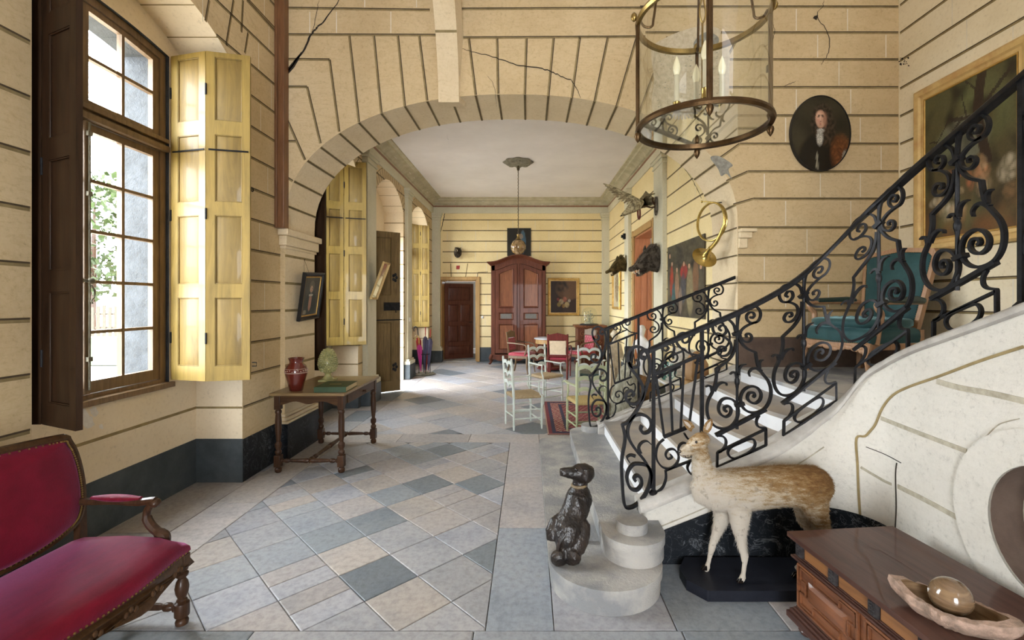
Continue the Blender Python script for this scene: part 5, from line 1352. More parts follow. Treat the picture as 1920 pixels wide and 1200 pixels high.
for k, y in enumerate(yb):                                 # carved black brackets and golden panels of the frieze
    if y < -CL + 0.08: break
    mb = MB(); mb.box(0.020, 0.036, y - 0.045, y, 0.375, 0.436)
    for r in range(4): mb.ell((0.019, y - 0.036 + 0.008, 0.385 + r * 0.014), (0.004, 0.007, 0.005), 8); mb.ell((0.019, y - 0.012, 0.385 + r * 0.014), (0.004, 0.007, 0.005), 8); mb.ell((0.018, y - 0.0225, 0.388 + r * 0.014), (0.004, 0.002, 0.004), 6)
    mb.build('frieze_bracket', 'ebony', ch, bevel=0.002)
    mb = MB(); mb.box(0.030, 0.036, y - 0.045 - 0.163, y - 0.050, 0.378, 0.434); mb.build('frieze_panel', 'walnut_pale', ch, bevel=0.002)
for k in range(3):                                         # geometric panels of the front
    y0 = -0.045 - k * 0.40; y1 = y0 - 0.36; zb, zt = 0.135, 0.335
    mb = MB()
    def strip(a0, b0, a1, b1, w=0.010, d=0.010): mb.beam((0.033, a0, b0), (0.033, a1, b1), w, d * 2, up=(1, 0, 0))
    for (a0, b0, a1, b1) in ((y0, zb, y0, zt), (y1, zb, y1, zt), (y0, zt, y1, zt), (y0, zb, y1, zb)): strip(a0, b0, a1, b1)
    ym_ = (y0 + y1) / 2; zm = (zb + zt) / 2
    for sgn in (1, -1):
        a = ym_ + sgn * 0.165; b = ym_ + sgn * 0.10; c = ym_ + sgn * 0.115
        for (a0, b0, a1, b1) in ((a, zm + .085, b - sgn * 0.02, zm + .085), (a, zm + 0.03, a, zm + .085), (a, zm + .03, b + sgn * .03, zm + .03), (b + sgn * .03, zm + .03, b + sgn * .03, zm - .03), (b + sgn * .03, zm - .03, a, zm - .03), (a, zm - .03, a, zm - .085), (a, zm - .085, b - sgn * .02, zm - .085)): strip(a0, b0, a1, b1, 0.007, 0.008)
    for (a0, b0, a1, b1) in ((ym_ + .08, zm + .085, ym_ + .08, zm + .055), (ym_ + .08, zm + .055, ym_ - .08, zm + .055), (ym_ - .08, zm + .055, ym_ - .08, zm + .085), (ym_ + .08, zm - .085, ym_ + .08, zm - .055), (ym_ + .08, zm - .055, ym_ - .08, zm - .055), (ym_ - .08, zm - .055, ym_ - .08, zm - .085)): strip(a0, b0, a1, b1, 0.007, 0.008)
    mb.build('panel_moulding', 'walnut', ch)
    mb = MB(); mb.ring([[V((0.034, ym_ + a, zm + b)) for a, b in ((.12, -.045), (-.12, -.045), (-.12, .045), (.12, .045))], [V((0.022, ym_ + a, zm + b)) for a, b in ((.10, -.028), (-.10, -.028), (-.10, .028), (.10, .028))]])
    mb.build('raised_panel', 'walnut', ch)
# ---- stone dish and ball on the chest
bw = thing('stone_dish', 'rough-edged brown onyx dish holding a ball on top of the walnut coffer', 'dish', (1.492, 1.655, 0.470), math.radians(-50))
rnd = random.Random(6)
def dishr(a): return 0.195 * abs(math.cos(a)) ** 1.0 + 0.0, 0
oo, ii = [], []
N_ = 44
rings = []
rad = []
for i in range(N_):
    a = 2 * PI * i / N_; ca, sa = math.cos(a), math.sin(a)
    r = 1 / (((abs(ca) / 0.172) ** 1.5 + (abs(sa) / 0.095) ** 1.5) ** (1 / 1.5)); rad.append((r * ca, r * sa, rnd.uniform(0.90, 1.08)))
hgt = lambda x: 0.062 + 0.030 * min(1, abs(x) / 0.2) ** 2
for z_, k in ((0.0, 0.62), (0.012, 0.82), (0.030, 0.96), (0.048, 1.02)): rings.append([V((x * k * (j if k > .6 else 1), y * k * (j if k > .6 else 1), z_ * (1 + 0.6 * min(1, abs(x) / .2) ** 2) + (rnd.uniform(-.003, .003) if z_ else 0))) for x, y, j in rad])
rings.append([V((x * j, y * j, hgt(x) + rnd.uniform(-.004, .004))) for x, y, j in rad])
mb = MB(); nout = len(rings)
rings.append([V((x * 0.84, y * 0.80, hgt(x) + rnd.uniform(-.002, .003))) for x, y, j in rad])
mb.ring(rings, 0, cap=False); mb.poly([p for p in rings[0]][::-1], 0)
r2 = [rings[-1]] + [[V((x * k, y * k, z_)) for x, y, j in rad] for k, z_ in ((0.78, 0.050), (0.62, 0.026), (0.35, 0.016), (0.1, 0.014))]
mb.ring(r2, 1, cap=False); mb.poly(r2[-1], 1)
o = mb.build('rough_rim', ['rockrim', 'onyx'], bw, angle=50)
bl_ = MB(); bl_.ell((0, 0, 0), (0.064, 0.064, 0.062), 32); o = bl_.build('stone_ball', 'onyx', None, loc=(1.500, 1.668, 0.470 + 0.018 + 0.064)); tag(o, 'polished brown banded stone ball resting in the onyx dish', 'ball')

# ---- oak side table with drawer by the pier, and what stands on it
tb = thing('side_table', 'old dark oak table with one drawer and turned stretchers beside the arch pier', 'table', (-2.40, 4.335, 0))
TX, TY, TZ = 0.70, 1.02, 0.75
mb = MB(); mb.box(0, TX, 0, TY, TZ - 0.028, TZ); mb.build('table_top', 'oak_top', tb, bevel=0.006)
mb = MB()
def apron(p, q, n, z0=0.60, drop=0.06):
    pts = []
    L = (V(q) - V(p)).length
    for i in range(21):
        t = i / 20; pts.append((t * L, z0 + drop * (math.sin(PI * t) ** 0.35) * 1.0 - 0.018 * math.cos(4 * PI * t) * math.sin(PI * t)))
    pts += [(L, TZ - 0.028), (0, TZ - 0.028)]
    d = (V(q) - V(p)).normalized(); mb.plate(pts, lambda a, b, c: V((p[0] + d.x * a + n[0] * c, p[1] + d.y * a + n[1] * c, b)), 0, 0.02)
apron((0.06, 0.035), (TX - 0.06, 0.035), (0, 1)); apron((0.06, TY - 0.055), (TX - 0.06, TY - 0.055), (0, 1))
apron((TX - 0.055, 0.06), (TX - 0.055, TY - 0.06), (1, 0), 0.60, 0.045); apron((0.035, 0.06), (0.035, TY - 0.06), (1, 0))
mb.build('apron', 'oak', tb, bevel=0.003)
dr = MB(); dr.box(TX - 0.034, TX - 0.022, 0.16, TY - 0.12, TZ - 0.125, TZ - 0.036); d_ = dr.build('drawer', 'oak', tb, bevel=0.004)
mb = MB(); yk = TY / 2 + 0.04
mb.lathe([(0.010, 0), (0.012, 0.012), (0.007, 0.018), (0.017, 0.03), (0.012, 0.038)], (TX - 0.022, yk, TZ - 0.08), 12, axis=(1, 0, 0)); mb.box(TX - 0.022, TX - 0.018, yk - 0.022, yk + 0.022, TZ - 0.088, TZ - 0.072)
mb.build('drawer_knob', 'turned', d_)
LP2 = [(.8, 0), (1.2, .01), (1.3, .04), (.75, .065), (1.05, .075)]
for x in (0.06, TX - 0.05):
    for y in (0.055, TY - 0.06):
        mb = MB(); r = 0.024
        prof = [(.9, 0), (1.3, .015), (1.35, .045), (.8, .075)]
        mb.lathe([(r * a, b) for a, b in ((.9, 0), (1.25, .012), (1.3, .035), (.75, .055))], (x, y, 0), 14)
        mb.box(x - .030, x + .030, y - .030, y + .030, .055, .165)
        mb.lathe([(r * a, b) for a, b in ((.8, .165), (1.2, .18), (1.25, .20), (.75, .215), (1.25, .24), (1.3, .27), (.7, .29), (.8, .30), (1.15, .38), (1.2, .48), (1.0, .55), (1.25, .56), (1.2, .575), (.9, .59))], (x, y, 0), 14)
        mb.box(x - .028, x + .028, y - .028, y + .028, .59, TZ - .028)
        mb.build('leg', 'turned', tb, bevel=0.004)
tstretch((0.06, 0.055, .11), (TX - .05, 0.055, .11), 0.016).build('stretcher', 'turned', tb); tstretch((0.06, TY - .06, .11), (TX - .05, TY - .06, .11), 0.016).build('stretcher', 'turned', tb)
tstretch(((TX) / 2, 0.055, .11), (TX / 2, TY - .06, .11), 0.016).build('stretcher', 'turned', tb)
v_ = thing('vase', 'red-brown glazed clay vase with flared rim on the oak table', 'vase', (-2.215, 4.475, TZ))
mb = MB(); mb.lathe([(0.054, 0), (0.060, 0.005), (0.078, 0.09), (0.098, 0.16), (0.101, 0.195), (0.088, 0.235), (0.062, 0.262), (0.058, 0.275), (0.072, 0.312), (0.064, 0.312), (0.050, 0.275), (0.05, 0.2)], (0, 0, 0), 36); mb.build('vessel', 'terracotta', v_, angle=60)
mb = MB()
for z, r in ((0.212, 0.0985), (0.178, 0.1022), (0.172, 0.1022)): mb.tube([(r * math.cos(a / 18 * PI), r * math.sin(a / 18 * PI), z) for a in range(36)], 0.0015, 5, closed=True)
for k in range(26):
    a = k / 26 * 2 * PI; mb.ell((0.1022 * math.cos(a), 0.1022 * math.sin(a), 0.195 + 0.006 * math.sin(k * 2.1)), (0.006, 0.006, 0.005), 6)
o = mb.build('painted_band', 'slip', v_); o['kind'] = 'stuff'
pc = thing('pinecone_finial', 'pale green glazed pine cone ornament on a square foot on the oak table', 'ornament', (-2.15, 5.03, TZ), math.radians(8))
mb = MB(); mb.box(-.08, .08, -.08, .08, 0, .018); mb.lathe([(.062, .018), (.05, .035), (.032, .06), (.030, .075), (.05, .095), (.056, .10)], (0, 0, 0), 20); mb.build('foot', 'greenglaze', pc, bevel=0.004)
mb = MB(); mb.lathe([(.05, .095), (.08, .13), (.093, .175), (.085, .235), (.06, .30), (.03, .34), (.004, .355)], (0, 0, 0), 24)
for r_ in range(13):
    z = .108 + r_ * .0185; R_ = interp([(.095, .055), (.13, .08), (.175, .093), (.235, .085), (.30, .06), (.34, .03)], z); n = 18 if r_ < 9 else 12
    for k in range(n):
        a = (k + (r_ % 2) / 2) / n * 2 * PI; q = Matrix.Rotation(a, 3, 'Z')
        mb.ell((R_ * math.cos(a), R_ * math.sin(a), z), (0.015, R_ * 0.165, 0.0105), 8, R=q)
mb.build('cone', 'greenglaze', pc, angle=50)
bk = thing('book', 'large green cloth-bound book lying flat on the oak table', 'book', (-1.86, 4.55, TZ), math.radians(3))
mb = MB(); mb.box(-.145, .145, -.17, .17, .0, .005); mb.box(-.145, .145, -.17, .17, .045, .050); mb.box(-.15, -.145, -.17, .17, .002, .048)
mb.box(-0.145, 0.145, -0.171, -0.169, 0.0, 0.05)
mb.build('cover', 'bookcloth', bk, bevel=0.002)
mb = MB(); mb.box(-.142, .140, -.166, .166, .005, .045); mb.build('pages', 'paper', bk)
mb = MB()
for k in range(7): mb.box(-0.06 + k * 0.016, -0.048 + k * 0.016, -0.02, 0.0, 0.050, 0.0506)
o = mb.build('cover_ornament', 'gilt', bk); o['kind'] = 'stuff'

# ---- armoire against the back wall
am = thing('armoire', 'tall dark mahogany armoire with arched cornice against the back wall', 'wardrobe', (-0.255, YE - 0.02, 0))
AW, AD = 0.70, 0.50; yf = -AD
def crown(x, hw=0.84, z0=2.57, rise=0.19):
    t = abs(x) / hw; return z0 + rise * (0.5 + 0.5 * math.cos(PI * min(1, t * 1.12))) if t < 0.9 else z0
mb = MB()
for z in (0,):
    mb.box(-AW, -AW + 0.03, yf + .03, 0, 0.17, 2.50); mb.box(AW - .03, AW, yf + .03, 0, 0.17, 2.50); mb.box(-AW, AW, -0.03, 0, .17, 2.5); mb.box(-AW, AW, yf + .02, 0, .17, .22)
    for sx in (-1, 1): mb.box(sx * (AW - .06) - .045, sx * (AW - .06) + .045, yf, yf + .06, .20, 2.52)
    mb.box(-0.035, 0.035, yf + .005, yf + .05, 0.27, 2.66)
xs = [lerp(-AW, AW, i / 30) for i in range(31)]
mb.plate([(x, crown(x) - 0.20) for x in xs] + [(x, crown(x) - 0.01) for x in xs[::-1]], lambda a, b, c: V((a, c, b)), yf, yf + .05)
mb.build('carcass', 'mahogany', am, bevel=0.006)
mb = MB(); prof = [(0.0, -0.07), (0.015, -0.07), (0.03, -0.045), (0.06, -0.03), (0.085, 0.0), (0.10, 0.005), (0.10, 0.03), (0.0, 0.03)]
rings = []
xs = [-AW - 0.001] + [lerp(-AW, AW, i / 40) for i in range(41)]
for i, x in enumerate([lerp(-AW, AW, i / 40) for i in range(41)]):
    rings.append([V((x + (x / AW) ** 15 * a, yf - a, crown(x) + b)) for a, b in prof])
mb.ring(rings)
for sx in (-1, 1): mb.ring([[V((sx * (AW + a), y if y == 0 else yf - a, crown(AW) + b)) for a, b in prof] for y in (yf, 0)])
mb.plate([(x, crown(x) - .02) for x in xs] + [(xs[-1], 2.5), (xs[0], 2.5)], lambda a, b, c: V((a, c, b)), yf + .05, 0)
mb.build('cornice', 'mahogany', am, angle=40)
for sx in (-1, 1):
    xa, xb = (0.04, AW - .11) if sx > 0 else (-AW + .11, -0.04)
    d_ = thing('x', '', '', (0, 0, 0)) if False else None
    n = 12; topc = lambda x, d: crown(x) - 0.215 - d
    out = [(xa, .28), (xb, .28)] + [(lerp(xb, xa, i / n), topc(lerp(xb, xa, i / n), 0)) for i in range(n + 1)]
    m_ = .085; a0, a1 = xa + m_, xb - m_
    up = [(a0, 1.43), (a1, 1.43)] + [(lerp(a1, a0, i / n), topc(lerp(a1, a0, i / n), .10)) for i in range(n + 1)]
    mid = [(a0, 1.13), (a1, 1.13), (a1, 1.31), (a0, 1.31)]; low = [(a0, .38), (a1, .38), (a1, 1.02), (a0, 1.02)]
    mb = MB(); fr = lambda a, b, c: V((a, yf - .012 + c, b)); mb.plate(out, fr, 0, .03, 0, holes=[up, mid, low]); dd = mb.build('door', 'mahogany', am, bevel=0.006)
    for nm, hl in (('upper_panel', up), ('middle_panel', mid), ('lower_panel', low)):
        mb = MB(); cx_, cz_ = sum(p[0] for p in hl) / len(hl), sum(p[1] for p in hl) / len(hl)
        w_ = max(p[0] for p in hl) - min(p[0] for p in hl); h_ = max(p[1] for p in hl) - min(p[1] for p in hl)
        def scl(d): return [(cx_ + (a - cx_) * (1 - 2 * d / w_), cz_ + (b - cz_) * (1 - 2 * d / h_)) for a, b in hl]
        mb.ring([[fr(a, b, .012) for a, b in hl], [fr(a, b, -.008) for a, b in scl(.012)], [fr(a, b, .004) for a, b in scl(.026)], [fr(a, b, .012) for a, b in scl(.03)]], 0, cap=False)
        mb.poly([fr(a, b, .010) for a, b in scl(.03)], 1)
        if nm == 'middle_panel': mb.box(a0 + .05, a1 - .05, yf - .008, yf - .001, 1.16, 1.285, 2)
        mb.build(nm, ['mahogany', 'mahogany_panel', 'inlay'], dd, angle=30)
    mb = MB(); mb.lathe([(.006, 0), (.006, .34)], (0.028 * sx if sx < 0 else 0.028, yf - .018, 1.1), 8)
mb = MB(); n = 40                                          # scalloped apron and cabriole feet
mb.plate([(lerp(-AW, AW, i / n), .125 + .035 * math.cos(6 * PI * i / n) * (1 if 3 < i < 37 else 0) - (.04 if i in (0, 40) else 0)) for i in range(n + 1)] + [(AW, .24), (-AW, .24)], lambda a, b, c: V((a, c, b)), yf - .02, yf + .02)
mb.box(-AW - .015, AW + .015, yf - .03, yf + .02, .22, .25); mb.build('apron', 'mahogany', am, bevel=0.004)
for sx in (-1, 1):
    for y in (yf, -.05):
        mb = MB(); mb.tube(cr([(sx * (AW - .02), y, .24), (sx * (AW + .015), y - .02, .15), (sx * (AW - .005), y - .01, .07), (sx * (AW + .02), y - .025, .025)], 4), [.045] * 5 + [.032] * 4 + [.026] * 4, 10); mb.ell((sx * (AW + .025), y - .03, .024), (.036, .036, .024), 12); mb.build('foot', 'mahogany', am)

# ---- chairs
def ladder_chair(label, x, y, face, paint='whitewood', seatm='rush', H=0.87, arms=True):
    """rush-seated country armchair; local +x is the way it faces"""
    e = thing('rush_chair', label, 'chair', (x, y, 0.0095 if x > 0.2 and y < 7.7 else 0), face, 'painted rush-seated country chairs' if False else None)
    W, D = 0.40, 0.36; h = H
    for sy in (-1, 1):
        mb = MB(); mb.tube([(-D / 2, sy * W * .42, 0), (-D / 2, sy * W * .42, .40), (-D / 2 - .03, sy * W * .44, h - .05), (-D / 2 - .035, sy * W * .44, h)], [.012, .017, .016, .014], 8)
        mb.ell((-D / 2 - .035, sy * W * .44, h + .006), (.015, .015, .018), 8); mb.lathe([(.010, 0), (.017, .03), (.012, .05)], (-D / 2, sy * W * .42, 0.02), 8); mb.build('rear_leg', paint, e)
        mb = MB(); mb.tube([(D / 2, sy * W * .5, 0), (D / 2, sy * W * .5, .08), (D / 2, sy * W * .5, .42)], [.011, .016, .016], 8); mb.lathe([(.009, 0), (.019, .03), (.009, .06)], (D / 2, sy * W * .5, .03), 8)
        if arms:
            mb.tube(cr([(D / 2 - .01, sy * W * .5, .42), (D / 2 - .04, sy * W * .5, .50), (D / 2 - .035, sy * W * .5, .60)], 4), .011, 8); mb.lathe([(.009, 0), (.017, .03), (.009, .06)], (D / 2 - .04, sy * W * .5, .47), 8)
        mb.build('front_leg', paint, e)
        if arms:
            mb = MB(); mb.bar([V(p) for p in cr([(-D / 2 - .015, sy * W * .43, .61), (-.03, sy * W * .46, .605), (D / 2 - .06, sy * W * .51, .60), (D / 2 - .0, sy * W * .56, .615), (D / 2 + .01, sy * W * .60, .60)], 4)], (0, 1, 0), .016, .035); mb.build('armrest', paint, e, bevel=.004)
        for z in (.14, .25):
            mb = MB(); mb.tube([(-D / 2, sy * W * .42, z), (D / 2, sy * W * .5, z)], .009, 6); mb.build('rung', paint, e)
    for z in (.10, .22):
        mb = MB(); mb.tube([(D / 2, -W * .5, z), (D / 2, W * .5, z)], .010, 6); mb.build('rung', paint, e)
    mb = MB(); mb.tube([(-D / 2, -W * .42, .17), (-D / 2, W * .42, .17)], .009, 6); mb.build('rung', paint, e)
    for k, z in enumerate((.52, .65, .775)):                # arched slats with a double curve
        zz = z * H / .87; top, bot = [], []
        for i in range(17):
            t = i / 16; a = lerp(-W * .42, W * .42, t); top.append((a, zz + .055 + .028 * abs(math.sin(2 * PI * t)) ** .8 - .012 * math.exp(-((t - .5) / .06) ** 2))); bot.append((a, zz + .010 + .030 * abs(math.sin(2 * PI * t)) ** .9 - .018 * math.exp(-((t - .5) / .07) ** 2)))
        mb = MB(); mb.plate(bot + top[::-1], lambda a, b, c: V((-D / 2 - .008 - (b - .45) * .06 + c, a, b)), -.006, .006); mb.build('slat', paint, e)
    mb = MB(); s_ = [(-D / 2, -W * .44), (D / 2 + .02, -W * .53), (D / 2 + .02, W * .53), (-D / 2, W * .44)]
    mb.ring([[V((a * k, b * k, z)) for a, b in s_] for k, z in ((.96, .385), (1.0, .40), (1.0, .415), (.93, .43), (.5, .425), (.05, .415))]); mb.build('seat', seatm, e, bevel=.006)
    return e
ladder_chair('white rush-seated armchair nearest the oak table side of the rug', -0.07, 6.03, math.radians(20))
ladder_chair('white rush-seated armchair standing on the far left corner of the rug', 0.27, 7.50, math.radians(-50))
ladder_chair('sage green rush-seated chair on the rug seen from behind at the end of the stairs', 0.70, 5.62, math.radians(98), 'greenwood', 'rush_gold')
c4 = ladder_chair('white rush chair with a dark seat behind the far balustrade', 1.02, 7.75, math.radians(78), 'whitewood', 'green_dark')

def red_chair(label, x, y, face, wood, plainback=False, H=0.92):
    e = thing('upholstered_armchair', label, 'armchair', (x, y, 0), face)
    W, D = .46, .44
    for sy in (-1, 1):
        mb = MB(); mb.tube(cr([(-D / 2 - .04, sy * W * .42, 0), (-D / 2, sy * W * .42, .2), (-D / 2, sy * W * .42, .42), (-D / 2 - .05, sy * W * .44, H)], 4), .021, 4); mb.build('rear_leg', wood, e)
        mb = MB(); mb.tube(cr([(D / 2 + .02, sy * W * .47, 0), (D / 2 - .005, sy * W * .47, .2), (D / 2, sy * W * .47, .40)], 4), [.015] * 3 + [.022] * 6, 6); mb.build('front_leg', wood, e)
        mb = MB(); mb.tube(cr([(-D / 2 - .03, sy * W * .45, .68), (-.02, sy * W * .5, .67), (D / 2 - .03, sy * W * .52, .64), (D / 2, sy * W * .52, .55), (D / 2 - .05, sy * W * .5, .42)], 4), .017, 6); mb.build('armrest', wood, e)
    mb = MB(); mb.box(-D / 2, D / 2 + .01, -W * .47, W * .47, .34, .40); mb.build('seat_rail', wood, e, bevel=.004)
    mb = MB(); s_ = [(-D / 2, -W * .46), (D / 2 + .02, -W * .5), (D / 2 + .02, W * .5), (-D / 2, W * .46)]
    mb.ring([[V((a * k, b * k, z)) for a, b in s_] for k, z in ((1, .40), (1.02, .43), (.97, .46), (.75, .475), (.1, .48))]); st = mb.build('seat', 'red_fabric', e, angle=60)
    bx = lambda z: -D / 2 - (z - .42) * .1
    for z0, z1 in ((.46, .50), (H - .13, H + .01)):
        mb = MB(); mb.plate([(-W * .44, z0), (W * .44, z0), (W * .44, z1 - (.03 if z1 > .8 else 0)), (0, z1 + (.015 if z1 > .8 else 0)), (-W * .44, z1 - (.03 if z1 > .8 else 0))], lambda a, b, c: V((bx(b) + c, a, b)), -.018, .018)
        mb.build('back_rail', wood, e, bevel=.005)
    mb = MB(); mb.plate([(-W * .36, .51), (W * .36, .51), (W * .36, H - .14), (-W * .36, H - .14)], lambda a, b, c: V((bx(b) + c, a, b)), -.012, .025, 0); bp = mb.build('back_panel', 'red_fabric', e, bevel=.01)
    mb = MB(); mb.plate([(-W * .36, .51), (W * .36, .51), (W * .36, H - .14), (-W * .36, H - .14)], lambda a, b, c: V((bx(b) + c, a, b)), -.018, -.0125, 0); mb.build('back_lining', 'cream_fabric' if plainback else 'red_fabric', e)
    mb = MB()
    for r in range(5):
        for k in range(4):
            a = (k - 1.5 + (r % 2) * .5 - .25) * .085; z = .55 + r * .057; xx = bx(z) + .0275
            for da, db in ((0, .012), (-.009, -.006), (.009, -.006)): mb.poly([(xx, a + da - .005, z + db - .004), (xx, a + da + .005, z + db - .004), (xx, a + da, z + db + .008)])
            x2 = -.17 + r * .085
            for da, db in ((0, .012), (-.009, -.006), (.009, -.006)): mb.poly([(x2 + da - .006, a + db - .005, .4815), (x2 + da + .006, a + db - .005, .4815), (x2 + da, a + db + .008, .4815)])
    for k in range(6):
        a = (k - 2.5) * .075; mb.poly([(D / 2 + .0305, a - .008, .425), (D / 2 + .0305, a + .008, .425), (D / 2 + .0305, a, .440)])
    o = mb.build('woven_motif', 'motif', e, fix=False); o['kind'] = 'stuff'
    return e
red_chair('red patterned armchair with olive wood frame in front of the armoire', -0.16, 10.52, math.radians(-22), 'brownwood')
red_chair('dark red framed armchair seen from behind with a cream linen back', 0.64, 9.85, math.radians(80), 'redwood', True, .93)
red_chair('red patterned armchair beside the glass dome cabinet', 1.22, 10.75, math.radians(213), 'brownwood', False, .95)
t_ = thing('round_table', 'small round table with grey marble top between the red armchairs', 'table', (.50, 10.98, 0))
mb = MB(); mb.lathe([(.36, .72), (.37, .725), (.37, .745), (.36, .75)], (0, 0, 0), 36); mb.build('table_top', 'marble_top', t_, angle=50)
mb = MB(); mb.lathe([(.33, .62), (.335, .62), (.335, .72), (.33, .72)], (0, 0, 0), 36); mb.build('frieze', 'frame_oak', t_, angle=50)
mb = MB(); mb.lathe([(.10, .08), (.09, .12), (.05, .2), (.06, .3), (.045, .5), (.12, .62)], (0, 0, 0), 20); mb.build('pedestal', 'redwood', t_)
mb = MB(); mb.lathe([(.30, .03), (.31, .035), (.31, .075), (.29, .08)], (0, 0, 0), 3 * 8); mb.build('platform', 'redwood', t_)
for k in range(3):
    mb = MB(); a = k * 2.094 + .3; mb.ell((.26 * math.cos(a), .26 * math.sin(a), .018), (.04, .04, .018), 10); mb.build('foot', 'redwood', t_)

# carved corner cabinet with glass dome
cb_ = thing('carved_cabinet', 'carved dark wood cabinet in the far right corner under a glass dome', 'cabinet', (1.55, 11.95, 0))
mb = MB(); mb.box(-.33, .33, -.26, .28, .06, .93); mb.build('body', 'mahogany', cb_, bevel=.01)
mb = MB(); mb.box(-.40, .40, -.32, .30, .96, 1.0); mb.box(-.37, .37, -.29, .30, .93, .96); mb.build('cabinet_top', 'mahogany_panel', cb_, bevel=.008)
mb = MB(); mb.box(-.37, .37, -.30, .30, 0, .08); mb.build('plinth', 'mahogany', cb_, bevel=.008)
mb = MB()
for r in range(4):
    for k in range(3):
        cx_, cz_ = -.2 + .2 * k, .22 + .19 * r; s_ = 1 if (r + k) % 2 else -1
        mb.tube([(cx_ + .075 * (1 - i / 26) * math.cos(s_ * i * .42), -.27, cz_ + .075 * (1 - i / 26) * math.sin(s_ * i * .42)) for i in range(24)], .010, 6)
o = mb.build('carving', 'mahogany_panel', cb_); o['kind'] = 'stuff'
gd = thing('glass_dome', 'glass dome over a pale arrangement on the carved cabinet', 'ornament', (1.53, 11.83, 1.0))
mb = MB(); mb.lathe([(.235, 0), (.245, .01), (.23, .03), (.20, .04)], (0, 0, 0), 28); mb.build('base', 'ebony', gd)
mb = MB(); mb.lathe([(.195, .035), (.198, .25), (.19, .32), (.15, .40), (.08, .44), (.01, .452)], (0, 0, 0), 28); mb.build('dome', 'glass', gd, angle=80)
mb = MB(); rnd = random.Random(8)
for i in range(26):
    a = rnd.uniform(0, 6.28); r = rnd.uniform(.02, .13); z = rnd.uniform(.06, .36); mb.tube([(0, 0, .05), (r * .5 * math.cos(a), r * .5 * math.sin(a), z * .7), (r * math.cos(a), r * math.sin(a), z)], .005, 5); mb.ell((r * math.cos(a), r * math.sin(a), z), (.02, .02, .015), 6)
mb.lathe([(.12, .035), (.13, .06), (.05, .09)], (0, 0, 0), 12); mb.build('arrangement', 'moss', gd)

# ---- teal armchair on the landing; local +x is the way it faces
ac = thing('armchair', 'large teal velvet armchair with pale carved legs on the stair landing', 'armchair', (3.09, 4.35, 0.931), math.radians(180 + 14))
W, D = .68, .62
mb = MB(); s_ = [(-D / 2, -W * .44), (D / 2, -W * .5), (D / 2 + .03, 0), (D / 2, W * .5), (-D / 2, W * .44)]
mb.ring([[V((a * k, b * k, z)) for a, b in s_] for k, z in ((.99, .30), (1.02, .36), (1.0, .41), (.9, .435), (.4, .44), (.05, .44))]); mb.build('seat', 'green_velvet', ac, bevel=.012, angle=60)
mb = MB(); s2 = [(-D / 2 + .02, -W * .36), (D / 2 - .02, -W * .40), (D / 2 - .02, W * .40), (-D / 2 + .02, W * .36)]
mb.ring([[V((a * k, b * k, z)) for a, b in cr(s2, 4, True)] for k, z in ((.93, .435), (1.0, .45), (1.01, .475), (1.0, .50), (.92, .515), (.5, .525), (.05, .515))])
for i in range(5):
    for j in range(4): mb.ell((-.18 + .09 * i, -.19 + .125 * j, .518), (.03, .04, .012), 8)
mb.build('seat_cushion', 'green_velvet', ac, angle=60)
mb = MB(); mb.box(-D / 2, D / 2 + .01, -W * .48, W * .48, .25, .305)
for i in range(9): 
    b = lerp(-W * .42, W * .42, i / 8); mb.ell((D / 2 + .012, b, .252 - .012 * math.cos(i * PI / 4 * 2)), (.012, .05, .022), 8)
mb.build('seat_rail', 'palewood', ac, bevel=.005)
mb = MB()
for i in range(36): b = lerp(-W * .49, W * .49, i / 35); mb.ell((D / 2 + .022 + .018 * (1 - (b / W * 2) ** 2), b, .312), (.004, .005, .005), 6)
o = mb.build('nail_trim', 'brass', ac); o['kind'] = 'stuff'
for sy in (-1, 1):
    mb = MB(); mb.tube(cr([(D / 2 - .02, sy * W * .45, .30), (D / 2 + .015, sy * W * .47, .22), (D / 2 - .005, sy * W * .46, .10), (D / 2 - .01, sy * W * .46, .02), (D / 2 + .01, sy * W * .46, 0)], 4), [.036, .036, .034, .032, .030, .026, .022, .020, .018, .017, .017, .017, .018, .02, .022, .024, .024], 8); mb.build('front_leg', 'palewood', ac)
    mb = MB(); mb.beam((-D / 2, sy * W * .42, 0), (-D / 2, sy * W * .42, .42), .045, .045, up=(1, 0, 0)); mb.build('rear_leg', 'palewood', ac, bevel=.004)
    mb = MB(); mb.tube(cr([(-D / 2 - .02, sy * W * .46, .66), (-.05, sy * W * .49, .66), (D / 2 - .14, sy * W * .51, .655), (D / 2 - .07, sy * W * .51, .64), (D / 2 - .08, sy * W * .51, .60), (D / 2 - .12, sy * W * .5, .55), (D / 2 - .10, sy * W * .49, .44), (D / 2 - .08, sy * W * .48, .30)], 4), [.02] * 12 + [.026] * 17, 8); mb.build('armrest', 'palewood', ac)
    mb = MB(); mb.tube([(-D / 2 + .02, sy * W * .48, .675), (-D / 2 + .1, sy * W * .49, .682), (D / 2 - .16, sy * W * .51, .675)], [.028, .034, .026], 10); mb.build('arm_pad', 'green_dark', ac)
bx = lambda z: -D / 2 - (z - .40) * .20
ou = [(-W * .40, .42), (W * .40, .42), (W * .50, 1.09), (W * .46, 1.14), (0, 1.18), (-W * .46, 1.14), (-W * .50, 1.09)]
iu = [(-W * .35, .46), (W * .35, .46), (W * .45, 1.07), (W * .40, 1.105), (0, 1.135), (-W * .40, 1.105), (-W * .45, 1.07)]
mb = MB(); mb.plate(ou, lambda a, b, c: V((bx(b) + c, a, b)), -.025, .025, 0, holes=[iu]); mb.build('back_frame', 'palewood', ac, bevel=.006)
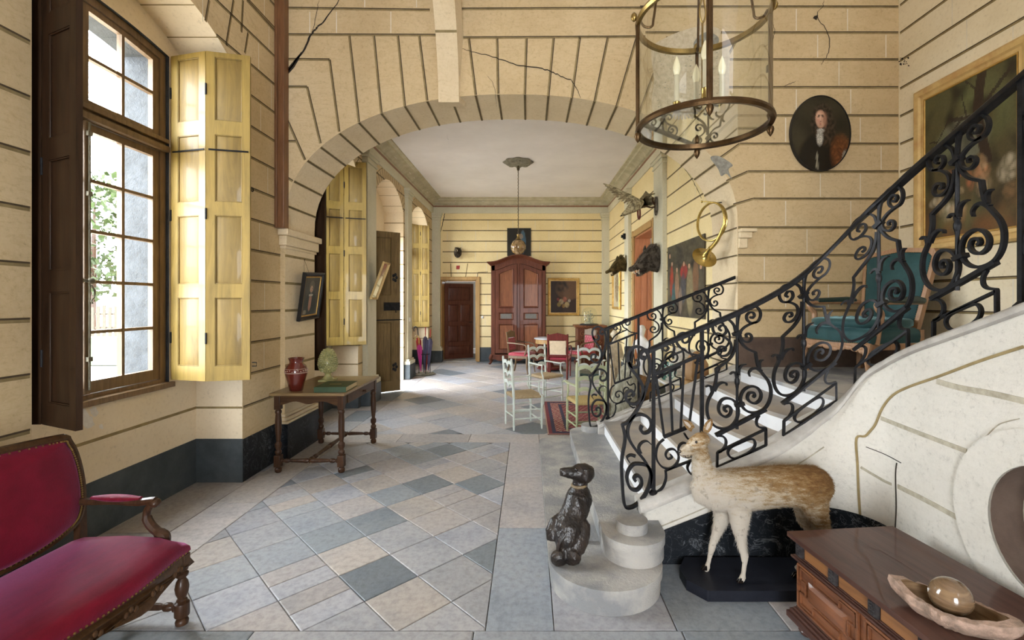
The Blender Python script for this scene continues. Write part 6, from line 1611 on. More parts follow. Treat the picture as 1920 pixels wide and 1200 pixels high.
mb = MB(); mb.plate(iu, lambda a, b, c: V((bx(b) + c, a, b)), -.02, .018); mb.ring([[V((bx(b_ := .77 + (b - .77) * k) + d, a * k, b_)) for a, b in iu] for k, d in ((1, .018), (.95, .035), (.6, .048), (.05, .052))]); mb.build('back_cushion', 'green_velvet', ac, angle=60)
mb = MB()
for (a0, b0), (a1, b1) in zip(iu, iu[1:] + iu[:1]):
    L = math.hypot(a1 - a0, b1 - b0); n = int(L / .02)
    for i in range(n): a, b = lerp(a0, a1, i / n), lerp(b0, b1, i / n); mb.ell((bx(b) + .028, a, b), (.004, .004, .004), 6)
o = mb.build('back_nail_trim', 'brass', ac); o['kind'] = 'stuff'

# ---- rug under the chairs
mb = MB(); RW, RLn = 1.38, 1.85; nx, ny = 92, 110; rnd = random.Random(12)
for i in range(nx):
    for j in range(ny):
        u, v = (i + .5) / nx, (j + .5) / ny; e_ = min(u * RW, (1 - u) * RW, v * RLn, (1 - v) * RLn)
        band = int(e_ / 0.055); red, navy, cream = (.15, .02, .028), (.028, .022, .055), (.42, .30, .22)
        if band == 0: c = red if e_ > .015 else cream
        elif band == 1: c = navy
        elif band in (2, 3): c = cream if (int(u * RW / .03) + int(v * RLn / .03)) % 3 == 0 else ((.26, .04, .05) if (int(u * RW / .015) + int(v * RLn / .06)) % 2 else red)
        elif band == 4: c = navy
        else: c = red if (int(u * RW / .07) + int(v * RLn / .07)) % 2 else (.22, .05, .05); c = cream if (int(u * RW / .014) * 7 + int(v * RLn / .014) * 13) % 11 == 0 else c
        x0, x1, y0, y1 = RW * i / nx, RW * (i + 1) / nx, RLn * j / ny, RLn * (j + 1) / ny
        mb.poly([(x0, y0, .009), (x1, y0, .009), (x1, y1, .009), (x0, y1, .009)], 0, None, c)
mb.box(0, RW, 0, RLn, 0.001, 0.0088, 0, None, (.15, .03, .03))
o = mb.build('rug', 'rug', loc=(.23, 5.62, 0), fix=False); tag(o, 'worn red patterned oriental rug under the white and green chairs', 'rug')
# ================================================================ hanging things, pictures, animals, ornaments
# ---- round glass lantern over the stair foot
LX, LY, LZ, LR = 0.83, 2.24, 2.43, 0.30
ln = thing('lantern', 'large cylindrical glass and bronze lantern with candle bulbs hanging above the stair foot', 'lantern', (LX, LY, LZ), math.radians(-5))
LH = 0.52
def hoop(z, r, prof, name, mat):
    mb = MB(); n = 64
    mb.ring([[V(((r + a) * math.cos(2 * PI * i / n), (r + a) * math.sin(2 * PI * i / n), z + b)) for a, b in prof] for i in range(n)], 0, closed=True); return mb.build(name, mat, ln)
hoop(0, LR, [(-.012, -.008), (.008, -.012), (.014, .0), (.010, .014), (-.006, .018), (-.012, .01)], 'bottom_hoop', 'bronze')
hoop(LH, LR, [(-.010, -.012), (.008, -.014), (.014, 0), (.008, .014), (-.010, .012)], 'top_hoop', 'brass')
ang = [math.radians(-100), math.radians(-5), math.radians(80), math.radians(178)]
for k, a in enumerate(ang):
    c, s_ = math.cos(a), math.sin(a); n = V((c, s_, 0)); q = V((-s_, c, 0))
    mb = MB()
    w_ = 0.026 if k == 0 else 0.017
    for off, ww, dd in ((0, w_, .012), (.006, w_ * .45, .012)):
        p = n * (LR + off); mb.beam(p, p + V((0, 0, LH)), dd, ww, up=q)
    mb.build('upright', 'bronze', ln, bevel=.003)
    for z, sc in ((-0.018, 1), ):
        mb = MB(); mb.lathe([(.004, 0), (.014, -.008), (.017, -.022), (.012, -.038), (.004, -.05), (.001, -.054)], tuple(n * (LR + .002) + V((0, 0, -.008))), 12); mb.build('pinecone_drop', 'bronze', ln)
    mb = MB(); mb.ell(n * (LR + .02) + V((0, 0, LH + .03)), (.016, .016, .022), 10); mb.build('pinecone_knob', 'brass', ln)
    mb = MB(); P = [n * (LR - .01) + V((0, 0, LH + .01)), n * (LR - .03) + V((0, 0, LH - .02)), n * (LR - .065) + V((0, 0, LH - .02)), n * (LR - .075) + V((0, 0, LH + .03)), n * (LR - .11) + V((0, 0, LH + .22)), n * .05 + V((0, 0, LH + .62)), n * .012 + V((0, 0, LH + .75))]
    mb.tube([V(p) for p in cr([tuple(p) for p in P], 5)], .006, 8); mb.build('hanging_scroll', 'bronze', ln)
mb = MB(); n_ = 72; mb.add([(LR * math.cos(2 * PI * i / n_), LR * math.sin(2 * PI * i / n_), z) for z in (.01, LH - .01) for i in range(n_)], [(i, (i + 1) % n_, n_ + (i + 1) % n_, n_ + i) for i in range(n_)]); mb.build('glass_cylinder', 'lglass', ln, fix=False)
mb = MB(); mb.poly([((LR - .01) * math.cos(2 * PI * i / 64), (LR - .01) * math.sin(2 * PI * i / 64), .004) for i in range(64)]); mb.build('glass_floor', 'bglass', ln, fix=False)
mb = MB(); mb.tube([(0, 0, LH + .76), (0, 0, .78)], .006, 8); mb.tube(cr([(0, 0, .80), (.012, 0, .70), (.006, 0, .62), (.014, 0, .56), (.014, 0, .53), (.002, 0, .50), (-.010, 0, .53), (-.012, 0, .57), (-.003, 0, .62), (0, 0, .70)], 4), .0045, 6); mb.tube([(0, 0, .50), (0, 0, .12)], .005, 8)
mb.lathe([(.01, .07), (.05, .08), (.055, .09), (.02, .11), (.01, .14)], (0, 0, 0), 16); mb.build('candle_stem', 'brass', ln)
mb = MB(); mb.lathe([(.055, LH + .72), (.10, LH + .74), (.09, LH + .78), (.03, LH + .83), (.01, LH + .86)], (0, 0, 0), 20); mb.tube([(0, 0, LH + .84), (0, 0, ZF - LZ)], .008, 8); mb.build('chain', 'bronze', ln)
for k, (dx, dy, dz) in enumerate(((-.015, -.10, .005), (-.12, .0, -.012), (.10, .03, -.005), (.0, .11, 0))):
    mb = MB(); mb.tube(cr([(0, 0, .09), (dx * .5, dy * .5, .075), (dx, dy, .085 + dz * .3)], 4), .005, 6); mb.lathe([(.008, .085), (.018, .09), (.017, .13), (.019, .135), (.012, .14)], (dx, dy, dz), 12); cs = mb.build('candle_arm', 'brass', ln)
    mb = MB(); mb.lathe([(.0125, .138), (.0125, .265)], (dx, dy, dz), 14); mb.build('candle_tube', 'candle', cs)
    mb = MB(); mb.lathe([(.009, .262), (.013, .270), (.0185, .288), (.0185, .305), (.012, .332), (.005, .350), (.001, .358)], (dx, dy, dz), 18); mb.build('bulb', 'bulb', cs, angle=80)
# ---- pendant with caged globe
pd = thing('pendant_light', 'amber honeycomb glass globe hanging on a long cord from a grey ceiling rose', 'pendant light', (-.20, 9.10, ZC))
mb = MB(); rr = []
for k, (r, z) in enumerate(((.27, 0), (.285, -.015), (.25, -.04), (.16, -.055), (.08, -.075), (.02, -.08))): rr.append([V((r * (1 + .07 * math.cos(8 * 2 * PI * i / 64)) * math.cos(2 * PI * i / 64), r * (1 + .07 * math.cos(8 * 2 * PI * i / 64)) * math.sin(2 * PI * i / 64), z)) for i in range(64)])
mb.ring(rr)
for i in range(8): a = i * PI / 4; mb.ell((.19 * math.cos(a), .19 * math.sin(a), -.045), (.06, .06, .025), 10)
mb.build('ceiling_rose', 'plasterrose', pd)
gz = 2.655 - ZC
mb = MB(); mb.lathe([(.004, -.07), (.02, -.10), (.03, -.13), (.022, -.17), (.006, -.18)], (0, 0, 0), 12)
mb.tube([(.004 * math.cos(i), .004 * math.sin(i), lerp(-.17, gz + .25, i / 120)) for i in range(121)], .0075, 6); mb.build('cord', 'cord', pd)
mb = MB(); mb.lathe([(.012, .25), (.03, .24), (.02, .20), (.035, .17), (.05, .15)], (0, 0, gz), 14); mb.build('gallery', 'brass', pd)
mb = MB(); mb.ell((0, 0, gz), (.145, .145, .15), 28); mb.build('globe', 'globe', pd, angle=80)
mb = MB(); n = 5
bm = bmesh.new(); bmesh.ops.create_icosphere(bm, subdivisions=2, radius=.152); 
duo = [[f.calc_center_median().normalized() * .151 for f in v.link_faces] for v in bm.verts]
for v, fs in zip(bm.verts, duo):
    nn = v.co.normalized(); a0 = nn.orthogonal().normalized(); b0 = nn.cross(a0); fs.sort(key=lambda p: math.atan2(p.dot(b0), p.dot(a0)))
    for i in range(len(fs)): mb.beam(fs[i] + V((0, 0, gz)), fs[(i + 1) % len(fs)] + V((0, 0, gz)), .006, .006)
bm.free(); mb.build('wire_cage', 'brass', pd)

# ---- pictures
def picture(name, label, X, w, h, colf, framemat, fw=0.05, nx=40, ny=50, depth=0.03, cat='painting', oval=False, inner=None, plain=False):
    """X: matrix placing local (x right, z up, y into the wall) at the picture's centre"""
    e = thing(name, label, cat); e.matrix_world = X
    mb = MB()
    if oval:
        N1 = 96; ringsC = []
        for j in range(31):
            k = j / 30; ringsC.append([(w / 2 * k * math.cos(2 * PI * i / N1), h / 2 * k * math.sin(2 * PI * i / N1)) for i in range(N1)])
        for j in range(30):
            for i in range(N1):
                i2 = (i + 1) % N1; q = [ringsC[j][i], ringsC[j + 1][i], ringsC[j + 1][i2], ringsC[j][i2]]
                cx_, cz_ = sum(p[0] for p in q) / 4, sum(p[1] for p in q) / 4
                mb.poly([(a, -depth, b) for a, b in q], 0, None, colf(cx_ / w + .5, cz_ / h + .5))
        mb.build('canvas', 'canvas', e, fix=False)
        mb = MB(); mb.ring([[V(((w / 2 + a) * math.cos(2 * PI * i / 64), b, (h / 2 + a) * math.sin(2 * PI * i / 64))) for a, b in ((-.008, -.001), (.006, -.001), (.006, -depth - .006), (-.004, -depth - .006))] for i in range(64)], 0, closed=True); mb.build('frame', framemat, e)
        return e
    for i in range(nx):
        for j in range(ny):
            x0, x1, z0, z1 = w * (i / nx - .5), w * ((i + 1) / nx - .5), h * (j / ny - .5), h * ((j + 1) / ny - .5)
            mb.poly([(x0, -depth * .5, z0), (x1, -depth * .5, z0), (x1, -depth * .5, z1), (x0, -depth * .5, z1)], 0, None, colf((i + .5) / nx, (j + .5) / ny))
    mb.box(-w / 2, w / 2, -depth * .45, -.004, -h / 2, h / 2, 0, None, (.05, .035, .025))
    mb.build('canvas', 'canvas', e, fix=False)
    if plain: return e
    mb = MB(); prof = [(0, -depth * .5 - .002), (.004, -depth * .8), (fw * .3, -depth * .75), (fw * .45, -depth * 1.25), (fw * .8, -depth * 1.5), (fw, -depth * 1.1), (fw, -.001), (0, -.001)]
    mb.ring([[V((sx * (w / 2 + a), b, sz * (h / 2 + a))) for a, b in prof] for sx, sz in ((-1, -1), (1, -1), (1, 1), (-1, 1))], 0, closed=True)
    fo = mb.build('frame', framemat, e, bevel=.002, angle=25)
    if inner:
        mb = MB(); prof = [(-.014, -depth * .55), (-.010, -depth * .8), (0, -depth * .8), (0, -depth * .5)]
        mb.ring([[V((sx * (w / 2 + a), b, sz * (h / 2 + a))) for a, b in prof] for sx, sz in ((-1, -1), (1, -1), (1, 1), (-1, 1))], 0, closed=True); mb.build('inner_fillet', inner, e)
    return e
def gauss(x, y, cx, cy, sx, sy): return math.exp(-((x - cx) / sx) ** 2 - ((y - cy) / sy) ** 2)
def mixt(a, b, t): t = max(0, min(1, t)); return tuple(lerp(x, y, t) for x, y in zip(a, b))
def inel(x, y, cx, cy, rx, ry, soft=.15): d = ((x - cx) / rx) ** 2 + ((y - cy) / ry) ** 2; return max(0, min(1, (1 + soft - d) / (2 * soft)))
def nf(x, y, s, o=0): return noise.noise(V((x * s, y * s, o)))
def portrait(x, y):
    c = (.018, .015, .009); c = mixt(c, (.04, .033, .018), .5 + nf(x, y, 3))
    wig = max(inel(x, y, .53, .74, .17, .16, .3), inel(x, y, .60, .56, .15, .22, .4), inel(x, y, .42, .62, .09, .16, .4))
    c = mixt(c, (.012, .009, .006), inel(x, y, .56, .16, .44, .36)); c = mixt(c, mixt((.016, .011, .007), (.055, .036, .022), .5 + 2 * nf(x, y, 22)), wig)
    c = mixt(c, (.20, .07, .022), inel(x, y, .84, .24, .17, .24, .4) * (.4 + .9 * abs(nf(x, y, 14)))); c = mixt(c, (.30, .28, .22), inel(x, y, .91, .17, .05, .10, .4) * .8)
    fx = x + .02 * (y - .68)
    c = mixt(c, (.50, .285, .19), inel(fx, y, .50, .690, .088, .120, .22)); c = mixt(c, (.66, .42, .30), inel(fx, y, .475, .735, .05, .05, .8) * .7); c = mixt(c, (.26, .13, .08), inel(fx, y, .575, .68, .035, .10, .7) * .8); c = mixt(c, (.58, .26, .19), inel(fx, y, .465, .675, .022, .022, .9) * .6)
    for ex in (.465, .535):
        c = mixt(c, (.16, .09, .06), inel(fx, y, ex, .722, .022, .012, .6) * .8); c = mixt(c, (.02, .015, .01), inel(fx, y, ex, .716, .011, .006, .5)); c = mixt(c, (.10, .06, .04), inel(fx, y, ex, .742, .026, .005, .5))
    c = mixt(c, (.70, .46, .34), inel(fx, y, .492, .695, .008, .035, .8) * .8); c = mixt(c, (.22, .11, .07), inel(fx, y, .497, .662, .016, .007, .8) * .8)
    c = mixt(c, (.33, .06, .05), inel(fx, y, .492, .632, .024, .008, .6)); c = mixt(c, (.27, .15, .10), inel(fx, y, .495, .612, .020, .006, .8) * .6)
    c = mixt(c, (.55, .53, .47), max(inel(x, y, .50, .535, .06, .03, .5), inel(x, y, .485, .44, .055, .10, .5)) * (.45 + 1.1 * abs(nf(x, y, 34))))
    return mixt(c, (.24, .22, .16), inel(x, y, .44, .12, .020, .13, .4))
def landscape(x, y):
    c = mixt((.07, .045, .02), (.085, .08, .035), y); c = mixt(c, (.15, .15, .11), inel(x, y, .45, .62, .3, .15) * .7); c = mixt(c, (.11, .12, .05), max(0, nf(x, y, 4, 2)) * 1.5)
    c = mixt(c, (.03, .025, .014), max(0, nf(x, y, 7, 5)) * 1.6)
    tx = .68 + .06 * math.sin(y * 6)
    if y > .42: c = mixt(c, (.035, .022, .014), inel(x, 0, tx, 0, .05, 1))
    for (x0, y0, x1, y1, w_) in ((.68, .72, .30, .78, .012), (.45, .76, .05, .50, .010), (.30, .78, .12, .62, .007), (.66, .66, .62, .95, .012), (.70, .80, .95, .95, .014), (.5, .75, .45, .9, .007), (.2, .66, .06, .68, .006), (.60, .9, .5, .98, .006)):
        dx, dy = x1 - x0, y1 - y0; t = max(0, min(1, ((x - x0) * dx + (y - y0) * dy) / (dx * dx + dy * dy))); d = math.hypot(x - x0 - t * dx, y - y0 - t * dy) + .008 * nf(x, y, 20)
        if d < w_: c = mixt(c, (.03, .02, .014), .85)
    rn = random.Random(5)
    for _ in range(16):
        cx, cy, rx, ry = rn.uniform(.15, .95), rn.uniform(.10, .46), rn.uniform(.03, .09), rn.uniform(.02, .07); k = rn.choice([(.30, .11, .05), (.36, .26, .15), (.40, .34, .24), (.22, .13, .06), (.12, .05, .03), (.42, .20, .10)])
        c = mixt(c, k, inel(x, y, cx + .03 * nf(x, y, 8, cy), cy + .03 * nf(x, y, 8, cx + 4), rx, ry, .7) * (.25 + 1.2 * abs(nf(x, y, 18, cx * 9))))
    c = mixt(c, (.18, .08, .03), max(0, .25 - y) * 3 * (.6 + nf(x, y, 8)))
    return c
def biblical(x, y):
    c = mixt((.045, .04, .032), (.10, .085, .05), .5 + nf(x, y, 4)); c = mixt(c, (.02, .02, .018), max(0, nf(x, y, 9, 3)) * 1.2)
    figs = [(.14, .50, .055, .22, (.38, .05, .03)), (.20, .30, .06, .16, (.03, .12, .13)), (.30, .42, .06, .20, (.34, .20, .12)), (.50, .60, .10, .10, (.32, .04, .035)), (.48, .38, .07, .20, (.06, .07, .09)), (.66, .34, .09, .30, (.30, .25, .13)), (.80, .50, .07, .22, (.24, .12, .06)), (.40, .22, .05, .18, (.26, .20, .15)), (.92, .35, .05, .25, (.10, .09, .06))]
    for cx, cy, rx, ry, k in figs: c = mixt(c, k, inel(x, y, cx, cy, rx, ry, .3) * (.55 + .7 * abs(nf(x, y, 13, cx * 9))))
    for cx, cy in ((.15, .74), (.30, .64), (.50, .70), (.80, .74), (.64, .66), (.08, .86), (.92, .62)): c = mixt(c, (.46, .28, .18), inel(x, y, cx, cy, .026, .030, .3))
    return mixt(c, (.17, .15, .12), max(0, nf(x, y, 24, 8)) * .4)
def stilllife(x, y):
    c = mixt((.035, .018, .012), (.13, .07, .035), inel(x, y, .7, .75, .5, .35) * .8); c = mixt(c, (.018, .014, .008), inel(x, y, .42, .82, .25, .16, .5) * (.6 + nf(x, y, 8)))
    for cx, cy, r, k in ((.42, .35, .09, (.42, .33, .20)), (.55, .42, .08, (.36, .12, .07)), (.33, .26, .07, (.30, .22, .06)), (.63, .26, .09, (.40, .30, .14)), (.50, .22, .06, (.34, .20, .05)), (.30, .42, .05, (.28, .05, .04)), (.72, .38, .05, (.35, .30, .22))): c = mixt(c, k, inel(x, y, cx, cy, r, r, .3) * (.7 + .5 * nf(x, y, 12)))
    return c
def lady(x, y):
    c = (.085, .09, .085); c = mixt(c, (.055, .055, .05), .5 + nf(x, y, 3)); c = mixt(c, (.035, .05, .05), inel(x, y, .52, .22, .36, .42)); c = mixt(c, (.36, .20, .15), inel(x, y, .48, .34, .09, .22) * .9)
    c = mixt(c, (.13, .12, .10), inel(x, y, .50, .74, .16, .16)); c = mixt(c, (.48, .33, .24), inel(x, y, .49, .68, .085, .085)); c = mixt(c, (.42, .40, .34), inel(x, y, .49, .53, .13, .035)); 
    for ex in (.46, .52): c = mixt(c, (.05, .03, .02), inel(x, y, ex, .69, .014, .008))
    c = mixt(c, (.30, .08, .06), inel(x, y, .49, .645, .02, .008)); return mixt(c, (.30, .29, .24), inel(x, y, .22, .10, .10, .06) * .7)
def madonna(x, y): return mixt(mixt((.018, .016, .012), (.05, .10, .14), inel(x, y, .66, .5, .12, .42)), (.3, .2, .12), inel(x, y, .58, .70, .08, .10) * .6)
def print_(x, y): return mixt((.50, .44, .30), (.16, .11, .06), inel(x, y, .5, .5, .30, .38) * (.3 + abs(nf(x, y, 9)) * 2))
Tm = Matrix.Translation
RZ = lambda d: Matrix.Rotation(math.radians(d), 4, 'Z')
RX_ = lambda d: Matrix.Rotation(math.radians(d), 4, 'X')
RY_ = lambda d: Matrix.Rotation(math.radians(d), 4, 'Y')
picture('oval_portrait', 'dark oval portrait of a person in long wig and lace cravat', Tm((2.955, YA - .003, 3.30)), .60, .755, portrait, 'black_frame', oval=True)
picture('landscape_painting', 'big gilt framed landscape painting of trees behind the upper balustrade', Tm((XS - .003, 4.02, 2.84)) @ RZ(-90), .86, 1.34, landscape, 'gilt_pale', .105, 74, 100, inner='gilt')
picture('unframed_painting', 'dark unframed painting of robed figures below the hunting horn', Tm((XR - .004, 6.38, 1.90)) @ RZ(-90), 1.50, 1.03, biblical, 'black_frame', nx=90, ny=64, plain=True)
picture('still_life_painting', 'gilt framed dark still life painting on the back wall beside the armoire', Tm((.925, YE - .004, 1.72)), .70, .86, stilllife, 'gilt', .07, 44, 50, inner='gilt_pale')
picture('madonna_painting', 'small dark unframed painting above the armoire behind the globe', Tm((-.25, YE - .004, 3.17)), .63, .74, madonna, 'black_frame', nx=24, ny=30, plain=True)
picture('portrait_painting', 'small tilted black framed portrait hanging by a string on the arch pier', Tm((XPL + .055, 5.20, 1.66)) @ RZ(90) @ RY_(-3) @ RX_(9), .38, .44, lady, 'black_frame', .045, 30, 38, depth=.028, inner='gilt')
mb = MB(); mb.tube([(XPL + .03, 5.12, 1.88), (XPL + .003, 5.185, 2.06), (XPL + .03, 5.27, 1.88)], .0015, 4); mb.ell((XPL + .006, 5.185, 2.06), (.008, .008, .008), 8)
mb.build('hanging_string', 'cord', None).parent = None
hs = bpy.data.objects['hanging_string']; hs_p = bpy.data.objects['portrait_painting']; hs.parent = hs_p; bpy.context.view_layer.update(); hs.matrix_parent_inverse = hs_p.matrix_world.inverted()
mr = picture('mirror', 'tilted rectangular mirror with pale wooden frame on the first hall pilaster', Tm((-2.36, 7.42, 1.93)) @ RZ(90) @ RY_(0) @ RX_(20), .26, .56, lambda x, y: (.1, .1, .1), 'gilt_pale', .03, 2, 2, depth=.024, cat='mirror')
cv = [c for c in mr.children if c.name.startswith('canvas')][0]; cv.name = 'mirror_glass'; cv.data.materials[0] = M['silver']
picture('framed_print', 'narrow gilt framed print on the right hall wall under the far boar head', Tm((XR - .004, 11.2, 1.93)) @ RZ(-90), .80, .92, print_, 'gilt', .06, 20, 30, depth=.04)

# ---- hunting horn
hn = thing('hunting_horn', 'coiled brass hunting horn hanging on the arch reveal', 'horn', (1.99, 5.09, 2.46))
e1, e2, en = V((.397, -.918, 0)), V((0, 0, 1)), V((-.918, -.397, 0))
def hp(a, b, c=0): return e1 * a + e2 * b + en * c
mb = MB(); Rr = .205
for k, off in enumerate((0, .018)):
    mb.tube([hp(Rr * math.cos(2 * PI * i / 48), Rr * math.sin(2 * PI * i / 48), off) for i in range(48)], .0085, 8, closed=True)
flare = [(Rr * math.cos(a), Rr * math.sin(a), .03) for a in [math.radians(100 - i * 12) for i in range(11)]] + [(.125, -.20, .04), (.085, -.255, .055), (.05, -.295, .075)]
P = cr(flare, 4); nP = len(P)
mb.tube([hp(*p) for p in P], [.010 + .013 * (i / nP) ** 1.6 for i in range(nP)], 12)
mb.build('coiled_tube', 'horn', hn)
mb = MB(); d = V((-.10, .82, -.56)).normalized(); base = hp(*P[-1]) - d * .012
mb.lathe([(.022, 0), (.025, .04), (.032, .085), (.046, .12), (.078, .145), (.128, .160), (.135, .162), (.130, .164), (.078, .151), (.044, .125), (.02, .08)], tuple(base), 36, axis=d); mb.build('bell', 'horn', hn, angle=60)
mb = MB(); mb.tube(cr([tuple(hp(.04, .20, .02)), tuple(hp(-.02, .222, .03)), tuple(hp(-.09, .235, .04))], 4), [.006] * 9, 6); mb.lathe([(.006, 0), (.013, .014), (.014, .018)], tuple(hp(-.09, .235, .04)), 12, axis=(hp(-1, .12, .1)).normalized()); mb.build('mouthpiece', 'horn', hn)
mb = MB(); mb.tube([hp(0, .205, .0), (0.13, 0, .215)], .006, 6); mb.ell((.125, 0, .217), (.012, .012, .012), 8); mb.build('nail', 'iron', hn)

# ---- animal helpers
def furry(name, secs_list, parent, mat, voxel=.008, smooth=4, extra=None, disp=0.0):
    mb = MB()
    for secs in secs_list:
        rings = []
        pts = [V(s_[0]) for s_ in secs]; k = len(pts); rings = []
        for i, s_ in enumerate(secs):
            dd = (pts[min(i + 1, k - 1)] - pts[max(i - 1, 0)]).normalized(); side = s_[3] if len(s_) > 3 else V((0, 1, 0)); side = V(side)
            A = (side - dd * side.dot(dd)).normalized(); B = dd.cross(A)
            rings.append([pts[i] + A * s_[1] * math.cos(2 * PI * j / 18) + B * s_[2] * math.sin(2 * PI * j / 18) for j in range(18)])
        mb.ring(rings)
    if extra: extra(mb)
    o = mb.build(name, mat, parent); r = o.modifiers.new('fuse', 'REMESH'); r.mode = 'VOXEL'; r.voxel_size = voxel; r.use_smooth_shade = True
    s_ = o.modifiers.new('smooth', 'SMOOTH'); s_.iterations = smooth; s_.factor = .6
    if disp:
        tx = bpy.data.textures.new(name + '_nap', 'CLOUDS'); tx.noise_scale = .012; dm = o.modifiers.new('nap', 'DISPLACE'); dm.texture = tx; dm.strength = disp; dm.mid_level = .5
    return o

def coat(o, n, ln, flow, mat, w=.0022, lift=.22, keep=None, seed=1):
    """short hairs combed over the animal's skin, one mesh"""
    bpy.context.view_layer.update(); dg_ = bpy.context.evaluated_depsgraph_get(); ev = o.evaluated_get(dg_); me = ev.to_mesh()
    rnd = random.Random(seed); fs = [(p.center.copy(), p.normal.copy(), p.area) for p in me.polygons]; ev.to_mesh_clear()
    tot = sum(a for _, _, a in fs); mb = MB()
    for c, nn, a in fs:
        k = n * a / tot; k = int(k) + (rnd.random() < k % 1)
        for _ in range(k):
            if keep and not keep(c): continue
            d = V(flow(c)); d = d - nn * d.dot(nn)
            if d.length < 1e-4: continue
            d = (d.normalized() + nn * (lift * rnd.uniform(.5, 1.5)) + V((rnd.uniform(-1, 1), rnd.uniform(-1, 1), rnd.uniform(-1, 1))) * .18).normalized() * ln * rnd.uniform(.6, 1.3)
            q = d.cross(nn).normalized() * w; p = c + V((rnd.uniform(-1, 1), rnd.uniform(-1, 1), rnd.uniform(-1, 1))) * .004
            mb.poly([p - q, p + q, p + d])
    return mb.build('coat', mat, o.parent, fix=False)
# ---- young roe deer on its plinth, in front of the string wall
pl = thing('display_plinth', 'low black painted plinth with cut corners under the stuffed deer', 'plinth', (0, 0, 0))
mb = MB(); o_ = [(.875, 2.72), (.875, 2.60), (.955, 2.50), (1.86, 2.50), (1.93, 2.58), (1.93, 2.76), (1.86, 2.83), (.94, 2.83)]
mb.plate(o_, lambda a, b, c: V((a, b, c)), 0.0, .058); mb.build('board', 'plinthblack', pl, bevel=.006)
dr_ = thing('roe_deer', 'stuffed white and tan young roe deer standing on a black plinth before the stairs', 'deer', (1.0, 2.66, .064))
DX = lambda u, v, y=0.0: (at(u, v, 2.66 + y) - V((1.0, 2.66, .058)))
def T3(u, v, y=0.0): q = DX(u, v, y); return (q.x, q.y, q.z)
body = [(T3(1300, 905), .020, .03), (T3(1312, 915), .055, .085), (T3(1345, 922), .078, .118), (T3(1385, 920), .088, .122), (T3(1425, 916), .094, .115), (T3(1465, 912), .096, .112), (T3(1500, 914), .094, .118), (T3(1530, 912), .080, .112), (T3(1548, 912), .055, .085), (T3(1560, 910), .02, .035)]
neck = [(T3(1345, 925), .05, .095), (T3(1325, 900), .052, .080), (T3(1316, 878), .042, .058), (T3(1314, 855), .036, .046), (T3(1312, 838), .036, .040), (T3(1312, 825), .03, .03)]
head = [(T3(1325, 820, .01), .030, .028), (T3(1314, 826, -.0), .040, .044), (T3(1303, 834, -.01), .037, .042), (T3(1294, 843, -.02), .029, .035), (T3(1285, 848, -.028), .023, .027), (T3(1278, 850, -.032), .018, .020), (T3(1275, 850, -.033), .010, .012)]
LF = [(T3(1385, 955, -.035), .045, .060), (T3(1386, 985, -.045), .034, .045), (T3(1389, 1010, -.055), .022, .028), (T3(1393, 1035, -.07), .017, .020), (T3(1396, 1043, -.072), .019, .022), (T3(1396, 1060, -.08), .012, .013), (T3(1394, 1076, -.085), .011, .012), (T3(1393, 1084, -.09), .014, .016), (T3(1389, 1091, -.095), .013, .018)]
RF = [(T3(1358, 950, .04), .040, .055), (T3(1352, 978, .045), .030, .040), (T3(1344, 1000, .045), .020, .026), (T3(1337, 1020, .04), .016, .019), (T3(1335, 1027, .04), .018, .020), (T3(1331, 1045, .035), .011, .013), (T3(1328, 1058, .03), .011, .013), (T3(1326, 1066, .028), .013, .016), (T3(1322, 1073, .025), .013, .017)]
LH = [(T3(1520, 930, -.03), .060, .085), (T3(1528, 955, -.04), .046, .070), (T3(1536, 975, -.045), .032, .048), (T3(1546, 995, -.045), .022, .030), (T3(1552, 1012, -.045), .019, .022), (T3(1540, 1035, -.045), .013, .015), (T3(1515, 1056, -.045), .012, .014), (T3(1500, 1064, -.045), .014, .015), (T3(1492, 1070, -.045), .014, .018)]
RH_ = [(T3(1520, 930, .03), .060, .080), (T3(1510, 955, .045), .044, .062), (T3(1508, 975, .045), .030, .040), (T3(1522, 998, .045), .020, .026), (T3(1530, 1010, .045), .018, .020), (T3(1530, 1030, .045), .012, .014), (T3(1530, 1048, .045), .012, .013), (T3(1529, 1054, .045), .014, .015), (T3(1524, 1060, .045), .013, .017)]
LF, RF, LH, RH_ = ([(p_, a_ * 1.08, b_ * 1.08) for p_, a_, b_ in q_] for q_ in (LF, RF, LH, RH_))
db = furry('body', [body, neck, head, LF, RF, LH, RH_], dr_, 'deer', .0075, 4, None, .004)
coat(db, 26000, .020, lambda c: (.8, 0, -.55) if c.z > .28 and c.x > .05 else (.15, 0, -1), 'deer', .0016, .28, lambda c: c.z > .16 and not (c.x < -.02 and c.z > .72))
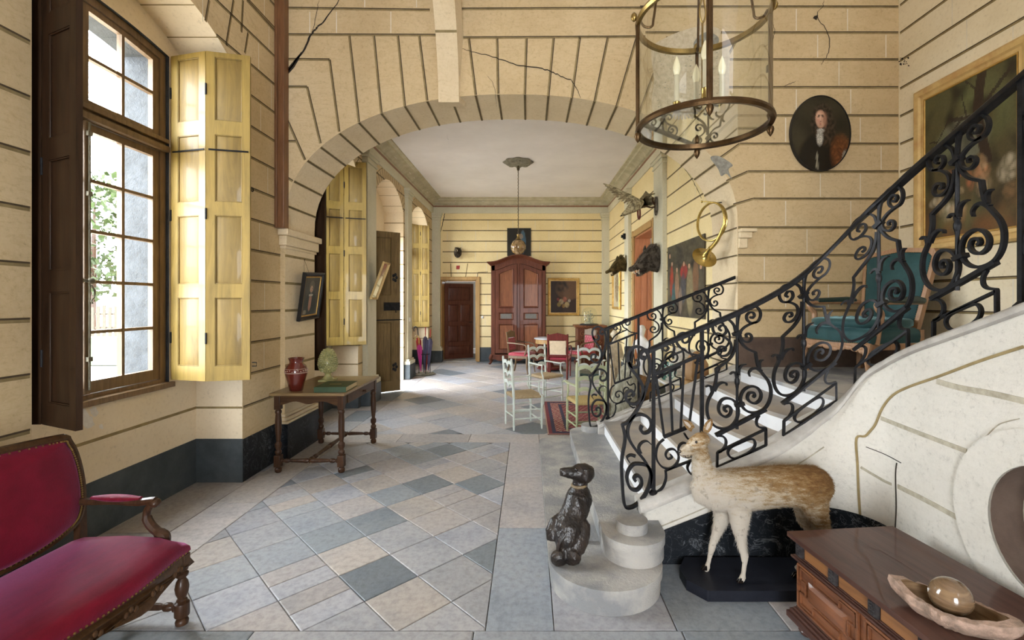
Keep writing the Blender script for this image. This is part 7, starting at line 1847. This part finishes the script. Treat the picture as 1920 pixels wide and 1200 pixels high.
for (b_, t_, s_) in (((1297, 806, -.04), (1279, 788, -.085), 1), ((1321, 812, .035), (1333, 787, .055), -1)):
    mb = MB(); a, b = V(T3(*b_)), V(T3(*t_)); dd = (b - a).normalized(); A = dd.cross(V((0, -1, 0.2))).normalized(); Bn = A.cross(dd)
    rings = []
    for i in range(9):
        t = i / 8; wd = .022 * math.sin(PI * min(1, .18 + t * .82)) ** .7 + .001
        c = a.lerp(b, t); rings.append([c + A * wd * math.cos(q) + Bn * (wd * .35 * math.sin(q) + (.012 * math.cos(q) ** 2)) for q in [2 * PI * j / 10 for j in range(10)]])
    mb.ring(rings); mb.build('ear', 'deer', dr_)
    mb = MB(); mb.poly([a.lerp(b, t) - Bn * .0 + A * s2 * wd_ + V((0, -.010, 0)) for t, s2, wd_ in ((.2, 1, .006), (.55, 1, .010), (.92, 0, 0), (.55, -1, .010), (.2, -1, .006))]); mb.build('inner_ear', pm('pink_inner_ear', (.42, .33, .26), (.5, .45, .38), 30, .9) if 'pink_inner_ear' not in bpy.data.materials else bpy.data.materials['pink_inner_ear'], dr_, fix=False)
mb = MB(); mb.ell(T3(1305.5, 831, -.047), (.0075, .005, .0075), 12); mb.build('eye', 'eye', dr_)
mb = MB(); mb.ell(T3(1275.5, 848.5, -.034), (.010, .012, .008), 10); mb.build('nose', 'eye', dr_)
mb = MB(); mb.tube([T3(1279, 856, -.046), T3(1285, 857, -.050), T3(1293, 855, -.048)], .0022, 5); mb.build('mouth', 'mouth', dr_)
for q in (LF, RF, LH, RH_):
    c = V(q[-1][0])
    for s_ in (-1, 1):
        mb = MB(); mb.ring([[c + V((x * k + dx, s_ * .007 + y * k, z)) for x, y in ((-.020, -.005), (.012, -.006), (.012, .006), (-.020, .005))] for k, z, dx in ((1, -c.z + .001, -.004), (.75, -c.z + .016, 0), (.5, -c.z + .026, .002))]); mb.build('hoof', 'eye', dr_, bevel=.002)

# ---- carved seated dog on the first step
dg = thing('dog_statue', 'black carved wooden dog with tan collar seated on the bottom step', 'statue', (.235, 2.68, RH))
DG = lambda u, v, y=0.0: tuple(at(u, v, 2.70 + y) - V((.235, 2.68, RH)))
spine = [(DG(1060, 1030, -.05), .060, .05), (DG(1062, 1012, -.04), .080, .075), (DG(1066, 992, -.02), .086, .085), (DG(1073, 970, .02), .070, .080), (DG(1081, 950, .05), .076, .078), (DG(1086, 932, .07), .080, .080), (DG(1086, 921, .08), .066, .066), (DG(1087, 911, .08), .044, .047), (DG(1088, 900, .08), .042, .044), (DG(1090, 892, .08), .04, .04)]
headd = [(DG(1110, 895, .09), .022, .03), (DG(1104, 891, .085), .050, .054), (DG(1094, 887, .075), .058, .058), (DG(1083, 886, .065), .052, .050), (DG(1074, 887, .055), .038, .036), (DG(1065, 886, .045), .031, .031), (DG(1056, 885, .038), .027, .027), (DG(1050, 885, .035), .020, .021)]
hL = [(DG(1043, 1012, -.03), .036, .055), (DG(1042, 995, -.02), .034, .060), (DG(1045, 978, .0), .026, .046), (DG(1050, 966, .02), .014, .022), (DG(1052, 961, .03), .005, .008)]
hR = [(DG(1076, 1030, -.06), .055, .060), (DG(1083, 1010, -.05), .050, .066), (DG(1091, 992, -.03), .038, .056), (DG(1097, 979, -.01), .026, .034), (DG(1098, 975, .0), .010, .014)]
fl1 = [(DG(1096, 935, .10), .034, .036), (DG(1104, 955, .13), .026, .028), (DG(1108, 975, .14), .020, .022), (DG(1107, 1000, .14), .019, .019), (DG(1104, 1018, .13), .02, .026)]
fl2 = [(DG(1080, 935, .12), .030, .03), (DG(1084, 960, .15), .024, .024), (DG(1087, 1000, .16), .018, .018), (DG(1087, 1014, .15), .02, .026)]
basel = [(DG(1047, 1040, -.07), .040, .05), (DG(1049, 1048, -.10), .056, .050), (DG(1051, 1056, -.12), .040, .030)]
basel2 = [(DG(1074, 1038, -.07), .045, .052), (DG(1072, 1046, -.10), .056, .052), (DG(1070, 1054, -.12), .040, .030)]
furry('body', [spine, headd, hL, hR, fl2, basel, basel2], dg, 'dogwood', .0055, 3, None, .006)
mb = MB()
for k in range(9):                                         # ribs cut along the flank
    mb.tube(cr([DG(1082 + k * 1.2, 934 + k * 3.4, -.040 + .001 * k), DG(1091 + k * .6, 940 + k * 3.0, -.036), DG(1100 + k * .1, 950 + k * 2.2, -.008)], 3), .0055, 5)
mb.build('rib', 'dogwood', dg)['kind'] = 'stuff'
mb = MB(); c = V(DG(1086, 909, .08)); mb.tube([c + V((.040 * math.cos(a), .042 * math.sin(a), .004 * math.cos(a))) for a in [2 * PI * i / 24 for i in range(24)]], .0095, 8, closed=True); mb.build('collar', 'collar', dg)
for s_, (u, v, y) in ((1, (1099, 888, .012)), (-1, (1100, 889, .145))):
    mb = MB(); a = V(DG(u, v - 8, y)); mb.ring([[a + V((w_ * math.cos(q), s_ * -.006 + .007 * math.sin(q), -z)) for q in [2 * PI * j / 10 for j in range(10)]] for w_, z in ((.008, 0), (.018, .014), (.023, .035), (.020, .052), (.008, .066))]); mb.build('ear', 'dogwood', dg)
mb = MB(); mb.ell(DG(1081, 881, .008), (.010, .007, .010), 12); mb.build('eye', 'eye', dg)
mb = MB(); mb.tube(cr([DG(1060, 1000, -.09), DG(1052, 1012, -.10), DG(1046, 1028, -.10), DG(1050, 1040, -.10)], 4), [.016, .015, .015, .014, .014, .013, .012, .012, .011, .010, .009, .008, .006], 8); mb.build('tail', 'dogwood', dg)

# ---- boar heads on the right wall
def boar_head(name, label, loc, yaw, s, mat, pitch=0):
    """local -x points out of the wall"""
    e = thing(name, label, 'mounted head', loc); e.rotation_euler = (0, math.radians(pitch), math.radians(yaw)); e.scale = (s, s, s)
    hd = [((.0, 0, .04), .17, .25), ((-.05, 0, .03), .155, .22), ((-.15, 0, .01), .13, .17), ((-.24, 0, -.01), .105, .125), ((-.33, 0, -.05), .08, .085), ((-.42, 0, -.09), .055, .055), ((-.50, 0, -.115), .042, .042), ((-.55, 0, -.125), .042, .042), ((-.565, 0, -.128), .030, .030)]
    jaw = [((-.20, 0, -.12), .06, .05), ((-.30, 0, -.17), .045, .035), ((-.38, 0, -.215), .035, .025), ((-.43, 0, -.235), .02, .015)]
    hdo = furry('head', [hd, jaw], e, mat, .014, 3, None, .012)
    coat(hdo, 5200, .045, lambda c: (.9, 0, -.25), mat, .0032, .35, lambda c: -.40 < c.x < -.05)
    mb = MB(); mb.ring([[V((x, 0, z)) + V((0, y, 0)) for y in (-w_, w_)] + [V((x - .01, w_, z - .02)), V((x - .01, -w_, z - .02))] for x, z, w_ in ((-.26, -.115, .04), (-.36, -.155, .03), (-.42, -.19, .02))]); mb.build('mouth', 'mouth', e)
    for sy in (-1, 1):
        mb = MB(); mb.ring([[V((-.13 + dx, sy * (.09 + dy), .15 + z)) + V((w_ * math.cos(q) * .8, w_ * .3 * math.sin(q), w_ * math.cos(q) * .3)) for q in [2 * PI * j / 8 for j in range(8)]] for w_, z, dx, dy in ((.045, 0, 0, 0), (.050, .04, .0, .02), (.035, .08, .02, .035), (.008, .115, .035, .04))]); mb.build('ear', mat, e)
        mb = MB(); mb.ell((-.25, sy * .088, .025), (.014, .010, .014), 8); mb.build('eye', 'eye', e)
        mb = MB(); mb.tube(cr([(-.40, sy * .035, -.20), (-.42, sy * .055, -.165), (-.415, sy * .06, -.125)], 4), [.012, .012, .011, .010, .009, .008, .006, .004, .002], 6); mb.build('tusk', 'ivory', e)
        mb = MB(); mb.tube(cr([(-.45, sy * .03, -.14), (-.455, sy * .05, -.165), (-.45, sy * .05, -.19)], 3), [.010, .010, .008, .008, .006, .004, .002], 6); mb.build('tusk', 'ivory', e)
    return e
boar_head('boar_head', 'big grey stuffed boar head with open mouth beside the orange door', (2.03, 7.48, 2.25), 28, .98, 'boar', -4)
boar_head('boar_head', 'smaller olive-brown stuffed boar head above the framed print', (2.03, 9.95, 2.38), 14, .80, 'boar2', -10)
bh = boar_head('boar_head', 'small dark stuffed boar head facing forward over the back door', (-1.87, YE - .05, 2.86), 90, .62, 'boar', 32)
# ---- bird of prey on its bracket
bd = thing('stuffed_bird', 'stuffed grey bird with raised wings on a wooden bracket near the cornice', 'stuffed bird', (2.05, 7.50, 3.13))
mb = MB(); mb.plate([(.0, -.16), (.05, -.08), (.06, .06), (.03, .14), (-.03, .14), (-.06, .06), (-.05, -.08)], lambda a, b, c: V((c, a, b)), -.03, 0); mb.build('shield', 'boar', bd, bevel=.006)
mb = MB(); mb.tube(cr([(-.03, 0, -.02), (-.10, 0, -.03), (-.18, 0, -.01), (-.26, -.02, -.04)], 4), .014, 8); mb.tube(cr([(-.03, 0, .02), (-.07, -.02, .06), (-.06, 0, .13)], 4), [.02] * 4 + [.012] * 5, 6); mb.build('perch', 'oak', bd)
mb = MB(); mb.ring([[V((-.31 + .022 * math.cos(q), -.03, -.10 + 0)) + V((dx, dy, dz)) for q in [0, 1.57, 3.14, 4.71]] for dx, dy, dz in ((0, 0, 0.05),(0,0,.04))]) if False else mb.tube([(-.29 + .05 * math.cos(q) * .5, -.02 + .03 * math.cos(q), -.12 + .10 * math.sin(q)) for q in [2 * PI * i / 24 for i in range(24)]], .014, 6, closed=True); mb.build('wooden_ring', 'redwood', bd)
furry('body', [[((-.22, -.02, .06), .03, .03), ((-.30, -.03, .02), .075, .085), ((-.38, -.04, -.03), .085, .09), ((-.45, -.05, -.08), .06, .065), ((-.50, -.06, -.12), .045, .045), ((-.55, -.07, -.155), .035, .032), ((-.585, -.08, -.175), .012, .010)]], bd, 'feather', .012, 3, None, .012)
mb = MB(); mb.lathe([(.014, 0), (.008, .02), (.001, .035)], (-.575, -.075, -.17), 8, axis=V((-.8, -.1, -.5)).normalized()); mb.build('beak', 'eye', bd)
def wing(P0, P1, P2, n=13, ln=.20, name='wing'):
    mb = MB(); P0, P1, P2 = V(P0), V(P1), V(P2)
    for i in range(n):
        t = i / (n - 1); r = (P0.lerp(P1, t * 2) if t < .5 else P1.lerp(P2, t * 2 - 1)); d = (V((-.25, 0, -.85)).lerp(V((-.85, 0, .35)), t)).normalized() * ln * (.55 + .6 * t); q = d.cross(V((0, 1, 0))).normalized() * .018
        mb.ring([[r - q + V((0, -.004, 0)), r + q + V((0, -.004, 0)), r + q + V((0, .004, 0)), r - q + V((0, .004, 0))], [r + d * .6 - q * 1.1 + V((0, -.005, 0)), r + d * .6 + q * 1.1 + V((0, -.005, 0)), r + d * .6 + q * 1.1 + V((0, .005, 0)), r + d * .6 - q * 1.1 + V((0, .005, 0))], [r + d - q * .3, r + d + q * .3, r + d + q * .3 + V((0, .003, 0)), r + d - q * .3 + V((0, .003, 0))]], i % 2)
    mb.tube([P0, P1, P2], [.035, .03, .012], 8, 0)
    mb.build(name, ['feather', 'feather_dark'], bd)
wing((-.30, -.06, .06), (-.48, -.08, .15), (-.66, -.10, .24), 15, .20)
mb = MB()
for i in range(8):
    t = i / 7; r = V((-.26, 0, .08)); d = V((.10 + .16 * t, .0, .14 - .06 * t)) * (1.0); q = V((-.02, 0, .02)) * .8; r = r + V((.01, 0, -.03)) * i * .5
    mb.ring([[r - q, r + q, r + q + V((0, .01, 0)), r - q + V((0, .01, 0))], [r + d - q, r + d + q, r + d + q + V((0, .01, 0)), r + d - q + V((0, .01, 0))]], i % 2)
mb.tube([(-.28, 0, .06), (-.20, 0, .16), (-.03, 0, .19)], [.03, .025, .01], 8, 0)
mb.build('wing', ['feather_dark', 'feather'], bd)

# ---- umbrellas in their iron stand
us = thing('umbrella_stand', 'small cast iron umbrella stand by the far left bay', 'umbrella stand', (-2.27, 10.25, 0), 0)
mb = MB(); mb.lathe([(.20, 0), (.21, .015), (.17, .03), (.14, .035)], (0, 0, 0), 20)
for i in range(8): a = i * PI / 4; mb.ell((.20 * math.cos(a), .20 * math.sin(a), .02), (.05, .03, .02), 8)
mb.build('base', 'plasterrose', us)
mb = MB(); mb.tube([(.12 * math.cos(a), .12 * math.sin(a), .45) for a in [2 * PI * i / 20 for i in range(20)]], .008, 6, closed=True)
for i in range(4): a = i * PI / 2 + .4; mb.tube([(.12 * math.cos(a), .12 * math.sin(a), .03), (.12 * math.cos(a), .12 * math.sin(a), .45)], .007, 6)
mb.build('hoop', 'iron', us)
def umbrella(label, dx, dy, lean, cloth, handle, ztop, crook=1, z0=.06):
    e = thing('umbrella', label, 'umbrella', (-2.27 + dx, 10.25 + dy, z0)); e.rotation_euler = (math.radians(lean[0]), math.radians(lean[1]), 0)
    mb = MB(); rings = []
    for r, z in ((.006, .03), (.016, .12), (.03, .35), (.045, .55), (.05, .66), (.03, .72), (.012, .74)): rings.append([V((r * (1 + .22 * math.cos(5 * q)) * math.cos(q), r * (1 + .22 * math.cos(5 * q)) * math.sin(q), z * ztop)) for q in [2 * PI * i / 30 for i in range(30)]])
    mb.ring(rings); mb.build('canopy', cloth, e)
    mb = MB(); H_ = ztop; mb.tube([(0, 0, 0), (0, 0, .80 * H_)], .006, 6)
    if crook: mb.tube(cr([(0, 0, .78 * H_), (0, 0, .90 * H_), (-.02, 0, .96 * H_), (-.06, 0, .97 * H_), (-.085, 0, .92 * H_), (-.08, 0, .87 * H_)], 4), .011, 8)
    else: mb.tube([(0, 0, .78 * H_), (0, 0, .93 * H_)], .011, 8)
    mb.build('handle', handle, e)
umbrella('dark red umbrella with black crook handle, leftmost in the iron stand', -.09, .02, (0, -4), 'umb_red', 'ebony', 1.02)
umbrella('navy umbrella with red tip, tallest in the iron stand', .01, -.04, (0, 1), 'umb_navy', 'umb_red', 1.05, 0)
umbrella('navy folded umbrella at the outer side of the iron stand', .08, .0, (0, 3), 'umb_navy', 'umb_red', 1.0, 0)
umbrella('red umbrella behind the navy ones in the iron stand', .02, .08, (2, -1), 'umb_red', 'frame_oak', 1.0, 0)
umbrella('short magenta umbrella with yellow crook handle in the iron stand', -.06, -.09, (2, -3), 'umb_pink', 'yellowwood', .82)

# ---- small wall fittings
def small(name, label, cat, mbf, mat, loc=(0, 0, 0)):
    mb = MB(); mbf(mb); o = mb.build(name, mat, None, bevel=.002, loc=loc); return tag(o, label, cat)
small('light_switch', 'round white light switch on the back wall between door and armoire', 'switch', lambda m: m.lathe([(.035, 0), (.035, -.02), (.02, -.03)], (0, 0, 0), 16, axis=(0, 1, 0)), 'switch', (-1.22, YE - .001, 1.18))
small('light_switch', 'white light switch on the middle pilaster above the umbrella stand', 'switch', lambda m: m.box(0, .02, -.03, .03, -.04, .04), 'switch', (-2.478, 9.75, 1.22))
small('door_chime', 'small white box above the left corner of the back door frame', 'sensor', lambda m: m.box(-.03, .03, -.05, 0, -.05, .05), 'switch', (-2.39, YE - .001, 2.37))
small('wall_fitting', 'small black fitting on the right wall above the far boar head', 'fitting', lambda m: (m.box(-.05, 0, -.04, .04, -.06, .06), m.box(-.09, -.05, -.02, .02, -.03, .03)), 'iron', (2.058, 9.98, 2.98))
small('wall_bracket', 'small black iron hook beside the lantern on the arch wall', 'hook', lambda m: (m.box(-.012, .012, -.03, 0, -.035, .035), m.ell((0, -.035, .0), (.014, .012, .02), 8)), 'iron', (2.43, YA - .001, 3.96))
for zc_, nm in ((1.98, 'upper'), (1.03, 'lower')):
    small('iron_ring', 'small iron shutter ring on the wall, the %s of two beside the yellow shutter' % nm, 'ring', lambda m: (m.tube([(.0, .028 + .018 * math.cos(a), .018 * math.sin(a)) for a in [2 * PI * i / 14 for i in range(14)]], .004, 6, closed=True), m.tube([(-.01, 0, 0), (0.0, .012, 0)], .004, 6)), 'iron', (XL + .006, 4.20 + (.06 if nm == 'upper' else 0), 2.62 if nm == 'upper' else 1.02))
small('terracotta_plaque', 'small terracotta chip on the wall between boar head and back door', 'plaque', lambda m: m.poly([(-.05, 0, -.05), (.04, 0, -.05), (.05, 0, .05), (-.045, 0, .045)]), 'umb_red', (-1.87, YE - .004, 2.50))

# ---- ornaments behind the far balustrade
def figure(name, label, loc, H, mat, face, pose=0):
    """robed classical figure"""
    e = thing(name, label, 'statue', loc, face); s = H
    core = [((0, 0, .03 * s), .11 * s, .10 * s, (1, 0, 0)), ((0, 0, .25 * s), .10 * s, .09 * s, (1, 0, 0)), ((.01 * s, 0, .48 * s), .095 * s, .08 * s, (1, 0, 0)), ((.015 * s, 0, .60 * s), .07 * s, .058 * s, (1, 0, 0)), ((.0, 0, .72 * s), .085 * s, .06 * s, (1, 0, 0)), ((0, 0, .81 * s), .075 * s, .045 * s, (1, 0, 0)), ((0, 0, .845 * s), .028 * s, .028 * s, (1, 0, 0)), ((0, 0, .88 * s), .028 * s, .028 * s, (1, 0, 0))]
    hd = [((0, 0, .865 * s), .03 * s, .03 * s, (1, 0, 0)), ((0, -.008 * s, .90 * s), .044 * s, .05 * s, (1, 0, 0)), ((0, -.003 * s, .95 * s), .047 * s, .055 * s, (1, 0, 0)), ((0, 0, .985 * s), .035 * s, .04 * s, (1, 0, 0)), ((0, 0, 1.0 * s), .01 * s, .01 * s, (1, 0, 0))]
    bun = [((0, .03 * s, .94 * s), .02 * s, .02 * s, (1, 0, 0)), ((0, .06 * s, .935 * s), .032 * s, .03 * s, (1, 0, 0)), ((0, .085 * s, .92 * s), .01 * s, .01 * s, (1, 0, 0))]
    a1 = [((.085 * s, 0, .79 * s), .03 * s, .03 * s, (1, 0, 0)), ((.12 * s, -.02 * s, .66 * s), .026 * s, .026 * s, (1, 0, 0)), ((.09 * s, -.09 * s, .57 * s), .02 * s, .02 * s, (1, 0, 0)), ((.04 * s, -.11 * s, .60 * s), .018 * s, .018 * s, (1, 0, 0))]
    a2 = [((-.085 * s, 0, .79 * s), .03 * s, .03 * s, (1, 0, 0)), ((-.13 * s, .0, .65 * s), .026 * s, .026 * s, (1, 0, 0)), ((-.13 * s, -.03 * s, .52 * s), .02 * s, .02 * s, (1, 0, 0)), ((-.11 * s, -.05 * s, .47 * s), .018 * s, .018 * s, (1, 0, 0))]
    furry('body', [core, hd, bun, a1, a2], e, mat, .012 * max(1, s), 3)
    mb = MB()
    for k in range(11):
        a = k * .57; r = .10 * s; mb.tube(cr([(r * .9 * math.cos(a), r * .8 * math.sin(a), .50 * s), (r * 1.05 * math.cos(a + .12), r * .95 * math.sin(a + .12), .26 * s), (r * 1.12 * math.cos(a), r * 1.02 * math.sin(a), .03 * s)], 4), [.004 * s] + [.011 * s] * 8, 6)
    o = mb.build('drapery', mat, e); o['kind'] = 'stuff'
    mb = MB(); mb.lathe([(.16 * s, 0), (.16 * s, .03 * s), (.13 * s, .045 * s)], (0, 0, -.02 * s), 20); mb.build('base', mat, e)
    return e
figure('marble_statue', 'white plaster figure of a draped woman with hair tied back behind the far balustrade', (1.66, 6.87, .118), 1.14, 'white_statue', math.radians(-40))
figure('plaster_statue', 'pale pink-white draped figure standing left of the white woman statue', (1.30, 7.10, .117), 1.05, 'chipped', math.radians(30))
mb = MB(); mb.box(1.10, 1.9, 6.45, 7.35, .0, .095) if False else mb.box(1.10, 1.9, 6.45, 7.35, .010, .094); o = mb.build('statue_base', 'band_brown', None, bevel=.01); tag(o, 'low dark wooden board under the statues behind the far balustrade', 'board')
vz = thing('metal_urn', 'tall dark metal urn between the two pale statues', 'urn', (1.40, 6.53, .095)); vz.scale = (.62, .62, 1.25)
mb = MB(); mb.lathe([(.09, 0), (.10, .02), (.06, .05), (.075, .2), (.085, .4), (.09, .55), (.11, .68), (.10, .70), (.075, .6)], (0, 0, 0), 24); mb.build('vessel', 'plinthblack', vz)
mb = MB(); mb.tube(cr([(-.08, 0, .3), (-.14, 0, .45), (-.10, 0, .62)], 4), .01, 6); mb.tube(cr([(.08, 0, .3), (.14, 0, .45), (.10, 0, .62)], 4), .01, 6); mb.build('handle', 'plinthblack', vz)
pt = thing('porcelain_plate', 'green and white patterned porcelain plate propped behind the far balustrade', 'plate', (1.68, 5.72, .752)); pt.rotation_euler = (math.radians(78), 0, math.radians(-10))
mb = MB(); mb.lathe([(.07, -.01), (.08, .0), (.115, .015), (.115, .02), (.07, .006)], (0, 0, 0), 32); mb.build('dish', 'porcelain', pt)
fb = thing('stuffed_boar', 'shaggy stuffed boar with pale belly sitting up behind the first far balusters', 'stuffed animal', (1.16, 5.52, 0.0095)); fb.scale = (1.15, 1.1, 1.5)
bsec = [((0, 0, .02), .14, .16, (1, 0, 0)), ((0, 0, .12), .19, .19, (1, 0, 0)), ((0, 0, .28), .17, .18, (1, 0, 0)), ((.01, 0, .42), .13, .14, (1, 0, 0)), ((.02, -.02, .52), .09, .10, (1, 0, 0)), ((.03, -.04, .58), .03, .04, (1, 0, 0))]
snt = [((.05, 0, .42), .09, .09), ((.16, -.05, .40), .08, .08), ((.25, -.07, .34), .055, .055), ((.33, -.09, .28), .035, .035), ((.36, -.09, .26), .02, .02)]
furry('body', [bsec], fb, 'fur_white', .014, 2, None, .03)
furry('head', [snt, [((.03, 0, .50), .05, .08), ((-.02, .0, .44), .12, .12), ((.10, .02, .30), .12, .12), ((.20, .03, .18), .08, .09), ((.28, .03, .08), .06, .07)]], fb, 'fur_brown', .014, 2, None, .02)
for sy in (-1, 1):
    mb = MB(); mb.lathe([(.035, 0), (.03, .03), (.003, .07)], (.03, sy * .06, .52), 8); mb.build('ear', 'fur_brown', fb)
wg = thing('stuffed_goose', 'white stuffed bird with spread wings behind the middle of the far balustrade', 'stuffed bird', (1.88, 5.82, .70))
furry('body', [[((-.25, 0, .02), .03, .03), ((-.15, 0, .05), .09, .09), ((0, 0, .08), .11, .11), ((.12, 0, .12), .07, .08), ((.16, 0, .22), .03, .035), ((.14, 0, .30), .03, .03)]], wg, 'white_shell', .014, 3, None, .01)
mb = MB()
for i in range(12):
    t = i / 11; a = math.radians(lerp(20, 110, t)); r = V((-.02, -.05, .10)); d = V((math.cos(a) * .30, -.02, math.sin(a) * .24)); q = V((-d.z, 0, d.x)).normalized() * .022
    mb.ring([[r - q, r + q, r + q + V((0, .008, 0)), r - q + V((0, .008, 0))], [r + d - q * .5, r + d + q * .5, r + d + q * .5 + V((0, .008, 0)), r + d - q * .5 + V((0, .008, 0))]])
mb.build('wing', 'white_shell', wg)
sd = thing('table_low', '', '') if False else None
bt = thing('pedestal_table', 'small white carved table under the stuffed bird behind the far balustrade', 'table', (1.86, 5.85, 0))
mb = MB(); mb.box(-.24, .24, -.30, .35, .60, .63); mb.build('table_top', 'white_statue', bt, bevel=.008)
for x in (-.20, .20):
    for y in (-.25, .28): mb = MB(); mb.lathe([(.03, 0), (.02, .08), (.035, .25), (.02, .5), (.03, .60)], (x, y, 0), 12); mb.build('leg', 'white_statue', bt)
hb = thing('hide_bag', 'tan hide bag with a pointed flap near the top of the far balustrade', 'bag', (1.88, 5.25, .725), math.radians(10))
mb = MB(); mb.ring([[V((-.10 * k, -.08 * k, z)), V((.10 * k, -.08 * k, z)), V((.11 * k, .08 * k, z)), V((-.11 * k, .08 * k, z))] for k, z in ((.9, 0), (1.05, .06), (1.0, .18), (.6, .27), (.1, .32))]); mb.build('pouch', 'bag', hb, bevel=.02)
mb = MB(); mb.box(1.74, 2.02, 5.12, 5.40, 0, .72); o = mb.build('wooden_box', 'frame_oak', None, bevel=.01); tag(o, 'plain light wooden box beneath the tan hide bag', 'box')
